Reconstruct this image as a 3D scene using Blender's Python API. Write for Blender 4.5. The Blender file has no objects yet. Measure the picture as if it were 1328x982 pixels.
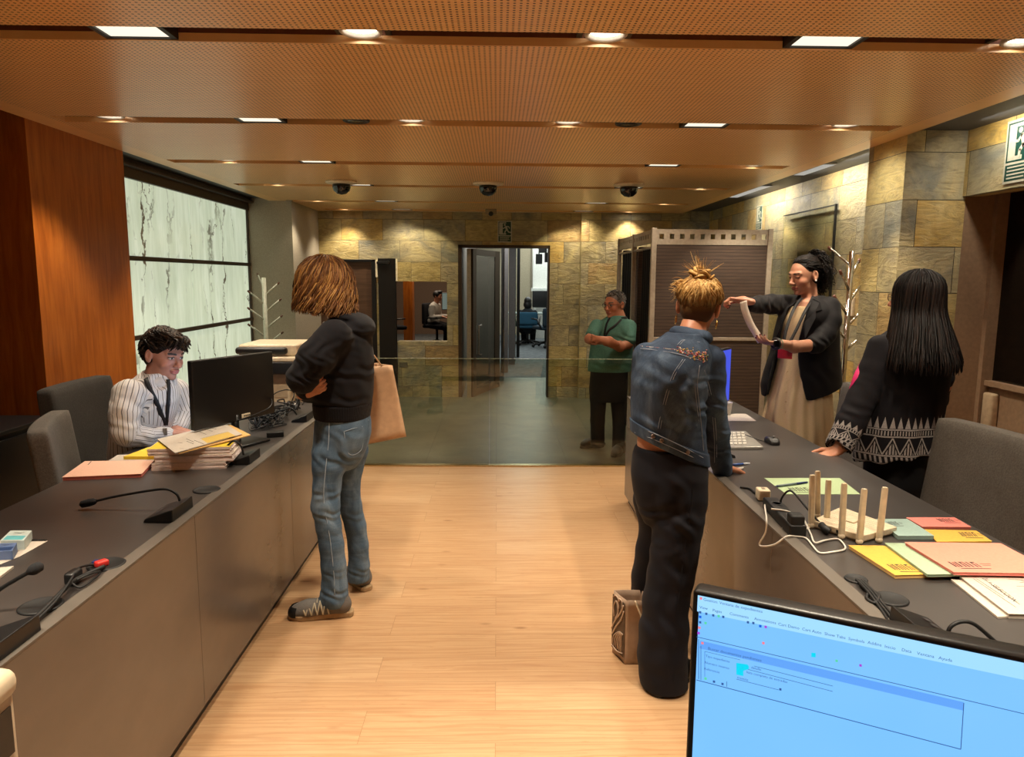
import bpy, bmesh, math, random
import numpy as np
from mathutils import Vector, Matrix, Euler
random.seed(7); rng = np.random.default_rng(7)
C = bpy.context.scene.collection
PI = math.pi
# ---------------------------------------------------------------- camera model (fitted to the perspective lines)
FPX, PITCH, YAW, ROLL = 934.35, .1385, .0214, .0069
_f = np.array([math.sin(YAW)*math.cos(PITCH), math.cos(YAW)*math.cos(PITCH), -math.sin(PITCH)])
_r = np.array([math.cos(YAW), -math.sin(YAW), 0.]); _u = np.cross(_r, _f)
_r, _u = math.cos(ROLL)*_r+math.sin(ROLL)*_u, math.cos(ROLL)*_u-math.sin(ROLL)*_r
CAM = np.array([0, 0, 1.6])
def at(px, py, ax, v):
    "world point where the sight line through a pixel meets the plane x, y or z = v"
    d = (px-664)/FPX*_r-(py-491)/FPX*_u+_f; i = 'xyz'.index(ax)
    return CAM+d*(v-CAM[i])/d[i]
def W(px, py, Y): return at(px, py, 'y', Y)
cd = bpy.data.cameras.new('camera'); cam = bpy.data.objects.new('camera', cd); C.objects.link(cam)
cam.matrix_world = Matrix(((_r[0], _u[0], -_f[0], CAM[0]), (_r[1], _u[1], -_f[1], CAM[1]), (_r[2], _u[2], -_f[2], CAM[2]), (0, 0, 0, 1)))
cd.sensor_width = 36; cd.lens = FPX/1328*36; cd.clip_start = .05; cd.clip_end = 200
bpy.context.scene.camera = cam
# ---------------------------------------------------------------- materials
def hexc(h):
    v = [int(h[i:i+2], 16)/255 for i in (0, 2, 4)]
    return tuple(x/12.92 if x <= .04045 else ((x+.055)/1.055)**2.4 for x in v)+(1.,)
def col(c): return hexc(c) if isinstance(c, str) else (tuple(c)+(1.,))[:4]
class G:
    def __init__(s, name, base='808080', rough=.5, metal=0., spec=.5, **kw):
        s.m = bpy.data.materials.new(name); s.m.use_nodes = True; s.nt = s.m.node_tree
        s.b = s.nt.nodes['Principled BSDF']; s.out = s.nt.nodes['Material Output']
        s.b.inputs['Base Color'].default_value = col(base); s.b.inputs['Roughness'].default_value = rough
        s.b.inputs['Metallic'].default_value = metal; s.b.inputs['Specular IOR Level'].default_value = spec
        for k, v in kw.items(): s.b.inputs[k.replace('_', ' ')].default_value = v
    def n(s, t, ins=None, **props):
        nd = s.nt.nodes.new('ShaderNode'+t)
        for k, v in props.items(): setattr(nd, k, v)
        for k, v in (ins or {}).items(): s.put(nd.inputs[k], v)
        return nd
    def put(s, sock, v):
        if isinstance(v, bpy.types.NodeSocket): s.nt.links.new(v, sock)
        elif isinstance(v, str): sock.default_value = hexc(v)
        else: sock.default_value = v
    def co(s, which='Object'): return s.n('TexCoord').outputs[which]
    def mp(s, v, sc=(1, 1, 1), loc=(0, 0, 0), rot=(0, 0, 0)): return s.n('Mapping', {'Vector': v, 'Scale': sc, 'Location': loc, 'Rotation': rot}).outputs[0]
    def noise(s, v, scale=5, det=3, rough=.5, dist=0): return s.n('TexNoise', {'Vector': v, 'Scale': scale, 'Detail': det, 'Roughness': rough, 'Distortion': dist}).outputs[0]
    def ma(s, op, a, b=0., c=0., clamp=False): return s.n('Math', {0: a, 1: b, 2: c}, operation=op, use_clamp=clamp).outputs[0]
    def mix(s, f, a, b, blend='MIX'):
        nd = s.n('Mix', data_type='RGBA', blend_type=blend)
        for i, v in ((0, f), (6, a), (7, b)): s.put(nd.inputs[i], v)
        return nd.outputs[2]
    def ramp(s, f, stops, interp='LINEAR'):
        nd = s.n('ValToRGB', {0: f}); r = nd.color_ramp; r.interpolation = interp
        while len(r.elements) < len(stops): r.elements.new(.5)
        for e, (p, c) in zip(r.elements, stops): e.position = p; e.color = col(c)
        return nd.outputs[0]
    def sep(s, v): return s.n('SeparateXYZ', {0: v}).outputs
    def comb(s, x, y, z=0.): return s.n('CombineXYZ', {0: x, 1: y, 2: z}).outputs[0]
    def attr(s, name): return s.n('Attribute', attribute_name=name).outputs
    def bump(s, h, strength=.3, dist=.01):
        s.put(s.b.inputs['Normal'], s.n('Bump', {'Height': h, 'Strength': strength, 'Distance': dist}).outputs[0]); return s
    def base(s, v): s.put(s.b.inputs['Base Color'], v); return s
    def rough(s, v): s.put(s.b.inputs['Roughness'], v); return s
    def emit(s, c, st): s.put(s.b.inputs['Emission Color'], c); s.b.inputs['Emission Strength'].default_value = st; return s
_mc = {}
def plain(name, base, rough=.5, metal=0., var=.12, scale=40, bump=0., spec=.5):
    "procedural plain material: a base colour with slight noise variation and grain"
    if name in _mc: return _mc[name]
    g = G(name, base, rough, metal, spec); v = g.co(); nz = g.noise(v, scale, 3)
    c = np.array(col(base)[:3]); lo = tuple(c*(1-var)); hi = tuple(np.minimum(1, c*(1+var)))
    g.base(g.ramp(nz, [(.3, lo), (.7, hi)]))
    if bump: g.bump(nz, bump, .004)
    _mc[name] = g.m; return g.m
def fabric(name, base, rough=.85, var=.15, weave=900, bump=.25, sheen=.02, base2=None):
    if name in _mc: return _mc[name]
    g = G(name, base, rough, 0, .25); v = g.co()
    nz = g.noise(v, 9, 4, .6); fine = g.noise(v, weave, 2, .7)
    c = np.array(col(base)[:3]); c2 = np.array(col(base2)[:3]) if base2 else c*(1-var)
    a = g.mix(nz, tuple(c*(1+var))+(1,), tuple(c2)+(1,))
    a = g.mix(g.ramp(fine, [(.35, (.55,)*3), (.65, (1.1,)*3)]), (0, 0, 0, 1), a, 'MIX') if False else g.mix(.5, a, g.ramp(fine, [(.3, (.35,)*3), (.7, (1,)*3)]), 'MULTIPLY')
    g.base(a); g.bump(fine, bump, .002)
    g.b.inputs['Sheen Weight'].default_value = sheen*.25; g.b.inputs['Sheen Roughness'].default_value = .6
    _mc[name] = g.m; return g.m
def emis(name, color, st):
    if name in _mc: return _mc[name]
    g = G(name, '101010', .4); g.emit(col(color), st); _mc[name] = g.m; return g.m
# ---------------------------------------------------------------- objects
def wloc(o):
    v = Vector((0, 0, 0))
    while o is not None: v += o.location; o = o.parent
    return v
def tag(o, label=None, cat=None, group=None, kind=None):
    for k, v in (('label', label), ('category', cat), ('group', group), ('kind', kind)):
        if v: o[k] = v
    return o
def thing(name, label, cat, loc=(0, 0, 0), group=None, rz=0):
    o = bpy.data.objects.new(name, None); C.objects.link(o); o.location = loc; o.empty_display_size = .1
    o.rotation_euler.z = rz
    return tag(o, label, cat, group)
def link(name, me, m, parent=None, smooth=False, bev=0., seg=2):
    o = bpy.data.objects.new(name, me); C.objects.link(o)
    if m is not None:
        for x in (m if isinstance(m, (list, tuple)) else [m]): me.materials.append(x)
    if parent is not None: o.parent = parent
    if smooth: me.polygons.foreach_set('use_smooth', [True]*len(me.polygons))
    if bev:
        b = o.modifiers.new('bevel', 'BEVEL'); b.width = bev; b.segments = seg; b.limit_method = 'ANGLE'; b.angle_limit = .6
        me.polygons.foreach_set('use_smooth', [True]*len(me.polygons)); b.harden_normals = True
    return o
def _fr(d):
    d = np.asarray(d, float); d = d/np.linalg.norm(d)
    a = np.array([0, 0, 1.]) if abs(d[2]) < .9 else np.array([1., 0, 0])
    x = np.cross(a, d); x /= np.linalg.norm(x); return x, np.cross(d, x), d
def rotz(a): return np.array([[math.cos(a), -math.sin(a), 0], [math.sin(a), math.cos(a), 0], [0, 0, 1.]])
def rot(ax, a): return np.array(Matrix.Rotation(a, 3, Vector(ax) if not isinstance(ax, str) else ax))
class MB:
    "collects shapes into one mesh; build() links them as ONE object"
    def __init__(s, off=(0, 0, 0)): s.v = []; s.f = []; s.mi = []; s.off = np.array(off, float); s.cur = 0
    def add(s, vs, fs):
        k = len(s.v); s.v += [tuple(np.asarray(p, float)+s.off) for p in vs]; s.f += [tuple(i+k for i in f) for f in fs]; s.mi += [s.cur]*len(fs); return s
    def mat(s, i): s.cur = i; return s
    def box(s, lo, hi, R=None, c=None):
        lo = np.array(lo, float); hi = np.array(hi, float)
        vs = [np.array([(lo, hi)[i & 1][0], (lo, hi)[i >> 1 & 1][1], (lo, hi)[i >> 2 & 1][2]]) for i in range(8)]
        if R is not None:
            c = (lo+hi)/2 if c is None else np.array(c); vs = [c+R@(p-c) for p in vs]
        return s.add(vs, [(0, 2, 3, 1), (4, 5, 7, 6), (0, 1, 5, 4), (2, 6, 7, 3), (0, 4, 6, 2), (1, 3, 7, 5)])
    def cbox(s, c, size, R=None):
        c = np.array(c, float); h = np.array(size)/2; return s.box(c-h, c+h, R)
    def quad(s, *p): return s.add(p, [tuple(range(len(p)))])
    def tube(s, path, r, n=10, caps=True):
        P = np.array(path, float); m = len(P); rr = np.broadcast_to(np.asarray(r, float), (m,))
        T = np.gradient(P, axis=0); T /= np.maximum(np.linalg.norm(T, axis=1, keepdims=True), 1e-9)
        x, y, _ = _fr(T[0]); vs = []
        for i in range(m):
            x = x-T[i]*(x@T[i]); x /= np.linalg.norm(x); y = np.cross(T[i], x)
            vs += [P[i]+rr[i]*(math.cos(2*PI*j/n)*x+math.sin(2*PI*j/n)*y) for j in range(n)]
        fs = [(i*n+j, i*n+(j+1) % n, (i+1)*n+(j+1) % n, (i+1)*n+j) for i in range(m-1) for j in range(n)]
        if caps: fs += [tuple(range(n))[::-1], tuple((m-1)*n+j for j in range(n))]
        return s.add(vs, fs)
    def cyl(s, a, b, r, r2=None, n=24): return s.tube([a, b], [r, r if r2 is None else r2], n)
    def lathe(s, c, prof, n=32, ax=(0, 0, 1)):
        "prof: (radius, height) pairs turned around ax through c"
        x, y, d = _fr(ax); c = np.array(c, float); vs = []; m = len(prof)
        for r, h in prof: vs += [c+d*h+max(r, 1e-5)*(math.cos(2*PI*j/n)*x+math.sin(2*PI*j/n)*y) for j in range(n)]
        fs = [(i*n+j, i*n+(j+1) % n, (i+1)*n+(j+1) % n, (i+1)*n+j) for i in range(m-1) for j in range(n)]
        fs += [tuple(range(n))[::-1], tuple((m-1)*n+j for j in range(n))]
        return s.add(vs, fs)
    def prism(s, poly, lo, hi, fn=lambda u, v, w: (u, v, w)):
        "2-D outline extruded from lo to hi; fn places (u, v, w)"
        n = len(poly); vs = [fn(u, v, lo) for u, v in poly]+[fn(u, v, hi) for u, v in poly]
        return s.add(vs, [tuple(range(n))[::-1], tuple(range(n, 2*n))]+[(i, (i+1) % n, n+(i+1) % n, n+i) for i in range(n)])
    def grid(s, fn, nu, nv):
        vs = [fn(i/nu, j/nv) for i in range(nu+1) for j in range(nv+1)]
        return s.add(vs, [(i*(nv+1)+j, (i+1)*(nv+1)+j, (i+1)*(nv+1)+j+1, i*(nv+1)+j+1) for i in range(nu) for j in range(nv)])
    def sphere(s, c, r, n=16, m=10, R=None):
        r = np.broadcast_to(np.array(r, float), (3,)); c = np.array(c, float); R = np.eye(3) if R is None else R
        prof = [(math.sin(PI*i/m), -math.cos(PI*i/m)) for i in range(m+1)]; vs = []
        for a, h in prof: vs += [c+R@(r*np.array([max(a, 1e-4)*math.cos(2*PI*j/n), max(a, 1e-4)*math.sin(2*PI*j/n), h])) for j in range(n)]
        return s.add(vs, [(i*n+j, i*n+(j+1) % n, (i+1)*n+(j+1) % n, (i+1)*n+j) for i in range(m) for j in range(n)])
    def rbox(s, c, size, r, R=None, seg=4, e=None):
        "rounded box (all edges), c centre"
        c = np.array(c, float); h = np.array(size, float)/2; r = min(r, *(h*.999)); R = np.eye(3) if R is None else R
        bm = bmesh.new(); bmesh.ops.create_cube(bm, size=1)
        for v in bm.verts: v.co = Vector(np.array(v.co)*2*h)
        bmesh.ops.bevel(bm, geom=bm.edges[:]+bm.verts[:], offset=r, segments=seg, affect='EDGES', profile=.5)
        bm.verts.index_update()
        s.add([c+R@np.array(v.co) for v in bm.verts], [tuple(v.index for v in f.verts) for f in bm.faces]); bm.free(); return s
    def build(s, name, m, parent=None, smooth=False, bev=0., seg=2, fix=True):
        me = bpy.data.meshes.new(name); o = wloc(parent) if parent is not None else Vector((0, 0, 0))
        me.from_pydata([tuple(np.array(p)-np.array(o)) for p in s.v], [], s.f)
        me.polygons.foreach_set('material_index', s.mi); me.update()
        if fix:
            bm = bmesh.new(); bm.from_mesh(me); bmesh.ops.recalc_face_normals(bm, faces=bm.faces); bm.to_mesh(me); bm.free()
        return link(name, me, m, parent, smooth, bev, seg)
def kids(o): return [c for c in bpy.data.objects if c.parent is o]
def copy_tree(o, parent=None, loc=None, rz=None):
    c = o.copy(); C.objects.link(c)
    if parent is not None: c.parent = parent
    if loc is not None: c.location = loc
    if rz is not None: c.rotation_euler.z = rz
    for ch in kids(o): copy_tree(ch, c)
    return c
def struct(name, mb, m, **k):
    o = mb.build(name, m, **k); o['kind'] = 'structure'; return o
def bez(pts, n=24):
    "smooth curve through points (Catmull-Rom)"
    P = np.array(pts, float); P = np.vstack([2*P[0]-P[1], P, 2*P[-1]-P[-2]]); out = []
    m = len(P)-3
    for i in range(m):
        p0, p1, p2, p3 = P[i:i+4]
        for t in np.linspace(0, 1, max(2, n//m), endpoint=False):
            out.append(.5*((2*p1)+(-p0+p2)*t+(2*p0-5*p1+4*p2-p3)*t*t+(-p0+3*p1-3*p2+p3)*t**3))
    out.append(P[-2]); return np.array(out)
_tx = {}
def text_mesh(txt, size, align='LEFT'):
    k = (txt, size, align)
    if k not in _tx:
        cu = bpy.data.curves.new('lettering', 'FONT'); cu.body = txt; cu.size = size; cu.align_x = align; cu.resolution_u = 2
        o = bpy.data.objects.new('lettering', cu); C.objects.link(o)
        dg = bpy.context.evaluated_depsgraph_get(); me = bpy.data.meshes.new_from_object(o.evaluated_get(dg))
        v = [tuple(p.co) for p in me.vertices]; f = [tuple(p.vertices) for p in me.polygons]
        bpy.data.objects.remove(o); bpy.data.curves.remove(cu); bpy.data.meshes.remove(me); _tx[k] = (v, f)
    return _tx[k]
def text(mb, txt, size, o, ux, uy, align='LEFT'):
    "lettering laid flat at o along ux/uy"
    v, f = text_mesh(txt, size, align); o = np.array(o, float); ux = np.array(ux, float); uy = np.array(uy, float)
    return mb.add([o+ux*p[0]+uy*p[1] for p in v], f)
# ================================================================ setting
XL, XR, ZC, YB = -2.59, 2.41, 2.45, 9.65
XW = 2.77
SLOTS = [-.25, 1.20, 2.655, 4.094, 5.541, 6.90, 8.33, 9.33]
# ---- materials of the setting
def m_floor():
    g = G('pine_laminate', 'd9a874', .36, 0, .4); v = g.co()
    br = g.n('TexBrick', {'Vector': v, 'Color1': (0, 0, 0, 1), 'Color2': (1, 1, 1, 1), 'Mortar': (.5, .5, .5, 1), 'Scale': 1., 'Mortar Size': .0008, 'Mortar Smooth': .1, 'Bias': 0., 'Brick Width': 1.29, 'Row Height': .192}, offset=.37, offset_frequency=2)
    r = br.outputs['Color']; mort = br.outputs['Fac']
    ro = g.n('VectorMath', {0: v, 1: g.comb(g.ma('MULTIPLY', r, 13.7), g.ma('MULTIPLY', r, 7.3), 0.)}, operation='ADD').outputs[0]
    grain = g.noise(g.mp(ro, (1.1, 17, 1)), 1.8, 5, .62, 1.2)
    rings = g.n('TexWave', {'Vector': g.mp(ro, (.5, 5., 1)), 'Scale': 2.2, 'Distortion': 11., 'Detail': 2., 'Detail Scale': 1.2}, wave_type='BANDS', bands_direction='Y').outputs['Fac']
    kn = g.n('TexVoronoi', {'Vector': g.mp(ro, (2.2, 6.2, 1)), 'Scale': 1.}).outputs['Distance']
    knot = g.ramp(kn, [(.025, (1,)*3), (.09, (0,)*3)])
    base = g.ramp(grain, [(.25, 'b08763'), (.5, 'bd9770'), (.75, 'c6a27c')])
    base = g.mix(g.ramp(rings, [(.0, (.5,)*3), (.3, (0,)*3)]), base, hexc('a87c54'))
    base = g.mix(g.ma('MULTIPLY', knot, .7), base, hexc('7d5330'))
    fl = g.noise(g.mp(ro, (7., 60, 1)), 2., 3, .6); base = g.mix(g.ramp(fl, [(.62, (0,)*3), (.72, (.55,)*3)]), base, hexc('9a7048'))
    base = g.mix(g.ma('MULTIPLY', g.ma('SUBTRACT', r, .5), .3), base, hexc('e2c6a0'))
    base = g.mix(mort, base, hexc('8f6c48'))
    g.base(base); g.rough(g.ramp(grain, [(.2, (.42,)*3), (.8, (.3,)*3)])); g.bump(g.ma('SUBTRACT', grain, mort), .08, .003); return g.m
def m_tile():
    g = G('grey_stone_tile', '6c6a5c', .42, 0, .45); v = g.co()
    br = g.n('TexBrick', {'Vector': v, 'Color1': (0, 0, 0, 1), 'Color2': (1, 1, 1, 1), 'Mortar': (.5,)*3+(1,), 'Scale': 1., 'Mortar Size': .003, 'Brick Width': .62, 'Row Height': .62}, offset=.0)
    nz = g.noise(v, 3, 6, .65, .6)
    b = g.ramp(nz, [(.3, '4a493f'), (.5, '5c5b4d'), (.7, '6e6b5b')])
    b = g.mix(g.ma('MULTIPLY', br.outputs['Color'], .25), b, hexc('4d4d45')); b = g.mix(br.outputs['Fac'], b, hexc('3a3a34'))
    g.base(b); g.bump(nz, .06, .005); return g.m
def m_ceil():
    g = G('perforated_wood_ceiling', 'b5753c', .3, 0, .45); v = g.co(); s = g.sep(v)
    def fr(x, o=0.): return g.ma('SUBTRACT', g.ma('FRACT', g.ma('ADD', g.ma('DIVIDE', x, .0205), o)), .5)
    row = g.ma('FLOOR', g.ma('DIVIDE', s[1], .0205))
    dx = fr(s[0]); dy = fr(s[1])
    d = g.ma('SQRT', g.ma('ADD', g.ma('MULTIPLY', dx, dx), g.ma('MULTIPLY', dy, dy)))
    hole = g.ma('LESS_THAN', d, .225)
    edge = g.ma('LESS_THAN', g.ma('ABSOLUTE', g.ma('SUBTRACT', s[0], -.09)), 2.36)
    hole = g.ma('MULTIPLY', g.ma('MULTIPLY', hole, edge), g.ma('LESS_THAN', g.sep(g.n('NewGeometry').outputs['Normal'])[2], -.5))
    grain = g.noise(g.mp(v, (1.3, 22, 1)), 3, 4, .6, .3)
    b = g.ramp(grain, [(.3, 'ecb87a'), (.55, 'f2c284'), (.75, 'f5cb92')])
    b = g.mix(hole, b, hexc('46260e')); g.base(b)
    g.bump(g.ma('MULTIPLY', hole, -1.), .12, .003); return g.m
def m_stone():
    g = G('slate_cladding', '8a7a50', .5, 0, .5); v = g.co(); s = g.sep(v)
    nrm = g.n('NewGeometry').outputs['Normal']; ns = g.sep(nrm)
    isx = g.ma('GREATER_THAN', g.ma('ABSOLUTE', ns[0]), .7)
    u = g.ma('ADD', g.ma('MULTIPLY', s[0], g.ma('SUBTRACT', 1., isx)), g.ma('MULTIPLY', g.ma('ADD', s[1], .13), isx))
    p = g.comb(u, s[2], 0.)
    br = g.n('TexBrick', {'Vector': g.mp(p, (1, 1, 1), (.2, .13, 0)), 'Color1': (0, 0, 0, 1), 'Color2': (1, 1, 1, 1), 'Mortar': (.5,)*3+(1,), 'Scale': 1., 'Mortar Size': .0022, 'Mortar Smooth': .3, 'Bias': 0., 'Brick Width': .54, 'Row Height': .276}, offset=.41, offset_frequency=2, squash=.72, squash_frequency=3)
    r = br.outputs['Color']; mort = br.outputs['Fac']
    off = g.n('VectorMath', {0: v, 1: g.comb(g.ma('MULTIPLY', r, 31.), g.ma('MULTIPLY', r, 17.), g.ma('MULTIPLY', r, 23.))}, operation='ADD').outputs[0]
    n1 = g.noise(g.mp(off, (1, 1, 1), rot=(.4, .7, .5)), 2.2, 6, .62, 1.2)
    cl = g.noise(g.mp(off, (1., 1., 3.2), rot=(.6, .9, .3)), 5., 7, .68, 2.2)
    r2 = g.n('TexWhiteNoise', {'W': g.ma('MULTIPLY', r, 91.3)}, noise_dimensions='1D').outputs['Value']
    tone = g.ramp(r2, [(0, '8a8674'), (.18, 'ac965a'), (.34, '7d7662'), (.5, 'bd9846'), (.62, '9a9076'), (.75, 'a38250'), (.88, '8c8a7a'), (1, 'b09c6a')], 'CONSTANT')
    b = g.mix(g.ramp(n1, [(.35, (0,)*3), (.7, (.75,)*3)]), tone, hexc('d8c48a'))
    b = g.mix(g.ramp(cl, [(.3, (.5,)*3), (.55, (0,)*3)]), b, hexc('4f4532'))
    b = g.mix(g.ma('MULTIPLY', g.ramp(n1, [(.25, (1,)*3), (.42, (0,)*3)]), .6), b, hexc('6e7468'))
    b = g.mix(mort, b, hexc('2e281c')); g.base(b)
    g.rough(g.ramp(cl, [(.3, (.34,)*3), (.7, (.58,)*3)]))
    h = g.ma('SUBTRACT', g.ma('ADD', g.ma('MULTIPLY', cl, .9), g.ma('MULTIPLY', n1, .35)), g.ma('MULTIPLY', mort, .8))
    g.bump(h, .75, .02); return g.m
def m_wood(name, a, b_, c, rough=.28, sc=(9, 9, .8)):
    g = G(name, a, rough, 0, .45); v = g.co()
    gr = g.noise(g.mp(v, sc), 3, 6, .62, .6); big = g.noise(g.mp(v, (sc[0]*.2, sc[1]*.2, sc[2]*.4)), 3, 2)
    g.base(g.mix(g.ma('MULTIPLY', big, .45), g.ramp(gr, [(.3, a), (.5, b_), (.72, c)]), hexc(a))); g.bump(gr, .04, .003); return g.m
def m_onyx():
    g = G('backlit_onyx', 'cfd8c0', .2, 0, .5); v = g.co()
    u = g.attr('uv3')['Vector'] if False else v
    st = g.mp(u, (1, 1., .28)); cloud = g.noise(g.mp(u, (1, 3., .55)), 2.2, 6, .6, .8); fib = g.noise(g.mp(u, (1, 16, 1.4)), 2., 4, .6, .6)
    wob = g.n('TexNoise', {'Vector': u, 'Scale': 5., 'Detail': 4., 'Roughness': .6}).outputs['Color']
    p = g.n('VectorMath', {0: st, 1: g.n('VectorMath', {0: wob, 3: .22}, operation='SCALE').outputs[0]}, operation='ADD').outputs[0]
    ed = g.n('TexVoronoi', {'Vector': p, 'Scale': 1.35}, feature='DISTANCE_TO_EDGE').outputs['Distance']
    width = g.noise(u, 7., 3, .6)
    vein = g.ramp(g.ma('DIVIDE', ed, g.ma('ADD', g.ma('MULTIPLY', g.ramp(width, [(.4, (0,)*3), (.75, (1,)*3)]), .042), .004)), [(.35, (1,)*3), (1., (0,)*3)])
    msk = g.ramp(g.noise(g.mp(u, (1, 1.1, .5)), 1.5, 2), [(.43, (.0,)*3), (.51, (1,)*3)])
    ed2 = g.n('TexVoronoi', {'Vector': g.n('VectorMath', {0: p, 1: (3.3, 1.7, .4)}, operation='ADD').outputs[0], 'Scale': 3.1}, feature='DISTANCE_TO_EDGE').outputs['Distance']
    v2 = g.ma('MULTIPLY', g.ramp(g.ma('DIVIDE', ed2, .022), [(.3, (1,)*3), (1., (0,)*3)]), g.ramp(g.noise(g.mp(u, (1, 1.6, .7), (4, 2, 1)), 1.7, 2), [(.5, (.0,)*3), (.6, (.8,)*3)]))
    vein = g.ma('MAXIMUM', g.ma('MULTIPLY', vein, msk), v2)
    c = g.ramp(cloud, [(.25, 'bcc8aa'), (.5, 'ced9be'), (.75, 'e0e9d2')])
    c = g.mix(g.ramp(fib, [(.35, (.22,)*3), (.6, (0,)*3)]), c, hexc('b5c0a0'))
    c = g.mix(g.ma('MULTIPLY', vein, .93), c, hexc('3a2310'))
    g.base(g.mix(.6, c, (0, 0, 0, 1))); g.put(g.b.inputs['Emission Color'], c); g.b.inputs['Emission Strength'].default_value = ONYX; return g.m
ONYX = .72
def m_glass(name, tint, refl=.06, rough=0., rtint=(1, 1, 1, 1), ior=1.5):
    g = G(name); nt = g.nt
    tr = g.n('BsdfTransparent', {0: tint}); gl = g.n('BsdfGlossy', {'Color': rtint, 'Roughness': rough})
    lw = g.n('Fresnel', {'IOR': ior}).outputs[0]
    mx = g.n('MixShader', {0: g.ma('ADD', lw, refl, clamp=True), 1: tr.outputs[0], 2: gl.outputs[0]}); nt.links.new(mx.outputs[0], g.out.inputs[0]); return g.m
STONE = m_stone(); WOODP = m_wood('cherry_veneer', '84410f', 'a45a1c', 'bb6e28'); CEIL = m_ceil()
DARKSOF = plain('charcoal_soffit', '47484b', .6); SLOTM = plain('dark_brown_recess', '6c3c1e', .6); GREYW = plain('taupe_plaster', 'a69c8a', .75, bump=.05, scale=90)
BLACKM = plain('black_metal', '141414', .4, .2); DKBROWN = plain('dark_bronze_trim', '42342a', .45, .3); BEIGEJ = plain('beige_paint', '8a6f55', .6)
GLASS = m_glass('clear_glass', (.86, .90, .82, 1), .0); TGLASS = m_glass('tinted_glass', (.72, .76, .68, 1), .03)
ALU = plain('brushed_aluminium', '9c948a', .38, .75, .06)
def holed(mb, ax, t0, t1, u0, u1, z0, z1, holes):
    us = sorted({u0, u1, *[h for q in holes for h in q[:2]]}); zs = sorted({z0, z1, *[h for q in holes for h in q[2:]]})
    for a, b in zip(us, us[1:]):
        for c, d in zip(zs, zs[1:]):
            if any(q[0] <= (a+b)/2 <= q[1] and q[2] <= (c+d)/2 <= q[3] for q in holes): continue
            if ax == 'y': mb.box((a, t0, c), (b, t1, d))
            else: mb.box((t0, a, c), (t1, b, d))
    return mb
# ---- floors
struct('floor', MB().box((-3.7, -2.5, -.1), (3.7, 6.03, 0)), m_floor())
struct('floor_tile', MB().box((-3.7, 6.03, -.1), (3.7, 11.6, 0)), m_tile())
def m_carpet():
    g = G('office_carpet', '55595a', .9); v = g.co(); nz = g.noise(g.mp(v, (2, .8, 1)), 5, 5, .7)
    g.base(g.ramp(nz, [(.3, '4a4f51'), (.7, '6f7577')])); return g.m
struct('floor_office', MB().box((-4, 11.6, -.1), (4.5, 20.6, 0)), m_carpet())
tag(MB().box((-1.2, 6.005, 0), (1.18, 6.06, .012)).build('threshold_strip', plain('brass_strip', 'b8a070', .3, .9)), 'metal strip where the wood floor meets the grey tiles', 'trim', kind='structure')
# ---- ceiling: boards between transverse slots
SX = {-.25: (-2.4, 2.3), 1.20: (-2.4, 2.3), 2.655: (-2.45, 2.3), 4.094: (-2.42, 2.24), 5.541: (-2.45, 2.2), 6.90: (-2.45, 2.2), 8.33: (-2.4, 2.2), 9.33: (-2.2, 2.1)}
cb = MB(); sw = .15; y = -2.5
for sy in SLOTS:
    a, b = SX[sy]
    cb.box((XL, y, ZC), (XR, sy, ZC+.03)); cb.box((XL, sy, ZC), (a, sy+sw, ZC+.03)); cb.box((b, sy, ZC), (XR, sy+sw, ZC+.03)); y = sy+sw
cb.box((XL, y, ZC), (XR, YB, ZC+.03)); struct('ceiling', cb, CEIL)
for i, sy in enumerate(SLOTS):
    a, b = SX[sy]; t = MB()
    t.box((a, sy-.004, ZC+.031), (b, sy, ZC+.10)).box((a, sy+sw, ZC+.031), (b, sy+sw+.004, ZC+.10)).box((a, sy-.004, ZC+.10), (b, sy+sw+.004, ZC+.104)).box((a-.004, sy, ZC+.031), (a, sy+sw, ZC+.1)).box((b, sy, ZC+.031), (b+.004, sy+sw, ZC+.1))
    struct('ceiling_slot', t, SLOTM)
struct('ceiling_soffit', MB().box((XR, -2.5, ZC+.028), (XW+.35, YB+.1, ZC+.06)).box((XL-.9, 5.0, ZC+.028), (XL, YB+.1, ZC+.06)).box((-3.7, -2.5, 2.75), (XL, 5.0, 2.8)).box((XL-.02, -2.5, ZC+.03), (XL, 5.0, 2.8)).box((XL-1.11, -2.5, 2.7), (XL-1.1, 5, 2.8)), DARKSOF)
# ---- left side
struct('pillar_wood', MB().box((-3.7, 4.155, 0), (XL, 5.2, 2.75)), WOODP)
struct('wall_left_near', MB().box((-3.75, -2.5, 0), (-3.65, 4.155, 2.8)), m_wood('brown_veneer', '4a2614', '5c301a', '6b3a20'))
struct('wall_left_core', MB().box((-3.05, 5.2, 0), (-2.95, 8.42, ZC+.03)), plain('black_board', '101010'))
struct('wall_left_end', MB().box((-3.0, 8.42, 0), (-2.337, YB, ZC+.03)), GREYW)
ONYXM = m_onyx()
for zi, z in enumerate((1.745, 1.125, .505)):
    for k, (a, b) in enumerate(((5.2, 6.87), (6.876, 8.41))):
        o = MB((0, a, z)).box((-2.9, 0, 0), (-2.85, b-a, .595)).build('onyx_panel', ONYXM)
        o.location = (0, 0, 0)
        tag(o, ('upper', 'middle', 'lowest')[zi]+' glowing veined onyx panel '+('beside the wood-clad pillar' if k == 0 else 'beside the taupe wall end'), 'wall panel', 'backlit onyx wall panels')
t = MB()
for z in (1.715, 1.095, .475): t.box((-2.9, 5.2, z), (-2.82, 8.42, z+.036))
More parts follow.
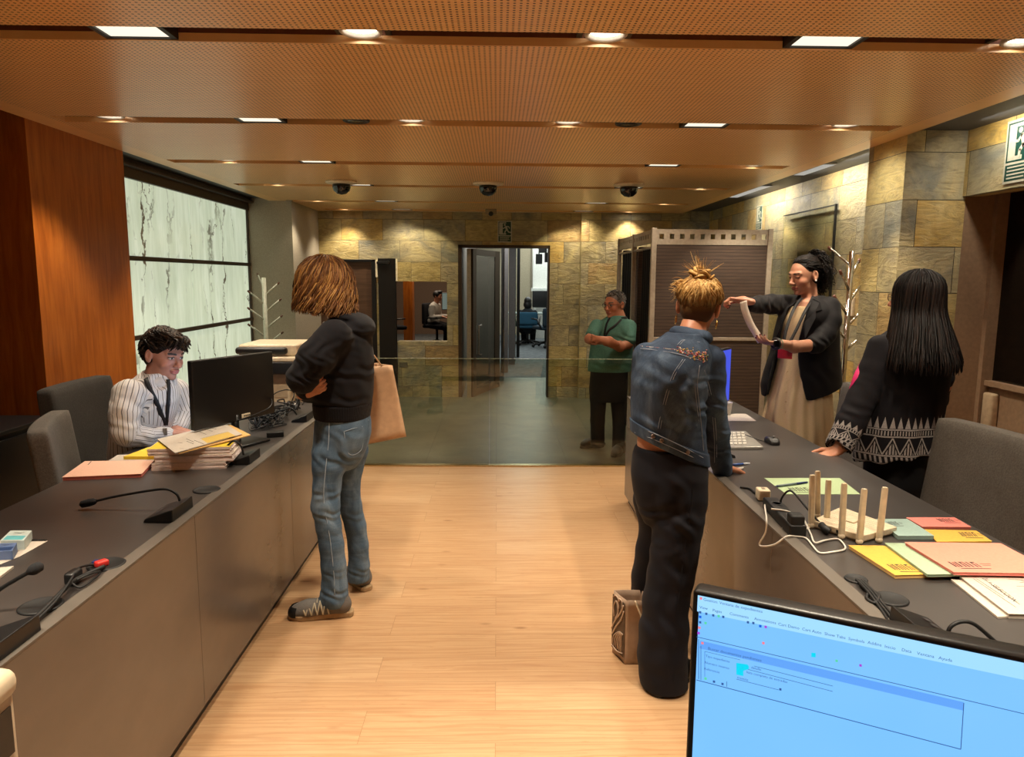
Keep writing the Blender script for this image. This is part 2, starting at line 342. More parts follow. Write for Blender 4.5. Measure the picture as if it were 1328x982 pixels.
t.box((-2.9, 5.2, 2.34), (-2.82, 8.42, 2.42)).box((-2.9, 5.2, 2.42), (-2.76, 8.42, 2.44)).box((-2.9, 5.2, 2.44), (-2.8, 8.42, 2.48)).box((-2.9, 8.395, .4), (-2.83, 8.42, 2.36)).box((-2.9, 5.2, 0), (-2.84, 8.42, .48))
struct('trim_1', t, DKBROWN)
# ---- back wall with its openings
D0, D1, DZ = -.516, .698, 2.03
WN = (-1.329, -.665, .752, 1.547)
wb = MB()
holed(wb, 'y', YB, YB+.16, -2.5, 1.097, 0, ZC+.03, [(D0, D1, 0, DZ), WN, (-1.572, -1.329, 0, 1.847), (-2.42, -1.60, 0, 1.83)])
wb.box((1.097, YB-.1, 0), (XW+.1, YB+.16, ZC+.03)); struct('wall_back', wb, STONE)
tb = MB()  # dark bronze lining of the doorway
for x0, x1, z0, z1 in ((D0, D0+.05, 0, DZ), (D1-.02, D1, 0, DZ), (D0, D1, DZ-.035, DZ)): tb.box((x0, YB-.012, z0), (x1, YB+.2, z1))
struct('trim_2', tb, DKBROWN)
# brown leaf door at left, black leaf standing open beside the hatch
d = thing('wood_door', 'brown wood-grain door with black frame in the far left corner', 'door', (-2.0, YB, 0))
gm = m_wood('walnut_laminate', '4a3426', '5e4433', '6d523e', .4, (1, 9, 14))
MB().box((-2.36, YB+.03, .03), (-1.66, YB+.07, 1.8)).build('door_leaf', gm, d)
MB().box((-2.42, YB-.01, 0), (-2.36, YB+.1, 1.83)).box((-1.66, YB-.01, 0), (-1.6, YB+.1, 1.83)).box((-2.42, YB-.01, 1.80), (-1.6, YB+.1, 1.83)).build('door_frame', BLACKM, d, bev=.004)
hm = MB(); hm.tube([(-2.3, YB-.0, 1.0), (-2.3, YB-.04, 1.0), (-2.3, YB-.045, .85), (-2.3, YB-.04, .7), (-2.3, YB, .7)], .012); hm.build('handle', ALU, d, True)
d = thing('black_door', 'black door leaf with closer arm standing beside the hatch opening', 'door', (-1.47, YB, 0))
MB().box((-1.565, YB-.03, .01), (-1.335, YB+.02, 1.84)).build('door_leaf', plain('black_paint', '0f0d0c', .35), d, bev=.004)
MB().cbox((-1.50, YB-.05, 1.79), (.16, .035, .03)).cyl((-1.43, YB-.07, 1.79), (-1.43, YB-.03, 1.79), .022).build('door_closer', BLACKM, d, bev=.003)
MB().box((-1.335, YB-.035, 1.55), (-1.315, YB+.0, 1.84)).build('edge_strip', plain('cream_edge', 'e8dcc0', .5), d)
MB().box((-1.6, YB-.035, 1.6), (-1.575, YB+.0, 1.82)).build('edge_strip', plain('cream_edge', 'e8dcc0', .5), d)
tag(MB().box((WN[0]+.02, YB-.006, 0.40), (WN[0]+.13, YB, .47)).build('wall_socket', plain('grey_plastic', '6a6458', .5), bev=.002), 'small socket plate low on the stone wall below the hatch', 'socket')
# room seen through the hatch
struct('wall_back_room', MB().box((-4, 20.6, 0), (4.5, 20.7, 2.8)).box((-4.05, 11.6, 0), (-4, 20.6, 2.8)).box((-.62, YB+.16, 0), (-.56, 20.6, 2.8)).box((-4, YB+1.9, 0), (-2.3, YB+1.95, 2.8)), plain('brown_wallboard', '75604e', .7))
struct('pillar_back_room', MB().box((-2.27, 17.6, 0), (-2.05, 18.0, 2.8)), WOODP)
# ---- corridor and office beyond the doorway
struct('wall_corridor_left', MB().box((-.52, YB+.2, 0), (-.46, 12.4, 2.5)), GREYW)
OFF = plain('office_wall', 'b5ab92', .75)
ob = MB(); ob.box((-.56, 20.5, 0), (4.5, 20.6, 2.8)); struct('wall_office_back', ob, OFF)
struct('wall_corridor_right', MB().box((1.0, YB+.2, 0), (1.06, 12.8, 2.6)).box((4.4, 12.8, 0), (4.5, 20.6, 2.8)).box((1.06, 12.75, 0), (4.4, 12.8, 2.8)), OFF)
struct('ceiling_office', MB().box((-4, YB+.16, 2.55), (4.5, 12.6, 2.6)).box((-4, 12.6, 2.75), (4.5, 20.6, 2.8)), plain('office_ceiling', '8d9093', .8))
t = MB()
for x in (.45, .95, 1.7, 2.35): t.box((x, 20.47, 0), (x+.02, 20.5, 2.75))
struct('trim_3', t, plain('panel_joint', '6f675a'))
struct('pillar_office', MB().box((.95, 19.3, 0), (1.5, 19.8, 2.75)), plain('white_plaster', 'c9c9c2', .7))
# ---- right side
pb = MB(); pb.box((XR, 4.345, 0), (XW+.02, 4.78, ZC+.06)); struct('pillar_stone', pb, STONE)
rb = MB(); rb.box((XW, 4.78, 0), (XW+.12, YB+.16, ZC+.06)); holed(rb, 'x', XW, XW+.12, -2.5, 4.345, 0, ZC+.06, [(1.9, 4.345, 0, 2.10)]); struct('wall_right', rb, STONE)
jb = MB(); jb.box((XW+.02, 4.345, 0), (2.965, 4.5, 2.12)).box((2.965, 4.31, 0), (3.06, 4.5, 2.12)).box((XW+.12, 1.9, 2.12), (3.2, 4.4, 2.16)); struct('trim_4', jb, BEIGEJ)
struct('window_1', MB().box((3.035, 1.9, 1.0), (3.055, 4.312, 2.12)), plain('black_glass', '030303', .12, 0, .6))
lb = MB(); lb.box((3.02, 1.9, 0), (3.1, 4.312, .97)).box((2.985, 1.9, .97), (3.12, 4.308, 1.0)); struct('wall_window_sill', lb, BEIGEJ)
tag(MB().rbox((2.995, 4.25, .82), (.05, .09, .22), .015).build('blind_winder', plain('cream_plastic', 'b09a7c', .5), smooth=True), 'cream winder box on the low wall under the black window', 'winder')
gd = thing('glass_screen', 'tall tinted glass panel with dark edge against the right stone wall', 'glass panel', (2.72, 6.4, 0))
MB().box((2.725, 5.9, .02), (2.737, 6.95, 2.2)).build('pane', m_glass('faint_glass', (.93, .95, .91, 1), .01, ior=1.07), gd)
MB().box((2.722, 5.885, .0), (2.74, 5.9, 2.21)).box((2.722, 5.885, 2.2), (2.74, 6.95, 2.208)).build('edge_profile', BLACKM, gd)
# back of the room behind the camera
struct('wall_behind', MB().box((-3.7, -2.6, 0), (3.2, -2.5, 2.8)), plain('warm_plaster', 'a08468', .8))
# ---- glass barrier
gb = thing('glass_barrier', 'low frameless glass barrier along the edge of the tiled floor', 'glass barrier', (0, 6.03, 0))
for a, b in ((-1.165, -.064), (-.056, 1.165)): MB().box((a, 6.024, .012), (b, 6.036, .926)).build('glass_pane', GLASS, gb)
for a, b in ((-1.165, -.064), (-.056, 1.165)): MB().box((a, 6.0235, .926), (b, 6.0365, .929)).build('polished_edge', plain('glass_edge', 'a8b8a0', .2, 0, .6), gb)
# ---- door leaf of the doorway, glass partition of the corridor
gd = thing('glass_door', 'bronze-framed glass door leaf folded open in the central doorway', 'door', (-.4, YB, 0))
def slab(mb, p, q, th, z0, z1):
    p = np.array(p, float); q = np.array(q, float); n = np.array([-(q-p)[1], (q-p)[0]]); n = n/np.linalg.norm(n)*th/2
    c = [p+n, q+n, q-n, p-n]; mb.add([(x, y, z) for z in (z0, z1) for x, y in c], [(0, 3, 2, 1), (4, 5, 6, 7), (0, 1, 5, 4), (1, 2, 6, 5), (2, 3, 7, 6), (3, 0, 4, 7)]); return mb
BRZ = plain('bronze_profile', '4a3c30', .4, .5)
slab(MB(), (-.30, YB+.1), (-.02, YB+.9), .02, .1, 1.95).build('pane', TGLASS, gd)
f = MB(); slab(f, (-.34, YB+.0), (-.30, YB+.1), .05, .0, 1.98); slab(f, (-.05, YB+.84), (.02, YB+.98), .05, 0, 1.98); slab(f, (-.3, YB+.1), (-.03, YB+.9), .05, 0, .1); slab(f, (-.3, YB+.1), (-.03, YB+.9), .05, 1.9, 1.98); f.build('leaf_frame', BRZ, gd)
f = MB(); slab(f, (-.40, YB-.02), (-.345, YB-.02), .03, 0, 1.98); f.build('edge_profile', plain('pale_profile', '9a9080', .4, .3), gd)
f = MB(); f.tube([(-.21, YB+.25, .55), (-.25, YB+.22, .56), (-.25, YB+.22, .95), (-.21, YB+.25, .96)], .012); f.build('handle', ALU, gd, True)
gp = thing('corridor_glazing', 'bluish glazed partition with grey posts along the corridor', 'partition', (.12, 11.8, 0))
MB().box((.10, 10.9, .05), (.11, 12.2, 2.4)).build('pane', m_glass('blue_glass', (.35, .5, .55, 1), .12), gp)
MB().box((.07, 12.2, 0), (.19, 12.45, 2.5)).build('post', plain('grey_post', '6b6560', .5), gp, bev=.005)
MB().box((.22, 13.4, 0), (.34, 13.6, 2.6)).build('post', plain('grey_post', '6b6560', .5), gp, bev=.005)
MB().box((.34, 13.4, .05), (.35, 14.6, 2.6)).build('pane', m_glass('blue_glass2', (.5, .6, .6, 1), .1), gp)
MB().box((.40, 14.6, 0), (.46, 14.7, 2.6)).build('post', BLACKM, gp)
# ================================================================ lamps
WARM = (1., .86, .66)
WHITE_RING = plain('lamp_ring_white', 'b8b0a4', .4); LENS = emis('lamp_lens', (1., .93, .82), 9.); LENSQ = emis('square_lamp_lens', (1., .90, .70), 1.05)
BLKRING = plain('lamp_housing_black', '1a1715', .5)
P_ROUND, P_SQ = 70., 54.
def spot(name, loc, power, size, color=WARM, blend=.35, rad=.04, parent=None, aim=None):
    l = bpy.data.lights.new(name, 'SPOT'); l.energy = power; l.spot_size = math.radians(size); l.spot_blend = blend; l.color = color; l.shadow_soft_size = rad
    o = bpy.data.objects.new(name, l); C.objects.link(o); o.location = loc
    if aim is not None: o.rotation_euler = (Vector(aim)-Vector(loc)).to_track_quat('-Z', 'Y').to_euler()
    if parent is not None: o.parent = parent; o.location = Vector(loc)-wloc(parent)
    return o
def area(name, loc, sx, sy, power, color, rx=0.):
    l = bpy.data.lights.new(name, 'AREA'); l.shape = 'RECTANGLE'; l.size = sx; l.size_y = sy; l.energy = power; l.color = color
    o = bpy.data.objects.new(name, l); C.objects.link(o); o.location = loc; o.rotation_euler = (rx, 0, 0); return o
ORD = ['leftmost', 'second from left', 'third from left', 'fourth from left', 'fifth from left', 'sixth from left']
SN = {2.655: 'nearest ceiling slot in view', 4.094: 'second ceiling slot, nearest the pillar tops', 5.541: 'third ceiling slot', 6.90: 'ceiling slot level with the dome cameras', 8.33: 'slot just beyond the dome cameras', 9.33: 'last ceiling slot before the back wall', 1.2: 'x', -.25: 'x'}
FIX = {2.655: [(172, 's'), (468, 'r'), (786, 'r'), (1072, 's'), (1330, 'r')], 4.094: [(142, 'r'), (337, 's'), (533, 'r'), (737, 'r'), (915, 's'), (1098, 'r')],
       5.541: [(293, 'r'), (410, 's'), (861, 's'), (980, 'r')], 6.90: [(357, 'r'), (465, 's'), (816, 's'), (912, 'r')], 8.33: [(410, 'r'), (500, 's'), (774, 's'), (863, 'r')], 9.33: [(446, 'r'), (521, 's'), (757, 's'), (817, 'r')]}
def round_lamp(x, y, label, lens=LENS):
    t = thing('round_downlight', label, 'ceiling light', (x, y, ZC+.03), 'round recessed ceiling downlights')
    MB().lathe((x, y, ZC+.03), [(.062, .0), (.075, 0), (.078, -.012), (.07, -.018), (.06, -.01), (.055, .03), (.05, .03), (.05, .0)], 28).build('trim_ring', WHITE_RING, t, True)
    MB().lathe((x, y, ZC+.03), [(.0, -.004), (.045, -.004), (.058, .0), (.058, .012), (0, .012)], 28).build('lens', lens, t, True)
    for dx in (-.09, .09): MB().box((x+dx-.01, y-.072, ZC+.03), (x+dx+.01, y+.072, ZC+.07)).build('bracket', BLKRING, t)
    return t
def square_lamp(x, y, label, lens=LENSQ):
    t = thing('square_downlight', label, 'ceiling light', (x, y, ZC+.05), 'square recessed ceiling lights')
    m = MB()
    for a, b, c, d in ((-.13, -.11, -.073, .073), (.11, .13, -.073, .073), (-.13, .13, -.075, -.066), (-.13, .13, .066, .075)): m.box((x+a, y+c, ZC+.005), (x+b, y+d, ZC+.099))
    m.build('housing', BLKRING, t)
    MB().box((x-.11, y-.066, ZC+.012), (x+.11, y+.066, ZC+.022)).build('lens', lens, t)
    return t
for sy, L in FIX.items():
    y = sy+.075; py = {2.655: 45, 4.094: 157, 5.541: 210, 6.9: 240, 8.33: 263, 9.33: 276}[sy]
    for i, (px, k) in enumerate(L):
        x = float(at(px, py, 'y', y)[0]); x = max(min(x, SX[sy][1]-.14), SX[sy][0]+.14)
        lab = ('round lit' if k == 'r' else 'square lit')+' ceiling light, '+(ORD[i] if i < len(L)-1 else 'rightmost')+' in the '+SN[sy]
        t = (round_lamp if k == 'r' else square_lamp)(x, y, lab)
        far = sy > 6.5
        if k == 'r': spot('downlight_beam', (x, y, ZC-.0), P_ROUND*(.5 if far else 1), 92 if not far else 100, WARM, .5, .05, t)
        else: spot('downlight_beam', (x, y, ZC+.004), P_SQ*(.5 if far else 1), 130, WARM, .8, .08, t)
for px, n in ((462, 'dark unlit round fitting beside the left square light in the second ceiling slot'), (815, 'dark unlit round fitting beside the right square light in the second ceiling slot')):
    x = float(at(px, 158, 'y', 4.169)[0]); t = thing('round_downlight', ' '.join(n.split()[:16]), 'ceiling light', (x, 4.169, ZC+.03), None)
    MB().lathe((x, 4.169, ZC+.01), [(0, 0), (.05, 0), (.055, -.006), (.072, -.006), (.075, .0), (.07, .02), (0, .02)], 28).build('trim_ring', BLKRING, t, True); MB().lathe((x, 4.169, ZC+.006), [(0, -.001), (.048, -.001), (.048, .003), (0, .003)], 24).build('lens', plain('dark_lens', '0a0a0a', .2), t, True)
# lamps of the slots above and behind the photographer (out of the frame, beams boosted and narrowed to brighten the ceiling by bounce)
for sy in (1.275, -.175):
    for x in (-2.0, -1.2, -.45, .45, 1.2, 2.0): spot('downlight_beam', (x, sy, ZC), P_ROUND*1.7, 72, WARM, .5, .06)
# wall washers in the right soffit and lit grilles
for y, n in ((5.85, 'nearest of the lit ceiling grilles above the right stone wall'), (7.15, 'middle lit ceiling grille above the right stone wall'), (7.6, 'farthest lit ceiling grille above the right stone wall')):
    t = thing('ceiling_grille', n, 'ceiling light', (XR+.1, y, ZC+.03), 'lit grilles in the right soffit')
    h = .28 if y != 7.6 else .2
    MB().box((XR+.05, y-h-.02, ZC+.018), (XR+.15, y+h+.02, ZC+.0285)).build('grille_frame', plain('grille_grey', '8a8a86', .5), t, bev=.003)
    m = MB()
    for k in range(5): m.box((XR+.06+k*.018, y-h, ZC+.014), (XR+.068+k*.018, y+h, ZC+.018))
    m.build('louvre', emis('grille_lens', (1., .97, .88), .35), t)
    area('washer_light', (XR+.13, y, ZC+.012), .08, h*1.8, 7.5*h/.28, (1., .93, .80)).rotation_euler = (0, -.5, 0)
area('washer_light', (XR+.13, 5.2, ZC+.012), .08, .6, 6.5, (1., .94, .84)).rotation_euler = (0, -.5, 0)
spot('washer_beam', (XR-.35, 4.45, ZC-.0), 40, 100, (1., .95, .85), 1., .10, None, aim=(XR+.2, 4.56, 1.75))  # added spot without a fitting, below the ceiling, to brighten the pillar's aisle face
area('washer_light', (XW-.16, 3.6, ZC+.012), .08, .9, 7., (1., .93, .80)).rotation_euler = (0, -.5, 0)
for x in (-1.0, .9): spot('washer_beam', (x, 9.25, ZC-.01), 20, 100, (1., .84, .5), .3, .04, None, aim=(x, 9.6, 1.2))
# office and back-room light
tag(MB().box((.5, 19.9, 2.68), (3.6, 20.3, 2.749)).build('ceiling_strip_light', emis('office_strip', (.95, 1., .95), 3.)), 'bright ceiling strip light at the far end of the office', 'ceiling light')
area('office_light', (1.6, 18.6, 2.72), 3, 2, 95, (.92, 1., .97)); area('office_light', (.5, 15., 2.7), 1, 3, 50, (.92, 1., .97)); area('corridor_light', (.3, 11.4, 2.52), .5, 1.5, 26, (.9, .95, 1.))
area('back_room_light', (-1.6, 17.5, 2.7), 1.6, 2.5, 60, (1., .8, .6))
# dome cameras under the ceiling
for px, n in ((446, 'left dome camera under the wooden ceiling'), (633, 'middle dome camera under the wooden ceiling'), (818, 'right dome camera under the wooden ceiling')):
    x, y = float(at(px, 240, 'z', 2.43)[0]), 6.67
    t = thing('dome_camera', n, 'security camera', (x, y, ZC), 'ceiling dome cameras')
    MB().lathe((x, y, ZC), [(.0, 0), (.135, 0), (.14, -.012), (.13, -.02), (.082, -.028), (0, -.028)], 32).build('base_plate', plain('dome_base', 'e0d0b4', .45), t, True)
    MB().lathe((x, y, ZC), [(.08, -.026), (.082, -.05), (.07, -.085), (.04, -.11), (0, -.118)], 28).build('dome', plain('black_dome', '0b0a0a', .08, 0, .06, spec=.7), t, True)
t = thing('motion_sensor', 'small boxy sensor on the ceiling just above the exit sign', 'sensor', (-.08, 9.2, ZC))
MB().rbox((-.08, 9.2, ZC-.03), (.14, .12, .06), .012).build('housing', plain('sensor_plastic', '9a8466', .5), t, True); MB().sphere((-.08, 9.15, ZC-.06), .03).build('eye', BLACKM, t, True)
# exit signs
SG = plain('sign_green', '0f3d33', .4); SWH = plain('sign_cream', 'b4b09c', .45)
def exit_sign(name, label, o, ux, uy, s, n):
    "o bottom-left corner, ux along the sign, uy up, s width"
    o = np.array(o, float); ux = np.array(ux, float); uy = np.array(uy, float); n = np.array(n, float)
    t = thing('exit_sign', label, 'sign', tuple(o))
    def P(u, v, w): return o+ux*u*s+uy*v*s+n*w
    def poly(mb, pts, w0, w1): mb.prism(pts, w0, w1, P)
    m = MB(); poly(m, [(0, 0), (1, 0), (1, 1.5), (0, 1.5)], 0, .006); m.build('board', SWH, t)
    m = MB()
    for q in ([(.06, .5), (.94, .5), (.94, .54), (.06, .54)], [(.06, 1.4), (.94, 1.4), (.94, 1.44), (.06, 1.44)], [(.06, .54), (.1, .54), (.1, 1.4), (.06, 1.4)], [(.6, .54), (.94, .54), (.94, 1.4), (.6, 1.4)], [(.36, .64), (.6, .64), (.6, 1.32), (.36, 1.32)], [(.06, .06), (.94, .06), (.94, .44), (.06, .44)]): poly(m, q, .006, .0072)
    m.build('green_field', SG, t)
    m = MB()
    def limb(pts, w):
        for (a, b), (c, d_) in zip(pts, pts[1:]):
            dx, dy = c-a, d_-b; L = math.hypot(dx, dy); px_, py_ = -dy/L*w, dx/L*w; ex, ey = dx/L*w*.5, dy/L*w*.5
            poly(m, [(a-ex+px_, b-ey+py_), (a-ex-px_, b-ey-py_), (c+ex-px_, d_+ey-py_), (c+ex+px_, d_+ey+py_)], .0072, .0085)
    poly(m, [(.5+.065*math.cos(k*PI/8), 1.22+.065*math.sin(k*PI/8)) for k in range(16)], .0072, .0085)
    limb([(.58, 1.1), (.66, .86)], .075); limb([(.56, 1.12), (.44, .98), (.32, .99)], .03); limb([(.62, 1.12), (.78, 1.1), (.84, .98)], .03)
    limb([(.63, .88), (.52, .76), (.5, .6)], .04); limb([(.68, .86), (.78, .72), (.92, .7)], .04)
    for k, (a, b) in enumerate(((.14, .86), (.14, .8), (.14, .84), (.14, .72))): poly(m, [(a, .36-k*.085), (b, .36-k*.085), (b, .395-k*.085), (a, .395-k*.085)], .0072, .0085)
    m.build('running_figure', SWH, t); return t
exit_sign('e', 'running-figure exit sign above the central doorway', (.005, YB-.001, 2.065), (1, 0, 0), (0, 0, 1), .185, (0, -1, 0))
exit_sign('e', 'running-figure exit sign high on the far right stone wall', (XW-.001, 7.80, 2.12), (0, -1, 0), (0, 0, 1), .17, (-1, 0, 0))
exit_sign('e', 'large running-figure exit sign above the dark opening, cut by the right edge', (XW-.001, 4.0, 2.125), (0, -1, 0), (0, 0, 1), .22, (-1, 0, 0))
# ---- world and view
w = bpy.data.worlds.new('world'); bpy.context.scene.world = w; w.use_nodes = True
w.node_tree.nodes['Background'].inputs[0].default_value = (1., .8, .6, 1); w.node_tree.nodes['Background'].inputs[1].default_value = .12
vs = bpy.context.scene.view_settings; bpy.context.scene.display_settings.display_device = 'sRGB'
vs.view_transform = 'Standard'; vs.look = 'None'; vs.exposure = .2; vs.gamma = 1.; vs.use_curve_mapping = False
bpy.context.scene.cycles.use_denoising = True
bpy.context.scene.cycles.max_bounces = 8; bpy.context.scene.cycles.transparent_max_bounces = 12
# ================================================================ furniture and things
ZT = .775
def D(px, py, z=ZT): return at(px, py, 'z', z)
def pad(mb, c, size, r, n=8, fn=None, R=None):
    "rounded box with evenly divided faces; fn bends it (local coordinates)"
    h = np.array(size, float)/2; r = min(r, *(h*.99)); c = np.array(c, float); idx = {}; vs = []; fs = []
    R = np.eye(3) if R is None else R
    def V(i, j, k):
        if (i, j, k) not in idx:
            p = []
            for a, hh in zip((i, j, k), h):
                t = a/n*2-1; t = math.copysign(1-(1-abs(t))**1.25, t) if False else t
                p.append(t*hh)
            q = np.array(p); inn = np.clip(q, -(h-r), h-r); d = q-inn; L = np.linalg.norm(d)
            if L > 1e-9: q = inn+d/L*min(L, r) if L < r else inn+d/L*r
            if fn is not None: q = np.array(fn(*q))
            idx[(i, j, k)] = len(vs); vs.append(c+R@q)
        return idx[(i, j, k)]
    for a in range(n):
        for b in range(n):
            for w in (0, n):
                fs.append((V(a, b, w), V(a+1, b, w), V(a+1, b+1, w), V(a, b+1, w)))
                fs.append((V(a, w, b), V(a+1, w, b), V(a+1, w, b+1), V(a, w, b+1)))
                fs.append((V(w, a, b), V(w, a+1, b), V(w, a+1, b+1), V(w, a, b+1)))
    return mb.add(vs, fs)
def m_counter(name, a, b_, rough):
    g = G(name, a, rough, 0, .62); v = g.co(); nz = g.noise(v, 60, 3); big = g.noise(g.mp(v, (1, .6, 1)), 4, 4, .6)
    g.base(g.mix(g.ramp(big, [(.3, (0,)*3), (.7, (1,)*3)]), hexc(a), hexc(b_))); g.rough(g.ramp(big, [(.3, (rough-.012,)*3), (.7, (rough+.02,)*3)])); g.bump(nz, .012, .001); return g.m
TOPM = m_counter('counter_top_laminate', '34302e', '3f3a37', .36); FRONTM = m_counter('counter_front_laminate', '5e544c', '675c53', .23); LIPM = m_counter('counter_edge', '565049', '625b53', .42)
BLK = plain('black_plastic', '111112', .42); BLKR = plain('black_rubber', '0c0c0d', .6); WPL = plain('ivory_plastic', 'd9c9ac', .4); WHT = plain('white_plastic', 'd6d2c8', .4)
def counter(name, label, side, x0, x1, y0, y1, seams):
    t = thing(name, label, 'counter', ((x0+x1)/2, (y0+y1)/2, 0)); xi = x1 if side < 0 else x0; s = -1 if side < 0 else 1   # xi: aisle face
    a, b = sorted((xi+s*.042, x0 if side < 0 else x1))
    MB().box((a, y0, ZT-.035), (b, y1, ZT)).build('worktop', TOPM, t, bev=.002)
    ys = [y0]+seams+[y1]
    for p, q in zip(ys, ys[1:]):
        a, b = sorted((xi, xi+s*.04)); MB().box((a, p+.001, .06), (b, q-.001, ZT-.004)).build('front_panel', FRONTM, t, bev=.0012)
    a, b = sorted((xi-s*.001, xi+s*.042)); MB().box((a, y0, ZT-.004), (b, y1, ZT+.003)).build('edge_strip', LIPM, t, bev=.001)
    a, b = sorted((xi+s*.03, xi+s*.05)); MB().box((a, y0, 0), (b, y1, .06)).build('plinth', BLK, t)
    for yy in (y0, y1-.04): a, b = sorted((xi+s*.04, (x0 if side < 0 else x1)-s*.08)); MB().box((a, yy, 0), (b, yy+.04, ZT-.035)).build('side_panel', FRONTM, t)
    return t
lc = counter('reception_counter', 'long dark counter on the left of the aisle', -1, -1.75, -1.05, 1.1, 4.75, [2.44, 3.60])
rc = counter('reception_counter', 'long dark counter on the right of the aisle', 1, .925, 1.62, 1.1, 5.02, [2.30, 3.66])
def grommet(px, py, r=.055, parent=None):
    p = D(px, py); m = MB(); m.lathe(p, [(0, -.001), (r, -.001), (r*1.02, .003), (r*.93, .006), (r*.86, .004), (0, .0035)], 30); m.build('cable_cap', BLKR, parent, True)
for q in ((53, 787), (138, 733), (268, 636)): grommet(*q, .05, lc)
for q in ((1155, 778), (1110, 752)): grommet(*q, .043 if q[0] > 1120 else .03, rc)
# front desk under the photographer's monitor
fd = thing('front_desk', 'desk in the foreground carrying the bright blue screen', 'desk', (.1, .6, 0))
MB().box((-1.0, .2, .74), (1.0, 1.02, ZT)).build('worktop', TOPM, fd, bev=.002)
for x in (-.97, .93): MB().box((x, .25, 0), (x+.04, .97, .74)).build('side_panel', FRONTM, fd)
# ---- chairs
GREYF = fabric('grey_upholstery', '6a645d', .9, .25, 130, .6, .1); GREYF2 = fabric('dark_grey_upholstery', '3f3c38', .9, .25, 130, .5, .1); BLKF = fabric('black_upholstery', '15151a', .85, .2, 300, .3)
def chair(label, loc, rz, top=.96, m=GREYF, grp='upholstered office chairs behind the counters'):
    t = thing('office_chair', label, 'chair', loc, grp, 0)
    L = Vector(loc); o = MB(L)
    h = top-.40
    def bk(x, y, z): return (x-.10*(z/h+.5)*.9-.0+.32*y*y*(.5+z/h)*.9, y*(1.-.06*(z/h)), z)
    pad(o, (-.235, 0, .40+h/2), (.085, .62, h), .020, 16, bk).build('backrest', m, t, True)
    o = MB(L); pad(o, (.03, 0, .43), (.52, .54, .11), .045, 10, lambda x, y, z: (x, y, z-.25*max(0, x-.16)**2*4)).build('seat', m, t, True)
    o = MB(L); o.cyl((0, 0, .12), (0, 0, .38), .028).cbox((0, 0, .372), (.2, .2, .025)); o.build('gas_column', BLKM_, t, bev=.002)
    for k in range(5):
        a = 2*PI*k/5+.3; d = np.array([math.cos(a), math.sin(a), 0]); o = MB(L)
        o.tube([(0, 0, .125), tuple(d*.15+np.array([0, 0, .11])), tuple(d*.31+np.array([0, 0, .075]))], [.028, .022, .014], 8)
        lg = o.build('leg', BLKM_, t, True)
        o = MB(L); nrm = np.array([-d[1], d[0], 0]); c = d*.31+np.array([0, 0, .03]); o.cyl(c-nrm*.022, c+nrm*.022, .03, n=16); o.build('caster', BLKR, lg, bev=.003)
    t.rotation_euler.z = rz; return t
BLKM_ = plain('chair_base_black', '1b1a19', .4, .3)
chair('dark grey office chair behind the young man in the striped shirt', (-1.97, 3.90, 0), .02, 1.03, GREYF2)
chair('grey upholstered chair nearest on the left, its back rising behind the salmon folder', (-1.776, 3.406, 0), .39, .94)
chair('large grey upholstered chair at the right edge beside the colourful folders', (1.84, 2.95, 0), PI+.12, .97)
chair('grey chair between the woman in the blazer and the woman with long black hair', (1.80, 3.97, 0), PI-.06, 1.0)
cb_ = thing('low_cabinet', 'low black cabinet in front of the wood-clad pillar at the left edge', 'cabinet', (-2.9, 3.8, 0))
MB().box((-3.3, 3.45, .04), (-2.56, 4.12, .78)).build('carcass', BLK, cb_, bev=.004); MB().box((-2.56, 3.48, .07), (-2.545, 4.09, .75)).build('door', plain('black_lacquer', '161414', .3), cb_, bev=.002)
MB().box((-3.31, 3.44, .78), (-2.54, 4.13, .80)).build('top', BLK, cb_, bev=.003)
# ---- computer screen whose back faces the aisle (left counter)
def monitor_body(t, A, B, z0, z1, front_n, bezel=.012, th=.03, mat=BLK):
    "flat screen between top corners A, B (x, y); front_n: unit normal of the lit side"
    A = np.array(A, float); B = np.array(B, float); n = np.array(front_n, float); u = B-A; w = np.linalg.norm(u); u = u/w
    c = np.array([*(A+B)/2, (z0+z1)/2]); R = np.array([[u[0], n[0], 0], [u[1], n[1], 0], [0, 0, 1.]])
    MB().rbox(c-np.array([*n, 0])*th/2, (w, th, z1-z0), .006, R, 3).build('casing', mat, t, True)
    return c, R, w
def unit(v): v = np.array(v, float); return v/np.linalg.norm(v)
tA, tB = W(242, 470, 3.3)[:2], W(348, 457, 3.76)[:2]; nn = unit((-(tB-tA)[1], (tB-tA)[0])); bA = (tA+tB)/2
mt = thing('monitor', 'black screen seen from behind on the left counter in front of the young man', 'monitor', (bA[0], bA[1], ZT))
c, R, w_ = monitor_body(mt, tA, tB, .89, 1.215, nn)
back = -np.array([*nn, 0])
p0 = c+back*.012; o = MB(); o.tube([p0+np.array([0, 0, -.13]), p0+np.array([0, 0, -.2]), np.array([*(c+back*.02)[:2], ZT+.01])], .02, 12); o.build('stand', BLK, mt, True)
MB().rbox(np.array([*(c+back*.03)[:2], ZT+.008]), (.25, .18, .014), .006, R).build('stand_base', BLK, mt, True)
d_ = (319-664)/FPX*_r-(539-491)/FPX*_u+_f; pb_ = c+back*.031; lp = CAM+d_*((pb_-CAM)@back)/(d_@back); MB().rbox(lp, (.055, .004, .022), .0015, R).build('sticker', WPL, mt, True)
o = MB()
for k in range(4): o.cbox(lp+back*.0025+R@np.array([-.012+.011*k, 0, .001]), (.007, .001, .006), R)
o.build('sticker_print', BLK, mt)
o = MB(); o.cbox(c+np.array([*nn, 0])*.0005, (w_-.024, .001, .30), R); o.build('screen', emis('cool_screen', (.65, .8, 1.), 2.2), mt)
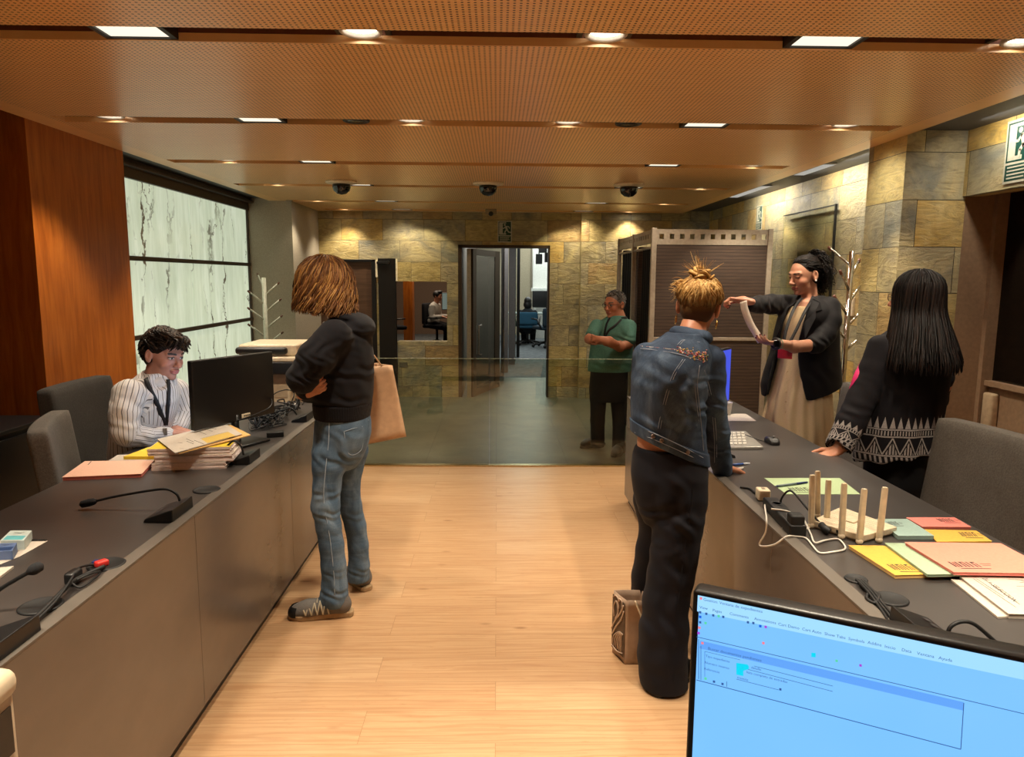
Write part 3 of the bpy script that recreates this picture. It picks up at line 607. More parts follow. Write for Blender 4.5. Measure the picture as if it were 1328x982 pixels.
# ---- blue monitor on the right counter
tB = W(949, 447, 4.42)[:2]; tA = tB-np.array([.60, .80])*.46; nn = np.array([.8, -.6])
mt = thing('monitor', 'screen glowing blue on the right counter behind the denim jacket', 'monitor', (*(tA+tB)/2, ZT))
c, R, w_ = monitor_body(mt, tA, tB, .845, 1.185, nn); back = -np.array([*nn, 0])
MB().cbox(c-back*.0012, (w_-.02, .002, .318), R).build('screen', emis('blue_screen', (.05, .09, .75), .85), mt)
o = MB(); o.tube([c+back*.035, c+back*.06+np.array([0, 0, -.1]), np.array([*(c+back*.06)[:2], ZT+.01])], .02, 12).build('stand', BLK, mt, True)
MB().rbox(np.array([*(c+back*.04)[:2], ZT+.008]), (.22, .16, .014), .006, R).build('stand_base', BLK, mt, True)
# ---- big lit screen in the foreground
A3 = at(898, 765, 'z', 1.22); B3 = at(1328, 851, 'z', 1.22); u = unit((B3-A3)[:2]); nn = np.array([u[1], -u[0]])
tA = A3[:2]; tB = tA+u*.54
mt = thing('monitor', 'bright blue computer screen in the foreground at the lower right', 'monitor', (*(tA+tB)/2, ZT))
tilt = .05
c, R, w_ = monitor_body(mt, tA, tB, .90, 1.22, nn); n3 = np.array([*nn, 0.]); u3 = np.array([*u, 0.]); z3 = np.array([0, 0, 1.])
def SP(px, py, off=0.):
    "point of the screen plane on a sight line"
    d = (px-664)/FPX*_r-(py-491)/FPX*_u+_f; p0 = c+n3*off; return CAM+d*((p0-CAM)@n3)/(d@n3)
scr = MB(); so = c+n3*.0006; scr.quad(so+u3*(-w_/2+.009)+z3*(-.147), so+u3*(w_/2-.009)+z3*(-.147), so+u3*(w_/2-.009)+z3*.149, so+u3*(-w_/2+.009)+z3*.149)
def m_screen():
    g = G('lit_screen', '050505', .3); v = g.co(); nz = g.noise(v, 6, 2); g.put(g.b.inputs['Emission Color'], g.mix(nz, (.16, .47, .97, 1), (.21, .53, 1., 1))); g.b.inputs['Emission Strength'].default_value = 1.; return g.m
scr.build('screen', m_screen(), mt)
MB().tube([c-n3*.04+z3*-.05, c-n3*.06+z3*-.2, np.array([*(c-n3*.06)[:2], ZT+.01])], .025, 12).build('stand', BLK, mt, True)
MB().rbox(np.array([*(c-n3*.03)[:2], ZT+.008]), (.26, .2, .014), .006, R).build('stand_base', BLK, mt, True)
def line(mb, a, b, th, off=.001):
    A = SP(*a, off); B = SP(*b, off); d = unit(B-A); q = np.cross(n3, d)*th/2; mb.quad(A-q, B-q, B+q, A+q)
def rect(mb, q, off=.001): mb.quad(*[SP(*p, off) for p in q])
ui = emis('screen_pale', (.33, .66, 1.), 1.); dk = emis('screen_dark', (.03, .10, .30), 1.); band = emis('screen_band', (.11, .34, .85), 1.); teal = emis('screen_teal', (.0, .62, .82), 1.); red = emis('screen_red', (.8, .2, .25), 1.); grn = emis('screen_green', (.1, .6, .35), 1.); vio = emis('screen_violet', (.35, .05, .6), 1.); nav = emis('screen_navy', (.0, .1, .65), 1.); pinkm = emis('screen_pink', (.75, .35, .5), 1.)
m = MB(); rect(m, [(905, 772), (1328, 860), (1328, 882), (904, 793)]); m.build('menu_bar', ui, mt)
m = MB(); rect(m, [(908, 831), (1250, 911), (1250, 922), (907, 841)]); m.build('window_title_bar', band, mt)
m = MB()
line(m, (903, 826), (1328, 926), .0008, .0014); line(m, (906, 829), (906, 881), .0008, .0014); line(m, (903, 882), (1246, 972), .001, .0014); line(m, (1250, 912), (1246, 972), .0008, .0014); line(m, (909, 838), (909, 882), .0007, .0014)
line(m, (965, 867), (1080, 897), .0006, .0014); line(m, (978, 864), (1080, 890), .0006, .0014); line(m, (955, 881), (1010, 895), .0006, .0014); line(m, (914, 845), (914, 878), .0005, .0014); line(m, (914, 845), (960, 856), .0005, .0014)
for k in range(4): line(m, (942.5, 884), (942.5, 891), .0006, .0014)
m.build('window_outline', dk, mt)
def stext(mb, txt, px, py, px2, py2, size, off=.0016):
    a = SP(px, py, off); b = SP(px2, py2, off); ux = unit(b-a); text(mb, txt, size, a, ux, unit(np.cross(n3, ux)))
m = MB()
for txt, x, y in (('View', 907, 788), ('Pages', 924, 792), ('Comments', 946, 796.5), ('Annotations', 978, 803), ('Cart Demo', 1009, 810), ('Cart Auto', 1040, 816.5), ('Show Tabs', 1069, 822.5), ('Symbols', 1100, 829), ('Addins', 1125, 834), ('Inicio', 1147, 839), ('Data', 1169, 843.5), ('Ventana', 1189, 848), ('Ayuda', 1217, 854)): stext(m, txt, x, y+1, x+40, y+9.3, .0050)
m.build('menu_lettering', dk, mt); m = MB()
stext(m, 'Gestion: Ventana de expedientes', 912, 779, 962, 789.5, .0052); stext(m, 'Buscar documentos pendientes', 918, 842.5, 968, 854, .0050)
for txt, x, y in (('Tipo expediente', 915, 852), ('Numero interno', 914, 860.5), ('Referencia', 913, 868.5), ('detalle', 974, 867), ('lista completa de entradas', 968, 873), ('tramite', 956, 880)): stext(m, txt, x, y, x+40, y+10, .0044)
m.build('form_lettering', dk, mt)
def dots(name, L, mt_, s=3.2):
    for x, y in L:
        m = MB(); rect(m, [(x-s/2, y-s/2), (x+s/2, y-s/2+.5), (x+s/2, y+s/2+.5), (x-s/2, y+s/2)], .0018); m.build(name, mt_, mt)
dots('screen_icon', [(909, 776), (911, 834), (907, 814), (990, 834)], red); dots('screen_icon', [(908, 800), (986, 812)], nav); dots('screen_icon', [(932, 799), (915, 808), (1085, 857), (915, 880)], grn); dots('screen_icon', [(906, 821), (993, 813), (1116, 863)], vio); dots('screen_icon', [(1055, 849.5)], teal, 5.5)
dots('screen_icon', [(908, 794), (916, 796), (925, 798), (938, 800), (970, 807), (977, 808), (908, 807), (926, 884), (937, 887), (1012, 894)], dk, 3)
m = MB(); rect(m, [(955, 860), (969, 862), (971, 864), (971, 868), (964, 870), (964, 877), (955, 875)], .0018); m.build('highlight_block', teal, mt)
# ---- multifunction printer, only its corner in frame at the lower left
pr = thing('printer', 'corner of a beige office printer at the lower left edge', 'printer', (-.86, .75, ZT))
MB().rbox((-.812, .70, 1.0-.085), (.30, .48, .28), .012).build('body', WPL, pr, True)
MB().rbox((-.817, .70, 1.045), (.32, .5, .045), .021).build('lid', WPL, pr, True)
MB().box((-.664, .49, .95), (-.6605, .925, 1.018)).build('side_panel', plain('printer_dark', '3c352e', .5), pr)
# ---- photocopier beyond the left counter
pc = thing('photocopier', 'white and black photocopier standing beyond the left counter', 'photocopier', (-1.62, 5.3, 0))
MB().rbox((-1.64, 5.32, .5), (.36, .5, .92), .015).build('body', plain('copier_cream', 'b5a488', .5), pc, True)
MB().rbox((-1.60, 5.30, .965), (.46, .56, .09), .01).build('output_bay', BLK, pc, True)
MB().rbox((-1.61, 5.30, 1.025), (.45, .55, .03), .008).build('scanner_bed', WPL, pc, True)
MB().rbox((-1.62, 5.34, 1.08), (.42, .46, .085), .02).build('document_feeder', WPL, pc, True)
MB().rbox((-1.66, 5.10, 1.08), (.36, .06, .05), .02).build('feeder_cover', BLK, pc, True)
for z in (.25, .5, .75): MB().box((-1.80, 5.066, z), (-1.48, 5.072, z+.2)).build('paper_drawer', plain('copier_drawer', 'a08e74', .5), pc, bev=.002)
for x in (-1.78, -1.5):
    for y in (5.12, 5.5): MB().cyl((x, y, 0), (x, y, .045), .025).build('foot', BLKR, pc)
# ---- coat stands
def coat_stand(label, loc, h, m, tipm, n, s):
    t = thing('coat_stand', label, 'coat stand', loc); L = Vector(loc)
    MB(L).lathe((0, 0, 0), [(0, 0), (.18, 0), (.18, .012), (.03, .03), (0, .03)], 32).build('base', m, t, True)
    MB(L).tube([(0, 0, .02), (0, 0, h)], s, 14).build('pole', m, t, True)
    for k in range(n):
        a = (PI if k % 2 == 0 else 0)+(k*1.9 % 2-1)*.9; z = h-.09-.085*k; d = np.array([math.cos(a), math.sin(a), 0]); e = d*.15+np.array([0, 0, z+.11])
        pg = MB(L).tube([d*s*.8+np.array([0, 0, z]), d*.1+np.array([0, 0, z+.07]), e], [.010, .008, .008], 8).build('peg', m, t, True)
        MB(L).tube([e*.995, e+d*.022+np.array([0, 0, .016])], [.011, .010], 8).build('peg_tip', tipm, pg, True)
    return t
coat_stand('white coat stand with brown-tipped pegs in front of the taupe wall', tuple(np.array([-2.39, 7.5, 0])), 1.59, plain('white_enamel', 'b9beae', .4), plain('brown_tip', '5a3a26', .5), 8, .022)
coat_stand('chrome coat stand beside the stone pillar behind the woman with long hair', (2.46, 5.02, 0), 1.80, plain('chrome', 'c8c2bb', .12, 1., .04), plain('wood_tip', '7a4630', .5), 8, .019)
ic = thing('intercom', 'small pale intercom on the stone wall behind the chrome coat stand', 'intercom', (XW, 5.55, 1.42))
MB().rbox((XW-.012, 5.58, 1.40), (.024, .075, .15), .006).build('housing', WPL, ic, True); MB().box((XW-.026, 5.555, 1.42), (XW-.0235, 5.605, 1.462)).build('display', BLK, ic)
# ---- polling booths
def m_rib():
    g = G('ribbed_brown_panel', '3c3029', .55, 0, .4); s = g.sep(g.co()); f = g.ma('FRACT', g.ma('DIVIDE', s[2], .028)); k = g.ma('LESS_THAN', f, .14); nz = g.noise(g.mp(g.co(), (1, 1, 14)), 8, 4)
    g.base(g.mix(k, g.ramp(nz, [(.3, '3d3028'), (.7, '4d3d33')]), hexc('1f1813'))); g.bump(g.ma('MULTIPLY', k, -1.), .4, .004); return g.m
RIB = m_rib()
bt = thing('polling_booth', 'brown booth partition with pale metal frame and row of square holes along its top', 'booth', (1.8, 6.6, 0))
BY = 6.06
FRM = plain('booth_frame', 'a89c8c', .45, .35)
def holeband(mb, p, q, z0, z1, n, th=.02):
    p = np.array(p, float); q = np.array(q, float); d = q-p; L = np.linalg.norm(d); d = d/L; nr = np.array([-d[1], d[0]])*th/2
    def bx(a, b, za, zb):
        A = p+d*a; B = p+d*b; c_ = [A+nr, B+nr, B-nr, A-nr]
        mb.add([(x, y, z) for z in (za, zb) for x, y in c_], [(0, 3, 2, 1), (4, 5, 6, 7), (0, 1, 5, 4), (1, 2, 6, 5), (2, 3, 7, 6), (3, 0, 4, 7)])
    zm0, zm1 = z0+(z1-z0)*.36, z0+(z1-z0)*.70
    bx(0, L, z0, zm0); bx(0, L, zm1, z1); pit = L/n
    bx(0, pit*.28, zm0, zm1)
    for k in range(n): bx(pit*(k+.72), pit*(k+1.28) if k < n-1 else L, zm0, zm1)
m = MB(); holeband(m, (1.32, BY), (2.26, BY), 1.885, 2.01, 11); m.build('perforated_band', FRM, bt)
for x in (1.28, 2.25): MB().box((x, BY-.02, 0), (x+.042, BY+.022, 2.02)).build('post', FRM, bt, bev=.004)
for z in (1.087, .06): MB().box((1.32, BY-.016, z), (2.26, BY+.016, z+.028)).build('rail', FRM, bt, bev=.003)
for z0, z1 in ((.09, 1.087), (1.115, 1.885)): MB().box((1.32, BY-.006, z0), (2.26, BY+.006, z1)).build('panel', RIB, bt)
for y0, y1 in ((BY, 6.9), (6.94, 7.74)): m = MB(); holeband(m, (1.30, y0+.03), (1.30, y1), 1.90, 2.01, 8); m.build('perforated_band', FRM, bt)
for y in (6.9, 7.72): MB().box((1.28, y, 0), (1.32, y+.04, 2.02)).build('post', FRM, bt, bev=.004)
for y0, y1 in ((6.1, 6.9), (6.94, 7.72)): MB().tube([(1.30, y0, 1.86), (1.30, y1, 1.86)], .011, 8).build('curtain_rail', ALU, bt, True)
CUR = fabric('black_curtain', '0d0c0e', .8, .2, 500, .2, .1)
for y0, y1 in ((6.12, 6.5), (6.98, 7.55)):
    MB().grid(lambda a, b, y0=y0, y1=y1: (1.30+.025*math.sin(a*PI*9)*(.5+.5*b), y0+(y1-y0)*a, 1.85-1.7*b), 60, 4).build('curtain', CUR, bt, True)
MB().box((1.34, 6.90, .1), (2.26, 6.92, 1.9)).box((1.34, 7.74, .1), (2.26, 7.76, 1.9)).box((2.24, 6.1, .1), (2.26, 7.74, 1.9)).build('inner_panel', RIB, bt)
# ================================================================ things on the counters
def paper(name, base, var=.05): return plain(name, base, .8, 0, var, 120, .08)
PINK = paper('salmon_card', 'd68a76'); PINK2 = paper('pink_card', 'de7f74'); YEL = paper('yellow_card', 'cfa442'); GRN = paper('green_card', '9bb294'); TEALC = paper('blue_green_card', '8fa9a2'); WPAP = paper('white_paper', 'bfb5a8'); LGRN = paper('pale_green_paper', 'a6bc92'); INK = plain('black_ink', '2a2320', .8); YEL2 = paper('bright_yellow_paper', 'dfc030'); ENV = paper('manila', 'd8ad6a')
def sheetq(name, label, cat, px, z, th, m, group=None, leaves=0, edge=None, parts=None):
    "card or bundle lying on the plane z: corner pixels give its outline; th its real thickness"
    q = [D(*p, z+th) for p in px]; c = sum(q)/len(q)
    t = thing(name, label, cat, (c[0], c[1], z), group)
    def lay(nm, za, zb, mm, sh=(0, 0), sc=1.):
        pts = [((p[0]-c[0])*sc+c[0]+sh[0], (p[1]-c[1])*sc+c[1]+sh[1]) for p in q]
        return MB().prism(pts, za, zb).build(nm, mm, t, bev=.0008, seg=1)
    if leaves:
        lay('pages', z, z+th-.0012, edge or WPAP, (0, 0), .985)
        lay('cover', z+th-.0012, z+th, m)
    else: lay('sheet', z, z+th, m)
    return t, q
def logo(t, q, u0, v0, du, dv, n=5, flip=False):
    "block of heavy upright strokes printed on a card (q corners: 0-1 first edge, 0-3 second edge)"
    A = np.array(q[0]); U = np.array(q[1])-A; V = np.array(q[3])-A; m = MB(); up = np.array([0, 0, .0004])
    def pt(u, v): return A+U*u+V*v+up
    st = [(0, 0, .07, 1), (.12, .1, .17, 1), (.22, 0, .29, 1), (.38, 0, .44, 1), (.38, 0, .56, .14), (.5, .2, .56, 1), (.64, 0, .70, 1), (.80, 0, .86, 1), (.80, 0, .97, .16), (.92, .3, .97, 1)]
    for a, b, c_, d_ in st: m.quad(pt(u0+du*a, v0+dv*b), pt(u0+du*c_, v0+dv*b), pt(u0+du*c_, v0+dv*d_), pt(u0+du*a, v0+dv*d_))
    m.quad(pt(u0+du*.1, v0+dv*1.25), pt(u0+du*1.2, v0+dv*1.25), pt(u0+du*1.2, v0+dv*1.36), pt(u0+du*.1, v0+dv*1.36))
    m.quad(pt(u0+du*1.1, v0+dv*.3), pt(u0+du*1.5, v0+dv*.3), pt(u0+du*1.5, v0+dv*.38), pt(u0+du*1.1, v0+dv*.38))
    m.quad(pt(u0+du*1.1, v0+dv*.6), pt(u0+du*1.4, v0+dv*.6), pt(u0+du*1.4, v0+dv*.67), pt(u0+du*1.1, v0+dv*.67))
    m.build('printed_logo', INK, t)
def lines(t, q, L, name='printed_lines', th=.006):
    A = np.array(q[0]); U = np.array(q[1])-A; V = np.array(q[3])-A; m = MB(); up = np.array([0, 0, .0004])
    for u0, v0, u1, v1 in L:
        a = A+U*u0+V*v0+up; b = A+U*u1+V*v1+up; d = unit(b-a); n = np.array([-d[1], d[0], 0])*th/2*.3; m.quad(a-n, b-n, b+n, a+n)
    return m.build(name, INK, t)
# right counter cards
t, q = sheetq('paper_sheet', 'pale green sheet with a pen on it behind the white router', 'paper', [(991, 620), (1089, 620), (1116, 641), (1020, 641)], ZT, .0015, LGRN); logo(t, q, .12, .62, .24, .22)
t, q = sheetq('folder', 'blue-green folder partly behind the right end of the router', 'folder', [(1136, 673), (1177, 673), (1212, 695), (1165, 695)], ZT, .014, TEALC, leaves=1, edge=TEALC); logo(t, q, .2, .18, .3, .2)
t, q = sheetq('folder', 'small pink folder at the back edge of the right counter', 'folder', [(1175, 671), (1238, 671), (1260, 683.5), (1196, 683)], ZT, .010, PINK2, leaves=1, edge=PINK2); logo(t, q, .55, .15, .3, .35)
t, q = sheetq('folder', 'small yellow folder lying just in front of the small pink one', 'folder', [(1199, 686.5), (1266, 688), (1287, 702), (1215, 702.5)], ZT, .006, YEL, leaves=1, edge=YEL); logo(t, q, .6, .18, .3, .35)
t, q = sheetq('folder', 'wide yellow folder in front of the router beside the round cable cap', 'folder', [(1100, 707), (1180, 708), (1236, 744), (1161, 746)], ZT, .012, YEL, leaves=1, edge=ENV); logo(t, q, .12, .66, .32, .18)
t, q = sheetq('folder', 'pale green folder lying on the wide yellow one', 'folder', [(1147, 704), (1205, 705), (1262, 744), (1203, 745)], ZT+.012, .009, GRN, leaves=1, edge=GRN)
t, q = sheetq('folder', 'big salmon pink folder on the right counter cut by the right edge', 'folder', [(1173, 703), (1298, 704.5), (1372, 744), (1237, 742)], ZT+.021, .010, PINK, leaves=1, edge=PINK2); logo(t, q, .1, .68, .26, .16)
t, q = sheetq('paper_bundle', 'bundle of handwritten white sheets in front of the salmon folder', 'paper', [(1243, 746), (1375, 748), (1440, 800), (1308, 796)], ZT, .014, WPAP, leaves=1)
lines(t, q, [(.10, .1, .14, .85), (.13, .1, .16, .6), (.2, .12, .21, .78), (.44, .1, .7, .15), (.5, .2, .72, .12), (.55, .12, .62, .3), (.42, .3, .8, .3), (.45, .4, .85, .38), (.5, .48, .8, .47), (.4, .5, .5, .95)])
m = MB(); A = np.array(q[0]); U = unit(np.array(q[1])-A); V = unit(np.array(q[3])-A); text(m, '21 + SELECCION', .020, A+(np.array(q[1])-A)*.19+(np.array(q[3])-A)*.08+np.array([0, 0, .0005]), V, U); m.build('handwriting', INK, t)
sheetq('paper_bundle', 'crumpled white sheets sticking out left of the handwritten bundle', 'paper', [(1233, 751), (1247, 752), (1310, 799), (1294, 800)], ZT, .006, WPAP)
t, q = sheetq('paper_sheet', 'white sheet at the far end of the right counter below the blue screen', 'paper', [(930, 537), (967, 536.5), (981, 546), (930, 546)], ZT, .001, WPAP)
def pen(label, a, b, m, tip, r=.0045, z=ZT+.005, cap=None):
    A = D(*a, z); B = D(*b, z); t = thing('pen', label, 'pen', tuple((A+B)/2-np.array([0, 0, r])))
    MB().tube([A, A+(B-A)*.62], r, 10).build('barrel', m, t, True); MB().tube([A+(B-A)*.62, B], [r*1.08, r*.8], 10).build('cap', cap or tip, t, True); MB().tube([A-(B-A)*.07, A], [.001, r*.9], 8).build('tip', tip, t, True)
NAVY = plain('navy_plastic', '1c2a63', .35); CLR = plain('grey_clear_plastic', '6f7f86', .3)
pen('clear pen with navy cap on the pale green sheet', (1008, 630.5), (1047, 625.5), CLR, NAVY, z=ZT+.007)
pen('blue pen beside the hand of the woman in the denim jacket', (950, 603), (972, 601), plain('blue_plastic', '3c5fa8', .35), NAVY, cap=plain('white_cap', 'd8dce4', .35))
pen('pink highlighter next to the hand resting on the counter edge', (946, 611), (964, 607), plain('pink_plastic', 'd86a86', .35), WHT, .006)
cup = thing('paper_cup', 'small white cup beside the blue screen', 'cup', tuple(D(942, 538)), None)
cc = D(942, 538); MB().lathe(cc, [(.0, 0), (.025, 0), (.033, .075), (.035, .078), (.031, .075), (.023, .004), (0, .004)], 24).build('cup_wall', WHT, cup, True)
# laptop-like keyboard, mouse
kb = thing('keyboard', 'silver keyboard on the right counter beside the mouse', 'keyboard', tuple(D(962, 574)))
q = [D(925, 562.5), D(967, 562), D(990, 583), D(925, 584)]
MB().prism([p[:2] for p in q], ZT, ZT+.014).build('body', plain('silver_plastic', '8f8d88', .35, .4), kb, bev=.003)
m = MB(); A, U, V = q[0], q[1]-q[0], q[3]-q[0]
for i in range(7):
    for j in range(5):
        a = A+U*(.06+.13*i)+V*(.1+.16*j); b = U*.1; d = V*.12; m.prism([a[:2], (a+b)[:2], (a+b+d)[:2], (a+d)[:2]], ZT+.014, ZT+.017)
m.build('keys', plain('key_grey', 'a9a59c', .5), kb)
mo = thing('mouse', 'black mouse on the right counter behind the keyboard', 'mouse', tuple(D(1001, 576)))
p = D(1001, 575); pad(MB(), p+np.array([0, 0, .018]), (.065, .11, .036), .018, 10, lambda x, y, z: (x*(1-.25*abs(y)/.055), y, z-.25*y*y/.055)).build('shell', BLK, mo, True)
MB().cyl(p+np.array([-.004, -.02, .036]), p+np.array([.004, -.02, .036]), .008, n=12).build('wheel', plain('grey_rubber', '55504a', .6), mo, True)
def cable(label, pts, r=.0028, m=BLKR, name='cable', cat='cable', n=60, grp=None):
    o = MB(pts[0]*0).tube(bez(pts, n), r, 7).build(name, m, None, True); return tag(o, label, cat, grp)
cable('black mouse cable running over the right counter', [D(996, 573, ZT+.004), D(985, 571, ZT+.004), D(972, 566, ZT+.016), D(955, 560, ZT+.004)], .002)
# gooseneck microphones
def gooseneck(label, base_px, ang, neck, Y, cap_len=.05, size=(.10, .17), r=.0045, capr=.014):
    p = D(*base_px); t = thing('gooseneck_microphone', label, 'microphone', tuple(p), 'gooseneck microphones on the counters')
    R = rotz(ang); a, b = size[0]/2, size[1]/2; vs = [(-a, -b, 0), (a, -b, 0), (a, b, 0), (-a, b, 0), (-a*.9, -b*.96, .012), (a, -b*.96, .045), (a, b*.96, .045), (-a*.9, b*.96, .012)]
    MB().add([p+R@np.array(v) for v in vs], [(0, 3, 2, 1), (4, 5, 6, 7), (0, 1, 5, 4), (1, 2, 6, 5), (2, 3, 7, 6), (3, 0, 4, 7)]).build('base', BLK, t, bev=.004)
    m = MB()
    for k in range(3): m.add([p+R@np.array(v) for v in ((-a*.5, -b*.6+k*.03, .0235), (-a*.2, -b*.6+k*.03, .0285), (-a*.2, -b*.6+.018+k*.03, .0285), (-a*.5, -b*.6+.018+k*.03, .0235))], [(0, 1, 2, 3)])
    m.build('base_keys', plain('mic_key_grey', '3a3a3c', .4), t)
    P = [W(x, y, Y) if not isinstance(y, tuple) else np.array(y) for x, y in neck]; P = bez(P, 30)
    MB().tube(P, [r]*len(P), 9).build('gooseneck', BLKR, t, True)
    e = P[-1]; d = unit(P[-1]-P[-3]); MB().tube([e-d*.004, e+d*.006, e+d*cap_len*.5, e+d*cap_len, e+d*(cap_len+.008)], [r*1.3, capr*.85, capr, capr*.9, capr*.3], 14).build('capsule', plain('mic_foam', '17171a', .9, bump=.4, scale=600), t, True)
    return t
gooseneck('black gooseneck microphone arching over the empty part of the left counter', (219, 668), .0, [(234, 652), (229, 641), (215, 634.5), (190, 637), (150, 644), (124, 650)], 2.5)
gooseneck('black gooseneck microphone at the left edge beside the medicine boxes', (-6, 842), .0, [(-26, 830), (-24, 795), (-4, 768), (22, 751), (38, 742)], 1.70, .03, r=.005)
gooseneck('black gooseneck microphone leaning over the paper bundles', (318, 598), .0, [(316, 590), (312, 578), (303, 572), (290, 583), (277, 595)], 3.1, .022, (.09, .15), capr=.012)
gooseneck('black gooseneck microphone in front of the keyboard on the right counter', (938, 590), PI, [(938, 585), (942, 581), (950, 586), (960, 593)], 3.5, .022, (.08, .13), capr=.012)
gooseneck('black gooseneck microphone just behind the foreground screen', (1205, 828), PI, [(1228, 826), (1233, 813), (1247, 806.5), (1264, 810), (1290, 832), (1310, 850)], 1.50, .04)
gooseneck('black microphone base at the far end of the left counter beside the tangle of leads', (392, 545), .0, [(385, 538), (378, 530), (366, 532), (352, 536)], 3.95, .02, (.09, .15), capr=.012)
# router
rt_ = thing('router', 'white router with six upright antennas on the right counter', 'router', tuple(D(1100, 686)))
Z1 = ZT+.006; Q = [D(1052, 682, Z1), D(1118, 703, Z1), D(1163, 691, Z1), D(1090, 664, Z1)]
def insetq(Q, s): c = sum(Q)/4; return [c+(p-c)*s for p in Q]
m = MB(); a = [tuple(p[:2]) for p in Q]
m.prism([tuple(p[:2]) for p in insetq(Q, .94)], ZT, ZT+.006).prism(a, ZT+.006, ZT+.026); m.build('body', WPL, rt_, bev=.006, seg=3)
m = MB(); U = Q[1]-Q[0]; V = Q[3]-Q[0]
for i in range(26):
    for j in range(9):
        if abs(i-12.5) < 4 and abs(j-4) < 2: continue
        c = Q[0]+U*(.10+.032*i)+V*(.14+.085*j); c[2] = ZT+.0262; m.add([c+np.array([.0016*math.cos(k*PI/3), .0016*math.sin(k*PI/3), 0]) for k in range(6)], [tuple(range(6))])
m.build('vent_holes', plain('vent_dark', '6a6050', .6), rt_)
m = MB(); c = Q[0]+U*.5+V*.5; m.prism([tuple((c+U*a+V*b)[:2]) for a, b in ((-.12, -.12), (.12, -.12), (.12, .14), (-.12, .14))], ZT+.026, ZT+.031); m.build('raised_badge', WPL, rt_, bev=.002)
m = MB()
for f in (.18, .36, .54): c = Q[0]+U*f; c[2] = ZT+.015; m.cbox(c-unit(V)*.0, (.012, .004, .009), np.array([[unit(U)[0], unit(V)[0], 0], [unit(U)[1], unit(V)[1], 0], [0, 0, 1.]]))
m.build('ports', BLK, rt_)
AN = [((1053.5, 616), (1052, 681), 0), ((1060.5, 611), (1060, 668), 1), ((1074.6, 622.6), (1072, 677), 0), ((1095, 627), (1091.4, 695), 0), ((1121, 634), (1114.5, 702), 0), ((1148, 632), (1140, 700), 0)]
for top, bot, k in AN:
    b = D(*bot, ZT+.01); tp = W(*top, b[1]+.003); d = tp-b; m = MB(); x = unit(np.cross(d, (0, 1, .1))); y = unit(np.cross(d, x)); P = []
    for f, s in ((0, .8), (.06, 1.), (.97, .92), (1., .75)):
        for cx, cy in ((-1, -.6), (-.6, -1), (.6, -1), (1, -.6), (1, .6), (.6, 1), (-.6, 1), (-1, .6)): P.append(b+d*f+x*cx*.0095*s+y*cy*.0075*s)
    m.add(P, [(i*8+j, i*8+(j+1) % 8, (i+1)*8+(j+1) % 8, (i+1)*8+j) for i in range(3) for j in range(8)]+[tuple(range(8))[::-1], tuple(range(24, 32))]); an = m.build('antenna', WPL, rt_, bev=.001)
    MB().sphere(b+np.array([0, 0, -.001]), .011, 12, 8).build('hinge', WPL, an, True)
# power strip, charger, leads by the right counter's edge
ps = thing('power_strip', 'black power strip with plugs along the right counter edge', 'power strip', tuple(D(1018, 672)))
a, b = D(1003, 656, ZT+.02), D(1030, 684, ZT+.02); d = unit(b-a); R = np.array([[d[0], -d[1], 0], [d[1], d[0], 0], [0, 0, 1.]])
MB().rbox((a+b)/2, (np.linalg.norm(b-a)+.08, .055, .04), .006, R).build('body', BLK, ps, True)
m = MB()
for k in range(3): m.lathe((a+b)/2+d*(-.08+.08*k)+np.array([0, 0, .0195]), [(.019, 0), (.019, .0012), (.014, .0012), (.014, .0005), (0, .0005)], 20)
m.build('socket_outlets', plain('socket_dark', '262628', .5), ps)
MB().rbox(b+d*.01+np.array([0, 0, .03]), (.05, .045, .04), .008, R).build('black_plug', BLKR, ps, True)
ch = thing('usb_charger', 'cream charger cube on the right counter beside the power strip', 'charger', tuple(D(988, 647)))
MB().rbox(D(989, 648)+np.array([0, 0, .022]), (.05, .045, .042), .006, R).build('body', WPL, ch, True); MB().cbox(D(989, 648)+np.array([0, 0, .0435]), (.02, .012, .001), R).build('label_print', plain('grey_ink', '8a7c68', .6), ch)
E_ = .905
def off_edge(px, py): return at(px, py, 'x', E_)
cable('white lead looping over the right counter edge beside the router', [D(1007, 649, ZT+.03), D(998, 648, ZT+.03), D(992, 655, ZT+.02), off_edge(994, 672), off_edge(993, 690), off_edge(985, 707), off_edge(1003, 707), D(1020, 696, ZT+.008), D(1032, 696, ZT+.004), D(1045, 698, ZT+.004), D(1054, 708, ZT+.004), D(1063, 717, ZT+.004), D(1080, 716, ZT+.004), D(1096, 712, ZT+.004), D(1091, 702, ZT+.004), D(1084, 699, ZT+.004), D(1070, 701, ZT+.004), D(1057, 704, ZT+.006), D(1052, 694, ZT+.006), D(1047, 683, ZT+.006), D(1040, 672, ZT+.02), D(1020, 663, ZT+.042), D(1000, 660, ZT+.045)], .003, WHT, n=140)
cable('short white lead with bare end by the black plug', [D(1014, 685, ZT+.004), D(1030, 685, ZT+.004), D(1036, 690, ZT+.004), D(1046, 686, ZT+.004), D(1056, 680, ZT+.004), D(1062, 678, ZT+.012)], .003, WHT)
cable('black router power lead arching from the power strip', [W(1011, 657, 2.5), W(1014, 646, 2.45), W(1022, 637, 2.42), W(1030, 640, 2.40), W(1048, 661, 2.34), D(1066, 681, ZT+.018), D(1073, 685, ZT+.015)], .0036)
tag(MB().tube(bez([D(1066, 681, ZT+.018), D(1070, 686, ZT+.018), D(1076, 690, ZT+.012)], 8), [.006]+[.012]*(len(bez([0*CAM, CAM, CAM], 8))-1) if False else .011, 10).build('plug', BLKR, None, True), 'black plug at the end of the router power lead', 'plug')
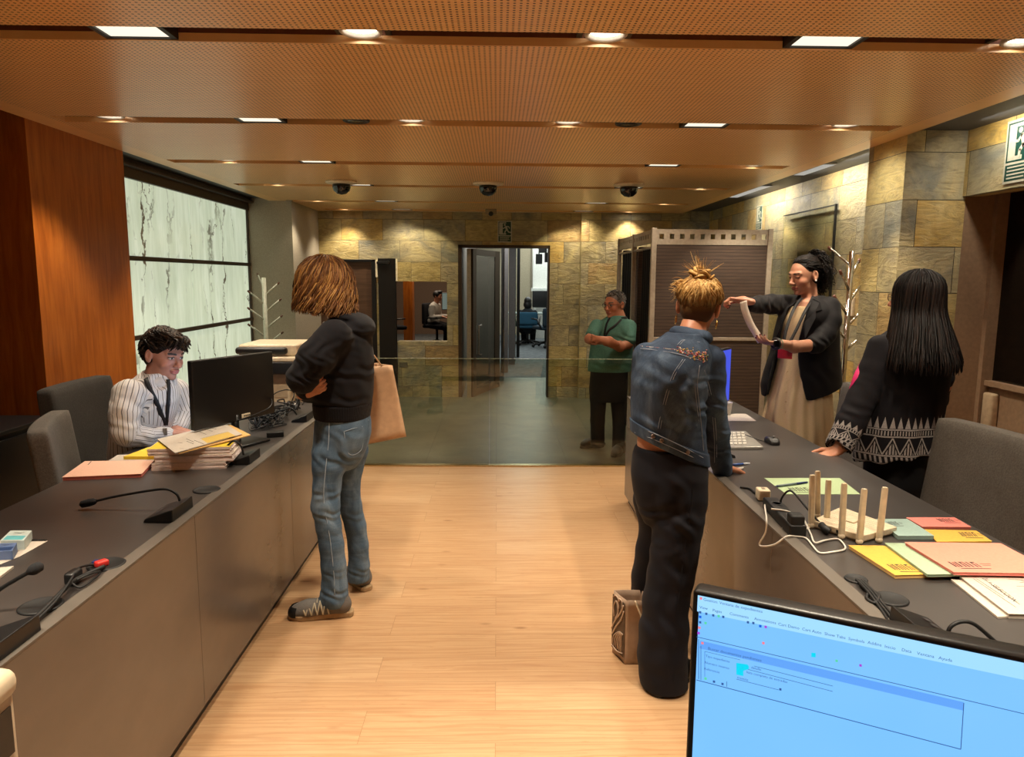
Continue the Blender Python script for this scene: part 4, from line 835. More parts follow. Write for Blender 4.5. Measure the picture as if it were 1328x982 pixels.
cable('black lead lying behind the charger cube on the right counter', [D(960, 632, ZT+.004), D(972, 634, ZT+.004), D(980, 640, ZT+.004), D(990, 643, ZT+.004), D(1002, 648, ZT+.02)], .004)
cable('black lead from the small cable cap to the round one on the right counter', [D(1110, 752, ZT+.008), D(1122, 754, ZT+.012), D(1128, 764, ZT+.01), D(1140, 772, ZT+.01), D(1135, 782, ZT+.006), D(1124, 776, ZT+.006), D(1128, 766, ZT+.01)], .0045)
for k in range(3): cable(('left', 'middle', 'right')[k]+' one of three black leads running from the round cable cap towards the foreground screen', [D(1112+k*3, 753, ZT+.012), D(1126+k*4, 768, ZT+.012), D(1138+k*4, 784, ZT+.006), D(1150+k*6, 802, ZT+.005), D(1158+k*9, 822, ZT+.005)], .0036)
# ---- left counter
t, q = sheetq('folder', 'salmon folder lying open-edged on the left counter beside the paper bundles', 'folder', [(80, 619), (110, 598), (200, 597), (184, 614.5)], ZT, .016, paper('light_salmon_card', 'e8b8a0'), leaves=1, edge=PINK2); lines(t, q, [(.72, .12, .95, .1)], th=.012)
t, q = sheetq('paper_sheet', 'white and pale sheet tucked behind the salmon folder', 'paper', [(140, 598), (152, 590), (196, 588), (200, 597)], ZT, .016, WPAP)
t, q = sheetq('paper_sheet', 'yellow sheet sticking out left of the paper bundles', 'paper', [(160, 592), (192, 580), (218, 581), (200, 592)], ZT, .03, YEL2)
bx0, bx1 = D(197, 611), D(293, 608)
for k in range(3):
    z = ZT+.031*k; s = (0, .012, -.016)[k]; nm = ('bottom', 'middle', 'top')[k]
    t = thing('paper_bundle', nm+' one of the three thick paper bundles stacked on the left counter', 'paper', (bx0[0]+.15, bx0[1]+.1, z), 'thick paper bundles stacked on the left counter')
    a = np.array([bx0[0]+s, bx0[1]+.004*k]); b = np.array([bx1[0]+s+.015*k, bx1[1]+.01*k]); d_ = unit(b-a); n_ = np.array([-d_[1], d_[0]])
    P = [a, b, b+n_*.205, a+n_*.205]
    m = MB()
    for j in range(9):
        e = random.uniform(-.0025, .0025); m.prism([tuple(p+d_*e+n_*random.uniform(-.002, .002)) for p in P], z+.0034*j, z+.0034*j+.0031)
    c4 = sum(P)/4; m.prism([tuple(c4+(p-c4)*.985) for p in P], z, z+.0304); m.build('pages', paper('lilac_white_paper', 'efe0da', .05), t)
    MB().prism([tuple(p) for p in P], z+.0305, z+.031).build('top_sheet', YEL2 if k == 2 else WPAP, t)
def tilted(name, label, px, z, z2, th, m, cat='paper'):
    q = [D(px[0][0], px[0][1], z), D(px[1][0], px[1][1], z2), D(px[2][0], px[2][1], z2), D(px[3][0], px[3][1], z)]
    t = thing(name, label, cat, tuple(sum(q)/4)); dn = np.array([0, 0, -th]); MB().add(q+[p+dn for p in q], [(0, 1, 2, 3), (7, 6, 5, 4), (0, 4, 5, 1), (1, 5, 6, 2), (2, 6, 7, 3), (3, 7, 4, 0)]).build('sheet', m, t); return t, q
t, q = tilted('envelope', 'manila envelope under the white printed sheets on the paper bundles', [(212, 571), (297, 550), (325, 564), (232, 588)], ZT+.096, ZT+.106, .004, ENV)
t, q = tilted('paper_sheet', 'white printed sheets with a yellow map lying askew on top of the paper bundles', [(204, 569.5), (291, 548.5), (314, 563), (227, 587.5)], ZT+.102, ZT+.112, .003, WPAP)
A, U, V = q[0], q[1]-q[0], q[3]-q[0]; m = MB(); up = np.array([0, 0, .0008])
m.quad(*[A+U*a+V*b+up for a, b in ((.45, .62), (.86, .62), (.86, .95), (.45, .95))]); m.build('map_print', paper('map_yellow', 'c9aa56'), t)
m = MB()
for a, b, c_, d_ in ((.3, .4, .33, .7), (.27, .55, .3, .8), (.36, .6, .4, .95), (.55, .2, .58, .45), (.67, .2, .7, .36), (.75, .12, .78, .3), (.16, .5, .2, .6), (.1, .85, .14, .9)):
    a0 = A+U*a+V*b+up; b0 = A+U*c_+V*d_+up; n = unit(U)*.0016; m.quad(a0-n, b0-n, b0+n, a0+n)
for b in (.6, .96): a0 = A+U*.44+V*b+up*1.2; b0 = A+U*.86+V*b+up*1.2; n = unit(V)*.0012; m.quad(a0-n, b0-n, b0+n, a0+n)
m.build('printed_lines', INK, t)
# medicine boxes and sheets at the left edge
def carton(label, px, z, h, m, m2):
    q = [D(*p, z+h) for p in px]; c = sum(q)/4; t = thing('carton', label, 'box', (c[0], c[1], z), None)
    MB().prism([tuple(p[:2]) for p in q], z, z+h).build('body', m, t, bev=.001)
    A, U, V = q[0], q[1]-q[0], q[3]-q[0]; up = np.array([0, 0, .0006]); mm = MB(); mm.quad(*[A+U*a+V*b+up for a, b in ((.05, .1), (.45, .1), (.45, .9), (.05, .9))]); mm.build('colour_print', m2, t)
    mm = MB()
    for a, b, c_, d_ in ((.6, .3, .8, .7), (.8, .25, .7, .6), (.6, .7, .9, .75)):
        a0 = A+U*a+V*b+up; b0 = A+U*c_+V*d_+up; n = unit(U)*.001; mm.quad(a0-n, b0-n, b0+n, a0+n)
    mm.build('printed_lines', INK, t)
carton('small white and teal carton on the sheet at the left edge', [(0, 701), (13.5, 688), (41.5, 688), (31, 701)], ZT+.001, .03, plain('carton_white', 'b5c0bc', .5), plain('carton_teal', '5fa8b0', .5))
carton('small dark blue and white carton in front of the teal one', [(-16, 716), (-4, 705), (22, 704), (16, 714)], ZT+.001, .028, plain('carton_blue', '55688f', .5), plain('carton_navy', '20365f', .5))
t, q = sheetq('notebook', 'white sheet with perforated edge under the two small cartons', 'notebook', [(-35, 702), (62, 701.5), (25, 722), (-40, 748)], ZT, .001, WPAP)
m = MB(); A = q[1]; B = q[0]
for k in range(12): p = A+(B-A)*(.02+.02*k); m.tube([p+np.array([0, -.004, .0]), p+np.array([0, 0, .005]), p+np.array([0, .005, 0])], .0012, 5)
m.build('spiral_binding', BLK, t, True)
sheetq('paper_sheet', 'folded white sheet below the blue carton at the left edge', 'paper', [(-30, 748), (0, 736), (18, 734), (-2, 749)], ZT, .008, WPAP)
# leads by the left counter edge
LC = [(95, 752), (106, 748), (118, 742), (132, 738)]
cable('thick bundle of leads running along the left counter edge', [D(-8, 852, ZT+.010), D(25, 822, ZT+.012), D(55, 793, ZT+.016), D(80, 768, ZT+.02), D(95, 754, ZT+.018), D(112, 745, ZT+.014), D(135, 735, ZT+.012)], .006)
cable('thin lead twisted along the bundle on the left counter', [D(-4, 856, ZT+.012), D(40, 812, ZT+.014), D(72, 780, ZT+.022), D(92, 752, ZT+.03), D(100, 738, ZT+.03), D(115, 733, ZT+.015), D(128, 732, ZT+.01)], .0032)
cable('looped lead beside the red plug on the left counter', [D(92, 756, ZT+.02), D(104, 762, ZT+.01), D(120, 752, ZT+.012), D(130, 742, ZT+.014), D(118, 744, ZT+.03), D(100, 752, ZT+.03)], .0032)
tag(MB().rbox(D(96, 757)+np.array([0, 0, .02]), (.028, .05, .034), .008).build('adapter', BLK, None, True), 'small black adapter in the leads at the left counter edge', 'adapter')
pl_ = thing('red_plug', 'red plug among the leads by the left counter edge', 'plug', tuple(D(131, 738)))
MB().rbox(D(132, 736)+np.array([0, 0, .012]), (.024, .034, .018), .005, rotz(-.6)).build('body', plain('red_plastic', 'c62f2a', .4), pl_, True); MB().rbox(D(124, 735)+np.array([0, 0, .012]), (.014, .02, .014), .004).build('blue_tip', NAVY, pl_, True)
# tangle of leads at the far end of the left counter
rr = random.Random(4)
for k in range(22):
    cx, cy = rr.choice([(350, 548), (362, 544), (378, 535), (395, 522), (340, 555), (352, 552)]); P = []; p0 = D(cx, cy)
    r0 = rr.uniform(.05, .10); ph = rr.uniform(0, 6.28)
    for j in range(9): a = ph+j*.95*rr.uniform(.7, 1.2); P.append(p0+np.array([r0*rr.uniform(.5, 1.1)*math.cos(a)*.8, r0*rr.uniform(.6, 1.2)*math.sin(a)*1.3, .006+.075*rr.random()]))
    P = [np.array([min(max(p[0], -1.68), -1.10), p[1], max(p[2], ZT+.004)]) for p in P]
    tag(MB().tube(bez(P, 60), rr.choice([.0032, .0044]), 6).build('cable', BLKR, None, True), 'one of the black leads tangled on the far end of the left counter', 'cable', 'tangled leads on the left counter')
cable('long black lead hanging from the monitor across its back', [W(300, 548, 3.5), W(330, 538, 3.55), W(350, 528, 3.6), W(352, 518, 3.7), W(345, 520, 3.8), D(356, 540, ZT+.01)], .003)
cable('black lead arching beside the photocopier above the left counter', [D(350, 545, ZT+.01), W(352, 516, 3.8), W(368, 506, 3.9), W(381, 509, 3.95), W(378, 522, 3.95), D(372, 538, ZT+.01)], .003)
tag(MB().rbox(D(357, 566)+np.array([0, 0, .014]), (.085, .06, .028), .005, rotz(.3)).build('splitter_box', BLK, None, True), 'small black box among the leads behind the paper bundles', 'box')
tag(MB().rbox(D(384, 533)+np.array([0, 0, .035]), (.022, .008, .022), .002, rotz(.5)).build('cable_tag', WHT, None, True), 'small white tag on the tangled leads', 'tag')
# ================================================================ people: smooth implicit surfaces turned into meshes
class SDF:
    def __init__(s, lo, hi, h=.0035):
        s.h = h; s.lo = np.array(lo, float); n = np.ceil((np.array(hi)-s.lo)/h).astype(int)+1
        s.f = np.full(n, .1, np.float32); s.ax = [(s.lo[i]+h*np.arange(n[i])).astype(np.float32) for i in range(3)]
    def _a(s, b0, b1, fn, k, op):
        sl = []
        for i in range(3):
            a = max(0, int((b0[i]-s.lo[i])/s.h)-1); b = min(s.f.shape[i], int((b1[i]-s.lo[i])/s.h)+2)
            if b <= a: return s
            sl.append(slice(a, b))
        X, Y, Z = s.ax[0][sl[0]][:, None, None], s.ax[1][sl[1]][None, :, None], s.ax[2][sl[2]][None, None, :]
        sl = tuple(sl); d = fn(X, Y, Z); c = s.f[sl]
        if op == 'add': s.f[sl] = c+d; return s
        if op == 's': d = -d
        if op in 'si': c, d = -c, -d
        hh = np.clip(.5+.5*(c-d)/k, 0, 1); r = c+(d-c)*hh-k*hh*(1-hh)
        s.f[sl] = -r if op in 'si' else r; return s
    def cone(s, a, b, ra, rb, k=.02, op='u', flat=None, ff=1.):
        a = np.array(a, float); b = np.array(b, float); m = max(ra, rb)*max(1, 1/ff)+k+.012; ab = b-a; L2 = max(ab@ab, 1e-9)
        def fn(X, Y, Z):
            x, y, z = X-a[0], Y-a[1], Z-a[2]; t = np.clip((x*ab[0]+y*ab[1]+z*ab[2])/L2, 0, 1)
            x, y, z = x-t*ab[0], y-t*ab[1], z-t*ab[2]; q = x*x+y*y+z*z
            if flat is not None: e = x*flat[0]+y*flat[1]+z*flat[2]; q = q+e*e*(ff*ff-1)
            return np.sqrt(q)-(ra+(rb-ra)*t)
        return s._a(np.minimum(a, b)-m, np.maximum(a, b)+m, fn, k, op)
    def chain(s, pts, k=.02, flat=None, ff=1.):
        for (a, ra), (b, rb) in zip(pts, pts[1:]): s.cone(a, b, ra, rb, k, flat=flat, ff=ff)
        return s
    def ell(s, c, r, R=None, k=.015, op='u'):
        c = np.array(c, float); r = np.broadcast_to(np.array(r, float), (3,)); R = np.eye(3) if R is None else np.array(R); m = max(r)+k+.012
        def fn(X, Y, Z):
            x, y, z = X-c[0], Y-c[1], Z-c[2]; q0 = 0; q1 = 0
            for i in range(3): e = x*R[0, i]+y*R[1, i]+z*R[2, i]; q0 = q0+(e/r[i])**2; q1 = q1+(e/r[i]**2)**2
            q0 = np.sqrt(q0); return q0*(q0-1)/np.maximum(np.sqrt(q1), 1e-6)
        return s._a(c-m, c+m, fn, k, op)
    def loft(s, rings, k=.02, op='u', p=2., cap=.01):
        "rings: (z, cx, cy, rx, ry) sorted by z"
        r = np.array(sorted(rings), float); m = k+.02
        zz = np.linspace(r[0, 0], r[-1, 0], 60); q = [np.interp(zz, r[:, 0], r[:, i]) for i in range(1, 5)]
        ker = np.ones(5)/5; q = [np.convolve(np.pad(v, 2, 'edge'), ker, 'valid') for v in q]
        def fn(X, Y, Z):
            z = Z.ravel(); cx, cy, rx, ry = [np.interp(z, zz, v).astype(np.float32)[None, None, :] for v in q]
            u = np.abs(X-cx)/rx; v = np.abs(Y-cy)/ry; d = ((u**p+v**p)**(1/p)-1)*np.minimum(rx, ry)
            e = np.maximum(r[0, 0]-Z, Z-r[-1, 0]); hh = np.clip(.5-.5*(d-e)/cap, 0, 1); return e+(d-e)*(1-hh)+cap*hh*(1-hh)
        return s._a((min(r[:, 1]-r[:, 3])-m, min(r[:, 2]-r[:, 4])-m, r[0, 0]-m), (max(r[:, 1]+r[:, 3])+m, max(r[:, 2]+r[:, 4])+m, r[-1, 0]+m), fn, k, op)
    def half(s, p, n, k=.006):
        "keep the side of the plane that n points away from"
        n = unit(n); p = np.array(p, float); hi = [a[-1] for a in s.ax]
        return s._a(s.lo-1, np.array(hi)+1, lambda X, Y, Z: (X-p[0])*n[0]+(Y-p[1])*n[1]+(Z-p[2])*n[2], k, 'i')
    def folds(s, c, rad, d, freq, amp, d2=(0, 0, 1)):
        c = np.array(c, float); d = unit(d); d2 = np.array(d2, float)
        def fn(X, Y, Z):
            x, y, z = X-c[0], Y-c[1], Z-c[2]; w = np.exp(-(x*x+y*y+z*z)/(rad*rad)); e = x*d[0]+y*d[1]+z*d[2]; g = x*d2[0]+y*d2[1]+z*d2[2]
            return amp*w*np.sin(freq*e+1.6*np.sin(freq*.45*g+1.)+.8*np.sin(freq*.37*(x+y)))
        return s._a(c-rad*1.9, c+rad*1.9, fn, .01, 'add')
    def hit(s, px, py, back=.0):
        "first surface point along a sight line"
        d = (px-664)/FPX*_r-(py-491)/FPX*_u+_f; d = d/np.linalg.norm(d); T = np.arange(1.5, 8, .0015); P = CAM+d*T[:, None]; I = np.round((P-s.lo)/s.h).astype(int)
        ok = ((I >= 0) & (I < np.array(s.f.shape))).all(1); P, I = P[ok], I[ok]; v = s.f[tuple(I.T)]; k = np.argmax(v < 0) if (v < 0).any() else len(P)//2
        return P[k]-d*back
    def mesh(s):
        f = s.f; g = f < 0; n = f.shape; c = np.zeros([k-1 for k in n], np.uint8)
        S = [slice(None, -1), slice(1, None)]
        for i in (0, 1):
            for j in (0, 1):
                for k in (0, 1): c += g[S[i], S[j], S[k]]
        I = np.argwhere((c > 0) & (c < 8)); idx = np.full(c.shape, -1, np.int32); idx[tuple(I.T)] = np.arange(len(I))
        P = np.zeros((len(I), 3), np.float64); cnt = np.zeros(len(I))
        co = [(i, j, k) for i in (0, 1) for j in (0, 1) for k in (0, 1)]
        for a in co:
            for ax in range(3):
                if a[ax]: continue
                b = list(a); b[ax] = 1
                fa = f[I[:, 0]+a[0], I[:, 1]+a[1], I[:, 2]+a[2]]; fb = f[I[:, 0]+b[0], I[:, 1]+b[1], I[:, 2]+b[2]]
                m = (fa < 0) != (fb < 0); t = np.where(m, fa/np.where(fa == fb, 1, fa-fb), 0)
                q = np.array(a, float)[None].repeat(len(I), 0); q[:, ax] += t; P[m] += q[m]; cnt[m] += 1
        V = (I+P/np.maximum(cnt, 1)[:, None])*s.h+s.lo; F = []
        for ax in range(3):
            A = [slice(None)]*3; B = [slice(None)]*3; A[ax] = slice(None, -1); B[ax] = slice(1, None)
            a = g[tuple(A)]; b = g[tuple(B)]; E = np.argwhere(a != b); u, v = [(1, 2), (2, 0), (0, 1)][ax]
            ok = (E[:, u] > 0) & (E[:, v] > 0) & (E[:, u] < n[u]-1) & (E[:, v] < n[v]-1); E = E[ok]
            if not len(E): continue
            def at_(du, dv): q = E.copy(); q[:, u] += du; q[:, v] += dv; return idx[q[:, 0], q[:, 1], q[:, 2]]
            Q = np.stack([at_(-1, -1), at_(0, -1), at_(0, 0), at_(-1, 0)], 1); ins = a[tuple(E.T)]
            Q[~ins] = Q[~ins][:, ::-1]; F.append(Q)
        F = np.concatenate(F) if F else np.zeros((0, 4), int)
        F = F[(F >= 0).all(1)]
        return V, F
def biggest(V, F, keep=.04):
    "drop small loose bits"
    par = np.arange(len(V))
    for _ in range(200):
        m = par[F].min(1); new = par.copy(); np.minimum.at(new, F.ravel(), np.repeat(m, 4)); new = new[new]
        if (new == par).all(): break
        par = new
    u, inv, c = np.unique(par, return_inverse=True, return_counts=True); good = c[inv] > keep*c.max(); F = F[good[F[:, 0]]]
    m = np.full(len(V), -1); m[good] = np.arange(good.sum()); return V[good], m[F]
def npmesh(name, V, F, m, parent=None, smooth=True, attrs=None, clean=True):
    if clean: V, F = biggest(V, F)
    o = np.array(wloc(parent)) if parent is not None else np.zeros(3)
    me = bpy.data.meshes.new(name); k = F.shape[1]; me.vertices.add(len(V)); me.vertices.foreach_set('co', (V-o).astype(np.float32).ravel())
    me.loops.add(F.size); me.loops.foreach_set('vertex_index', F.astype(np.int32).ravel()); me.polygons.add(len(F)); me.polygons.foreach_set('loop_start', np.arange(0, F.size, k, dtype=np.int32))
    me.update(calc_edges=True); me.validate()
    for an, fn in (attrs or {}).items():
        A = np.asarray(fn(V), np.float32)
        if A.ndim == 1: at_ = me.attributes.new(an, 'FLOAT', 'POINT'); at_.data.foreach_set('value', A)
        else: at_ = me.attributes.new(an, 'FLOAT_VECTOR', 'POINT'); at_.data.foreach_set('vector', A.ravel())
    return link(name, me, m, parent, smooth)
def garment(S, name, m, parent, attrs=None, keep=True): V, F = S.mesh(); return npmesh(name, V, F, m, parent, True, attrs, keep)
# silhouettes measured in the photograph, turned into real sizes at their distance
def ring(py, xl, xr, Y, ry): a, b = W(xl, py, Y), W(xr, py, Y); return ((a[2]+b[2])/2, (a[0]+b[0])/2, Y, (b[0]-a[0])/2, ry)
def lj(*q): return [(W(px, py, Y), wpx/2*Y/FPX) for px, py, Y, wpx in q]
def frame(fwd, roll=0., up=(0, 0, 1)):
    y = unit(fwd); x = unit(np.cross(y, up)); z = np.cross(x, y)
    if roll: x, z = math.cos(roll)*x+math.sin(roll)*z, math.cos(roll)*z-math.sin(roll)*x
    return np.stack([x, y, z], 1)
def head(S, c, R, neck, s=1., nr=.05, fem=False, ears=True):
    "head with face in its own frame (x right, y forward, z up)"
    c = np.array(c, float)
    def L(x, y, z): return c+R@(np.array([x, y, z])*s)
    def e(p, r, k=.012, op='u', R2=None): S.ell(L(*p), np.array(r)*s, R if R2 is None else R@R2, k*s, op)
    S.cone(L(0, -.022, -.05), neck, nr*s, nr*1.08*s, .03)
    e((0, -.014, .036), (.075, .094, .080)); e((0, .03, -.005), (.064, .066, .088), .03); e((0, .036, -.072), (.05 if not fem else .046, .05, .036), .03)
    e((0, .077, -.100), (.020, .018, .015), .02)
    for sx in (-1, 1):
        e((sx*.041, .062, -.030), (.022, .024, .02), .02); e((sx*.031, .104, .006), (.020, .016, .013), .012, 's'); e((sx*.031, .082, .005), (.0155, .0135, .0105), .004)
        S.cone(L(sx*.012, .092, .026), L(sx*.046, .078, .026), .010*s, .008*s, .014)
        if ears:
            Re = np.array(Matrix.Rotation(sx*.35, 3, 'Z'))
            e((sx*.079, -.012, -.004), (.010, .019, .033), .006, 'u', Re); e((sx*.088, -.008, -.000), (.007, .010, .020), .004, 's', Re); e((sx*.079, -.006, -.030), (.007, .010, .010), .006)
    S.cone(L(0, .090, .020), L(0, .112, -.028), .0085*s, .011*s, .012); e((0, .117, -.031), (.0125, .0115, .011), .008)
    for sx in (-1, 1): e((sx*.0125, .104, -.036), (.0075, .010, .008), .006)
    e((0, .094, -.060), (.025, .014, .0075), .007); e((0, .093, -.071), (.021, .013, .0075), .006); e((0, .110, -.0655), (.026, .009, .0014), .003, 's')
    return L
def facecol(L_c, R, s, skin, lip=(.42, .13, .10), brow=(.03, .02, .015), closed=False, blush=.0, extra=None):
    skin = np.array(skin)
    def fn(V):
        p = (V-np.array(L_c))@R/s; x, y, z = np.abs(p[:, 0]), p[:, 1], p[:, 2]; o = np.tile(skin, (len(V), 1)).astype(np.float32); fr = y > .05
        def put(m, c): o[m] = c
        red = np.exp(-((x-.04)**2+(z+.03)**2)/.0006)*fr; o[:, 1] *= 1-.12*red; o[:, 2] *= 1-.15*red
        put(fr & (y > .078) & (np.abs(z+.0655) < .0115*np.sqrt(np.clip(1-(x/.026)**2, 0, 1))) & (x < .026), lip)
        put(fr & (np.abs(z-.0275-.10*(x-.03)*(x < .035)) < .0048) & (x > .013) & (x < .052), brow)
        if closed: put(fr & (np.abs(z-.001) < .0028) & (np.abs(x-.031) < .015), (.02, .012, .01))
        else:
            ey = ((x-.031)/.0145)**2+((z-.004)/.0062)**2 < 1; put(fr & ey, (.55, .5, .46)); put(fr & ey & (((x-.031)**2+(z-.004)**2) < .0060**2), (.025, .014, .01)); put(fr & (np.abs(z-.0105+60*(x-.031)**2*.12) < .0022) & (np.abs(x-.031) < .016), (.02, .012, .01))
        if extra is not None: extra(V, p, o)
        return o
    return fn
def hand(S, w, d, n, tside, curls=(.35, .4, .45, .5), thumb=.5, s=1., fan=.10, k=.004, cm=(1., 1., .8)):
    "w wrist, d towards the knuckles, n out of the palm, tside +1/-1: thumb on d x n * tside"
    w = np.array(w, float); d = unit(d); n = unit(np.array(n)-d*(np.array(n)@d)); t = np.cross(d, n)*tside; tips = []
    pal = w+d*.045*s
    for o_ in (-.026, -.009, .009, .026): S.cone(w+t*o_*.6*s+d*.008*s, w+d*.082*s+t*o_*s, .0135*s, .0105*s, .012, flat=n, ff=1.1)
    S.cone(w-d*.05*s, w+d*.02*s, .027*s, .025*s, .02, flat=n, ff=1.25)
    for i, (o_, L, cu) in enumerate(zip((.027, .009, -.009, -.026), (.071, .079, .074, .058), curls)):
        p = w+d*.086*s+t*o_*s; a = (1.5-i)*fan; v = d*math.cos(a)+t*math.sin(a); seg = (.45, .30, .25); r = (.0092, .0085, .0076, .0062); P = p; nf = n
        for j in range(3):
            c_, s_ = math.cos(cu*cm[j]), math.sin(cu*cm[j]); v, nf = unit(v*c_+nf*s_), unit(nf*c_-v*s_)
            Q = P+v*L*seg[j]*s; S.cone(P, Q, r[j]*s*(.9 if i == 3 else 1), r[j+1]*s*(.9 if i == 3 else 1), k); P = Q
        tips.append(P)
    p = w+d*.018*s+t*.022*s; v = unit(d*.62+t*.72+n*.25*thumb); q = p+v*.045*s; S.cone(p, q, .0145*s, .0112*s, .010); v2 = unit(d*.9+t*(.45-.5*thumb)+n*.5*thumb); q2 = q+v2*.032*s; S.cone(q, q2, .0108*s, .0095*s, .004); v3 = unit(d*.95+t*(.2-.6*thumb)+n*.6*thumb); q3 = q2+v3*.026*s; S.cone(q2, q3, .0095*s, .0075*s, .004); tips.append(q3)
    return tips
def strands(name, paths, radii, m, parent, sides=5, extra=None, rnd=None):
    "many tapered locks of hair as one mesh; paths (N, P, 3), radii (N, P)"
    P = np.asarray(paths, float); N, K, _ = P.shape; r = np.asarray(radii, float)
    T = np.gradient(P, axis=1); T /= np.maximum(np.linalg.norm(T, axis=2, keepdims=True), 1e-9)
    a = np.where(np.abs(T[..., 2:3]) < .9, np.array([0, 0, 1.]), np.array([1., 0, 0])); x = np.cross(a, T); x /= np.maximum(np.linalg.norm(x, axis=2, keepdims=True), 1e-9); y = np.cross(T, x)
    for i in range(1, K):
        f = np.sign((x[:, i]*x[:, i-1]).sum(1)); fl = (np.abs((x[:, i]*x[:, i-1]).sum(1)) > .3) & (f < 0); x[fl, i] *= -1; y[fl, i] *= -1
    th = np.arange(sides)*2*PI/sides; V = P[:, :, None]+r[:, :, None, None]*(np.cos(th)[None, None, :, None]*x[:, :, None]+np.sin(th)[None, None, :, None]*y[:, :, None])
    base = (np.arange(N)*K*sides)[:, None, None]; i = np.arange(K-1)[None, :, None]*sides; j = np.arange(sides)[None, None, :]; j2 = (j+1) % sides
    F = np.stack([base+i+j, base+i+j2, base+i+sides+j2, base+i+sides+j], -1).reshape(-1, 4)
    R_ = (rng.random(N) if rnd is None else rnd); A = np.stack([np.repeat(R_, K*sides), np.tile(np.repeat(np.linspace(0, 1, K), sides), N), np.zeros(N*K*sides)], 1)
    V = V.reshape(-1, 3)
    if extra is not None:
        V2, F2 = extra; F = np.concatenate([F, F2+len(V)]); V = np.concatenate([V, V2]); A = np.concatenate([A, np.tile([.3, .2, 0], (len(V2), 1))])
    return npmesh(name, V, F, m, parent, True, {'lock': lambda _: A}, clean=False)
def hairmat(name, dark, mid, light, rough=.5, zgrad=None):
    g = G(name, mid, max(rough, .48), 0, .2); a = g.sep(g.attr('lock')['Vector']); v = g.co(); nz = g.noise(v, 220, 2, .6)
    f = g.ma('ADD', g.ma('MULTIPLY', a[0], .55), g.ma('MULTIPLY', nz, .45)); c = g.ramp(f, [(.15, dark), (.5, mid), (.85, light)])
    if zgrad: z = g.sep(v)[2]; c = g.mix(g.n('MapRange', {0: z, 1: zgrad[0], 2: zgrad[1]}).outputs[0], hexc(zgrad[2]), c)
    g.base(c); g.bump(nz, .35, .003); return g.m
def skinmat(name):
    g = G(name, 'c08060', .48, 0, .4); v = g.co(); c = g.attr('Col')['Vector']; nz = g.noise(v, 60, 4, .6)
    g.base(g.mix(g.ramp(nz, [(.3, (.0,)*3), (.8, (.22,)*3)]), c, g.mix(1., c, hexc('c08874'), 'MULTIPLY'))); g.bump(g.noise(v, 400, 2), .06, .001)
    g.b.inputs['Subsurface Weight'].default_value = .12; g.b.inputs['Subsurface Radius'].default_value = (.02, .008, .005); g.b.inputs['Subsurface Scale'].default_value = .4; return g.m
SKIN = skinmat('skin')
def scalp(c, R, s, th, ph, vol=0.): # point on the scalp ellipsoid; ph from the crown down, th around (0 = front, right positive)
    th, ph = np.asarray(th), np.asarray(ph); r = np.array([.075, .094, .080])*s+vol if np.isscalar(vol) else None
    x = np.sin(ph)*np.sin(th); y = np.sin(ph)*np.cos(th); z = np.cos(ph)
    if r is None: q = np.stack([x*(.075*s+vol), y*(.094*s+vol), z*(.080*s+vol)], -1)
    else: q = np.stack([x*r[0], y*r[1], z*r[2]], -1)
    return (q+np.array([0, -.014, .036])*s)@R.T+np.array(c)
def lanyard(t, pts, wd, m, nrm, name='lanyard', n=30):
    P = bez(pts, n); T = np.gradient(P, axis=0); T /= np.linalg.norm(T, axis=1, keepdims=True); mb = MB(); nr = np.array(nrm, float); nr = nr/np.linalg.norm(nr)
    sd = np.cross(T, nr); sd /= np.linalg.norm(sd, axis=1, keepdims=True)
    vs = []
    for p, q in zip(P, sd): vs += [p-q*wd/2-nr*.001, p+q*wd/2-nr*.001, p+q*wd/2+nr*.001, p-q*wd/2+nr*.001]
    k = len(P); mb.add(vs, [(4*i+a, 4*i+(a+1) % 4, 4*i+4+(a+1) % 4, 4*i+4+a) for i in range(k-1) for a in range(4)]+[(0, 3, 2, 1), (4*k-4, 4*k-3, 4*k-2, 4*k-1)]); return mb.build(name, m, t, True)
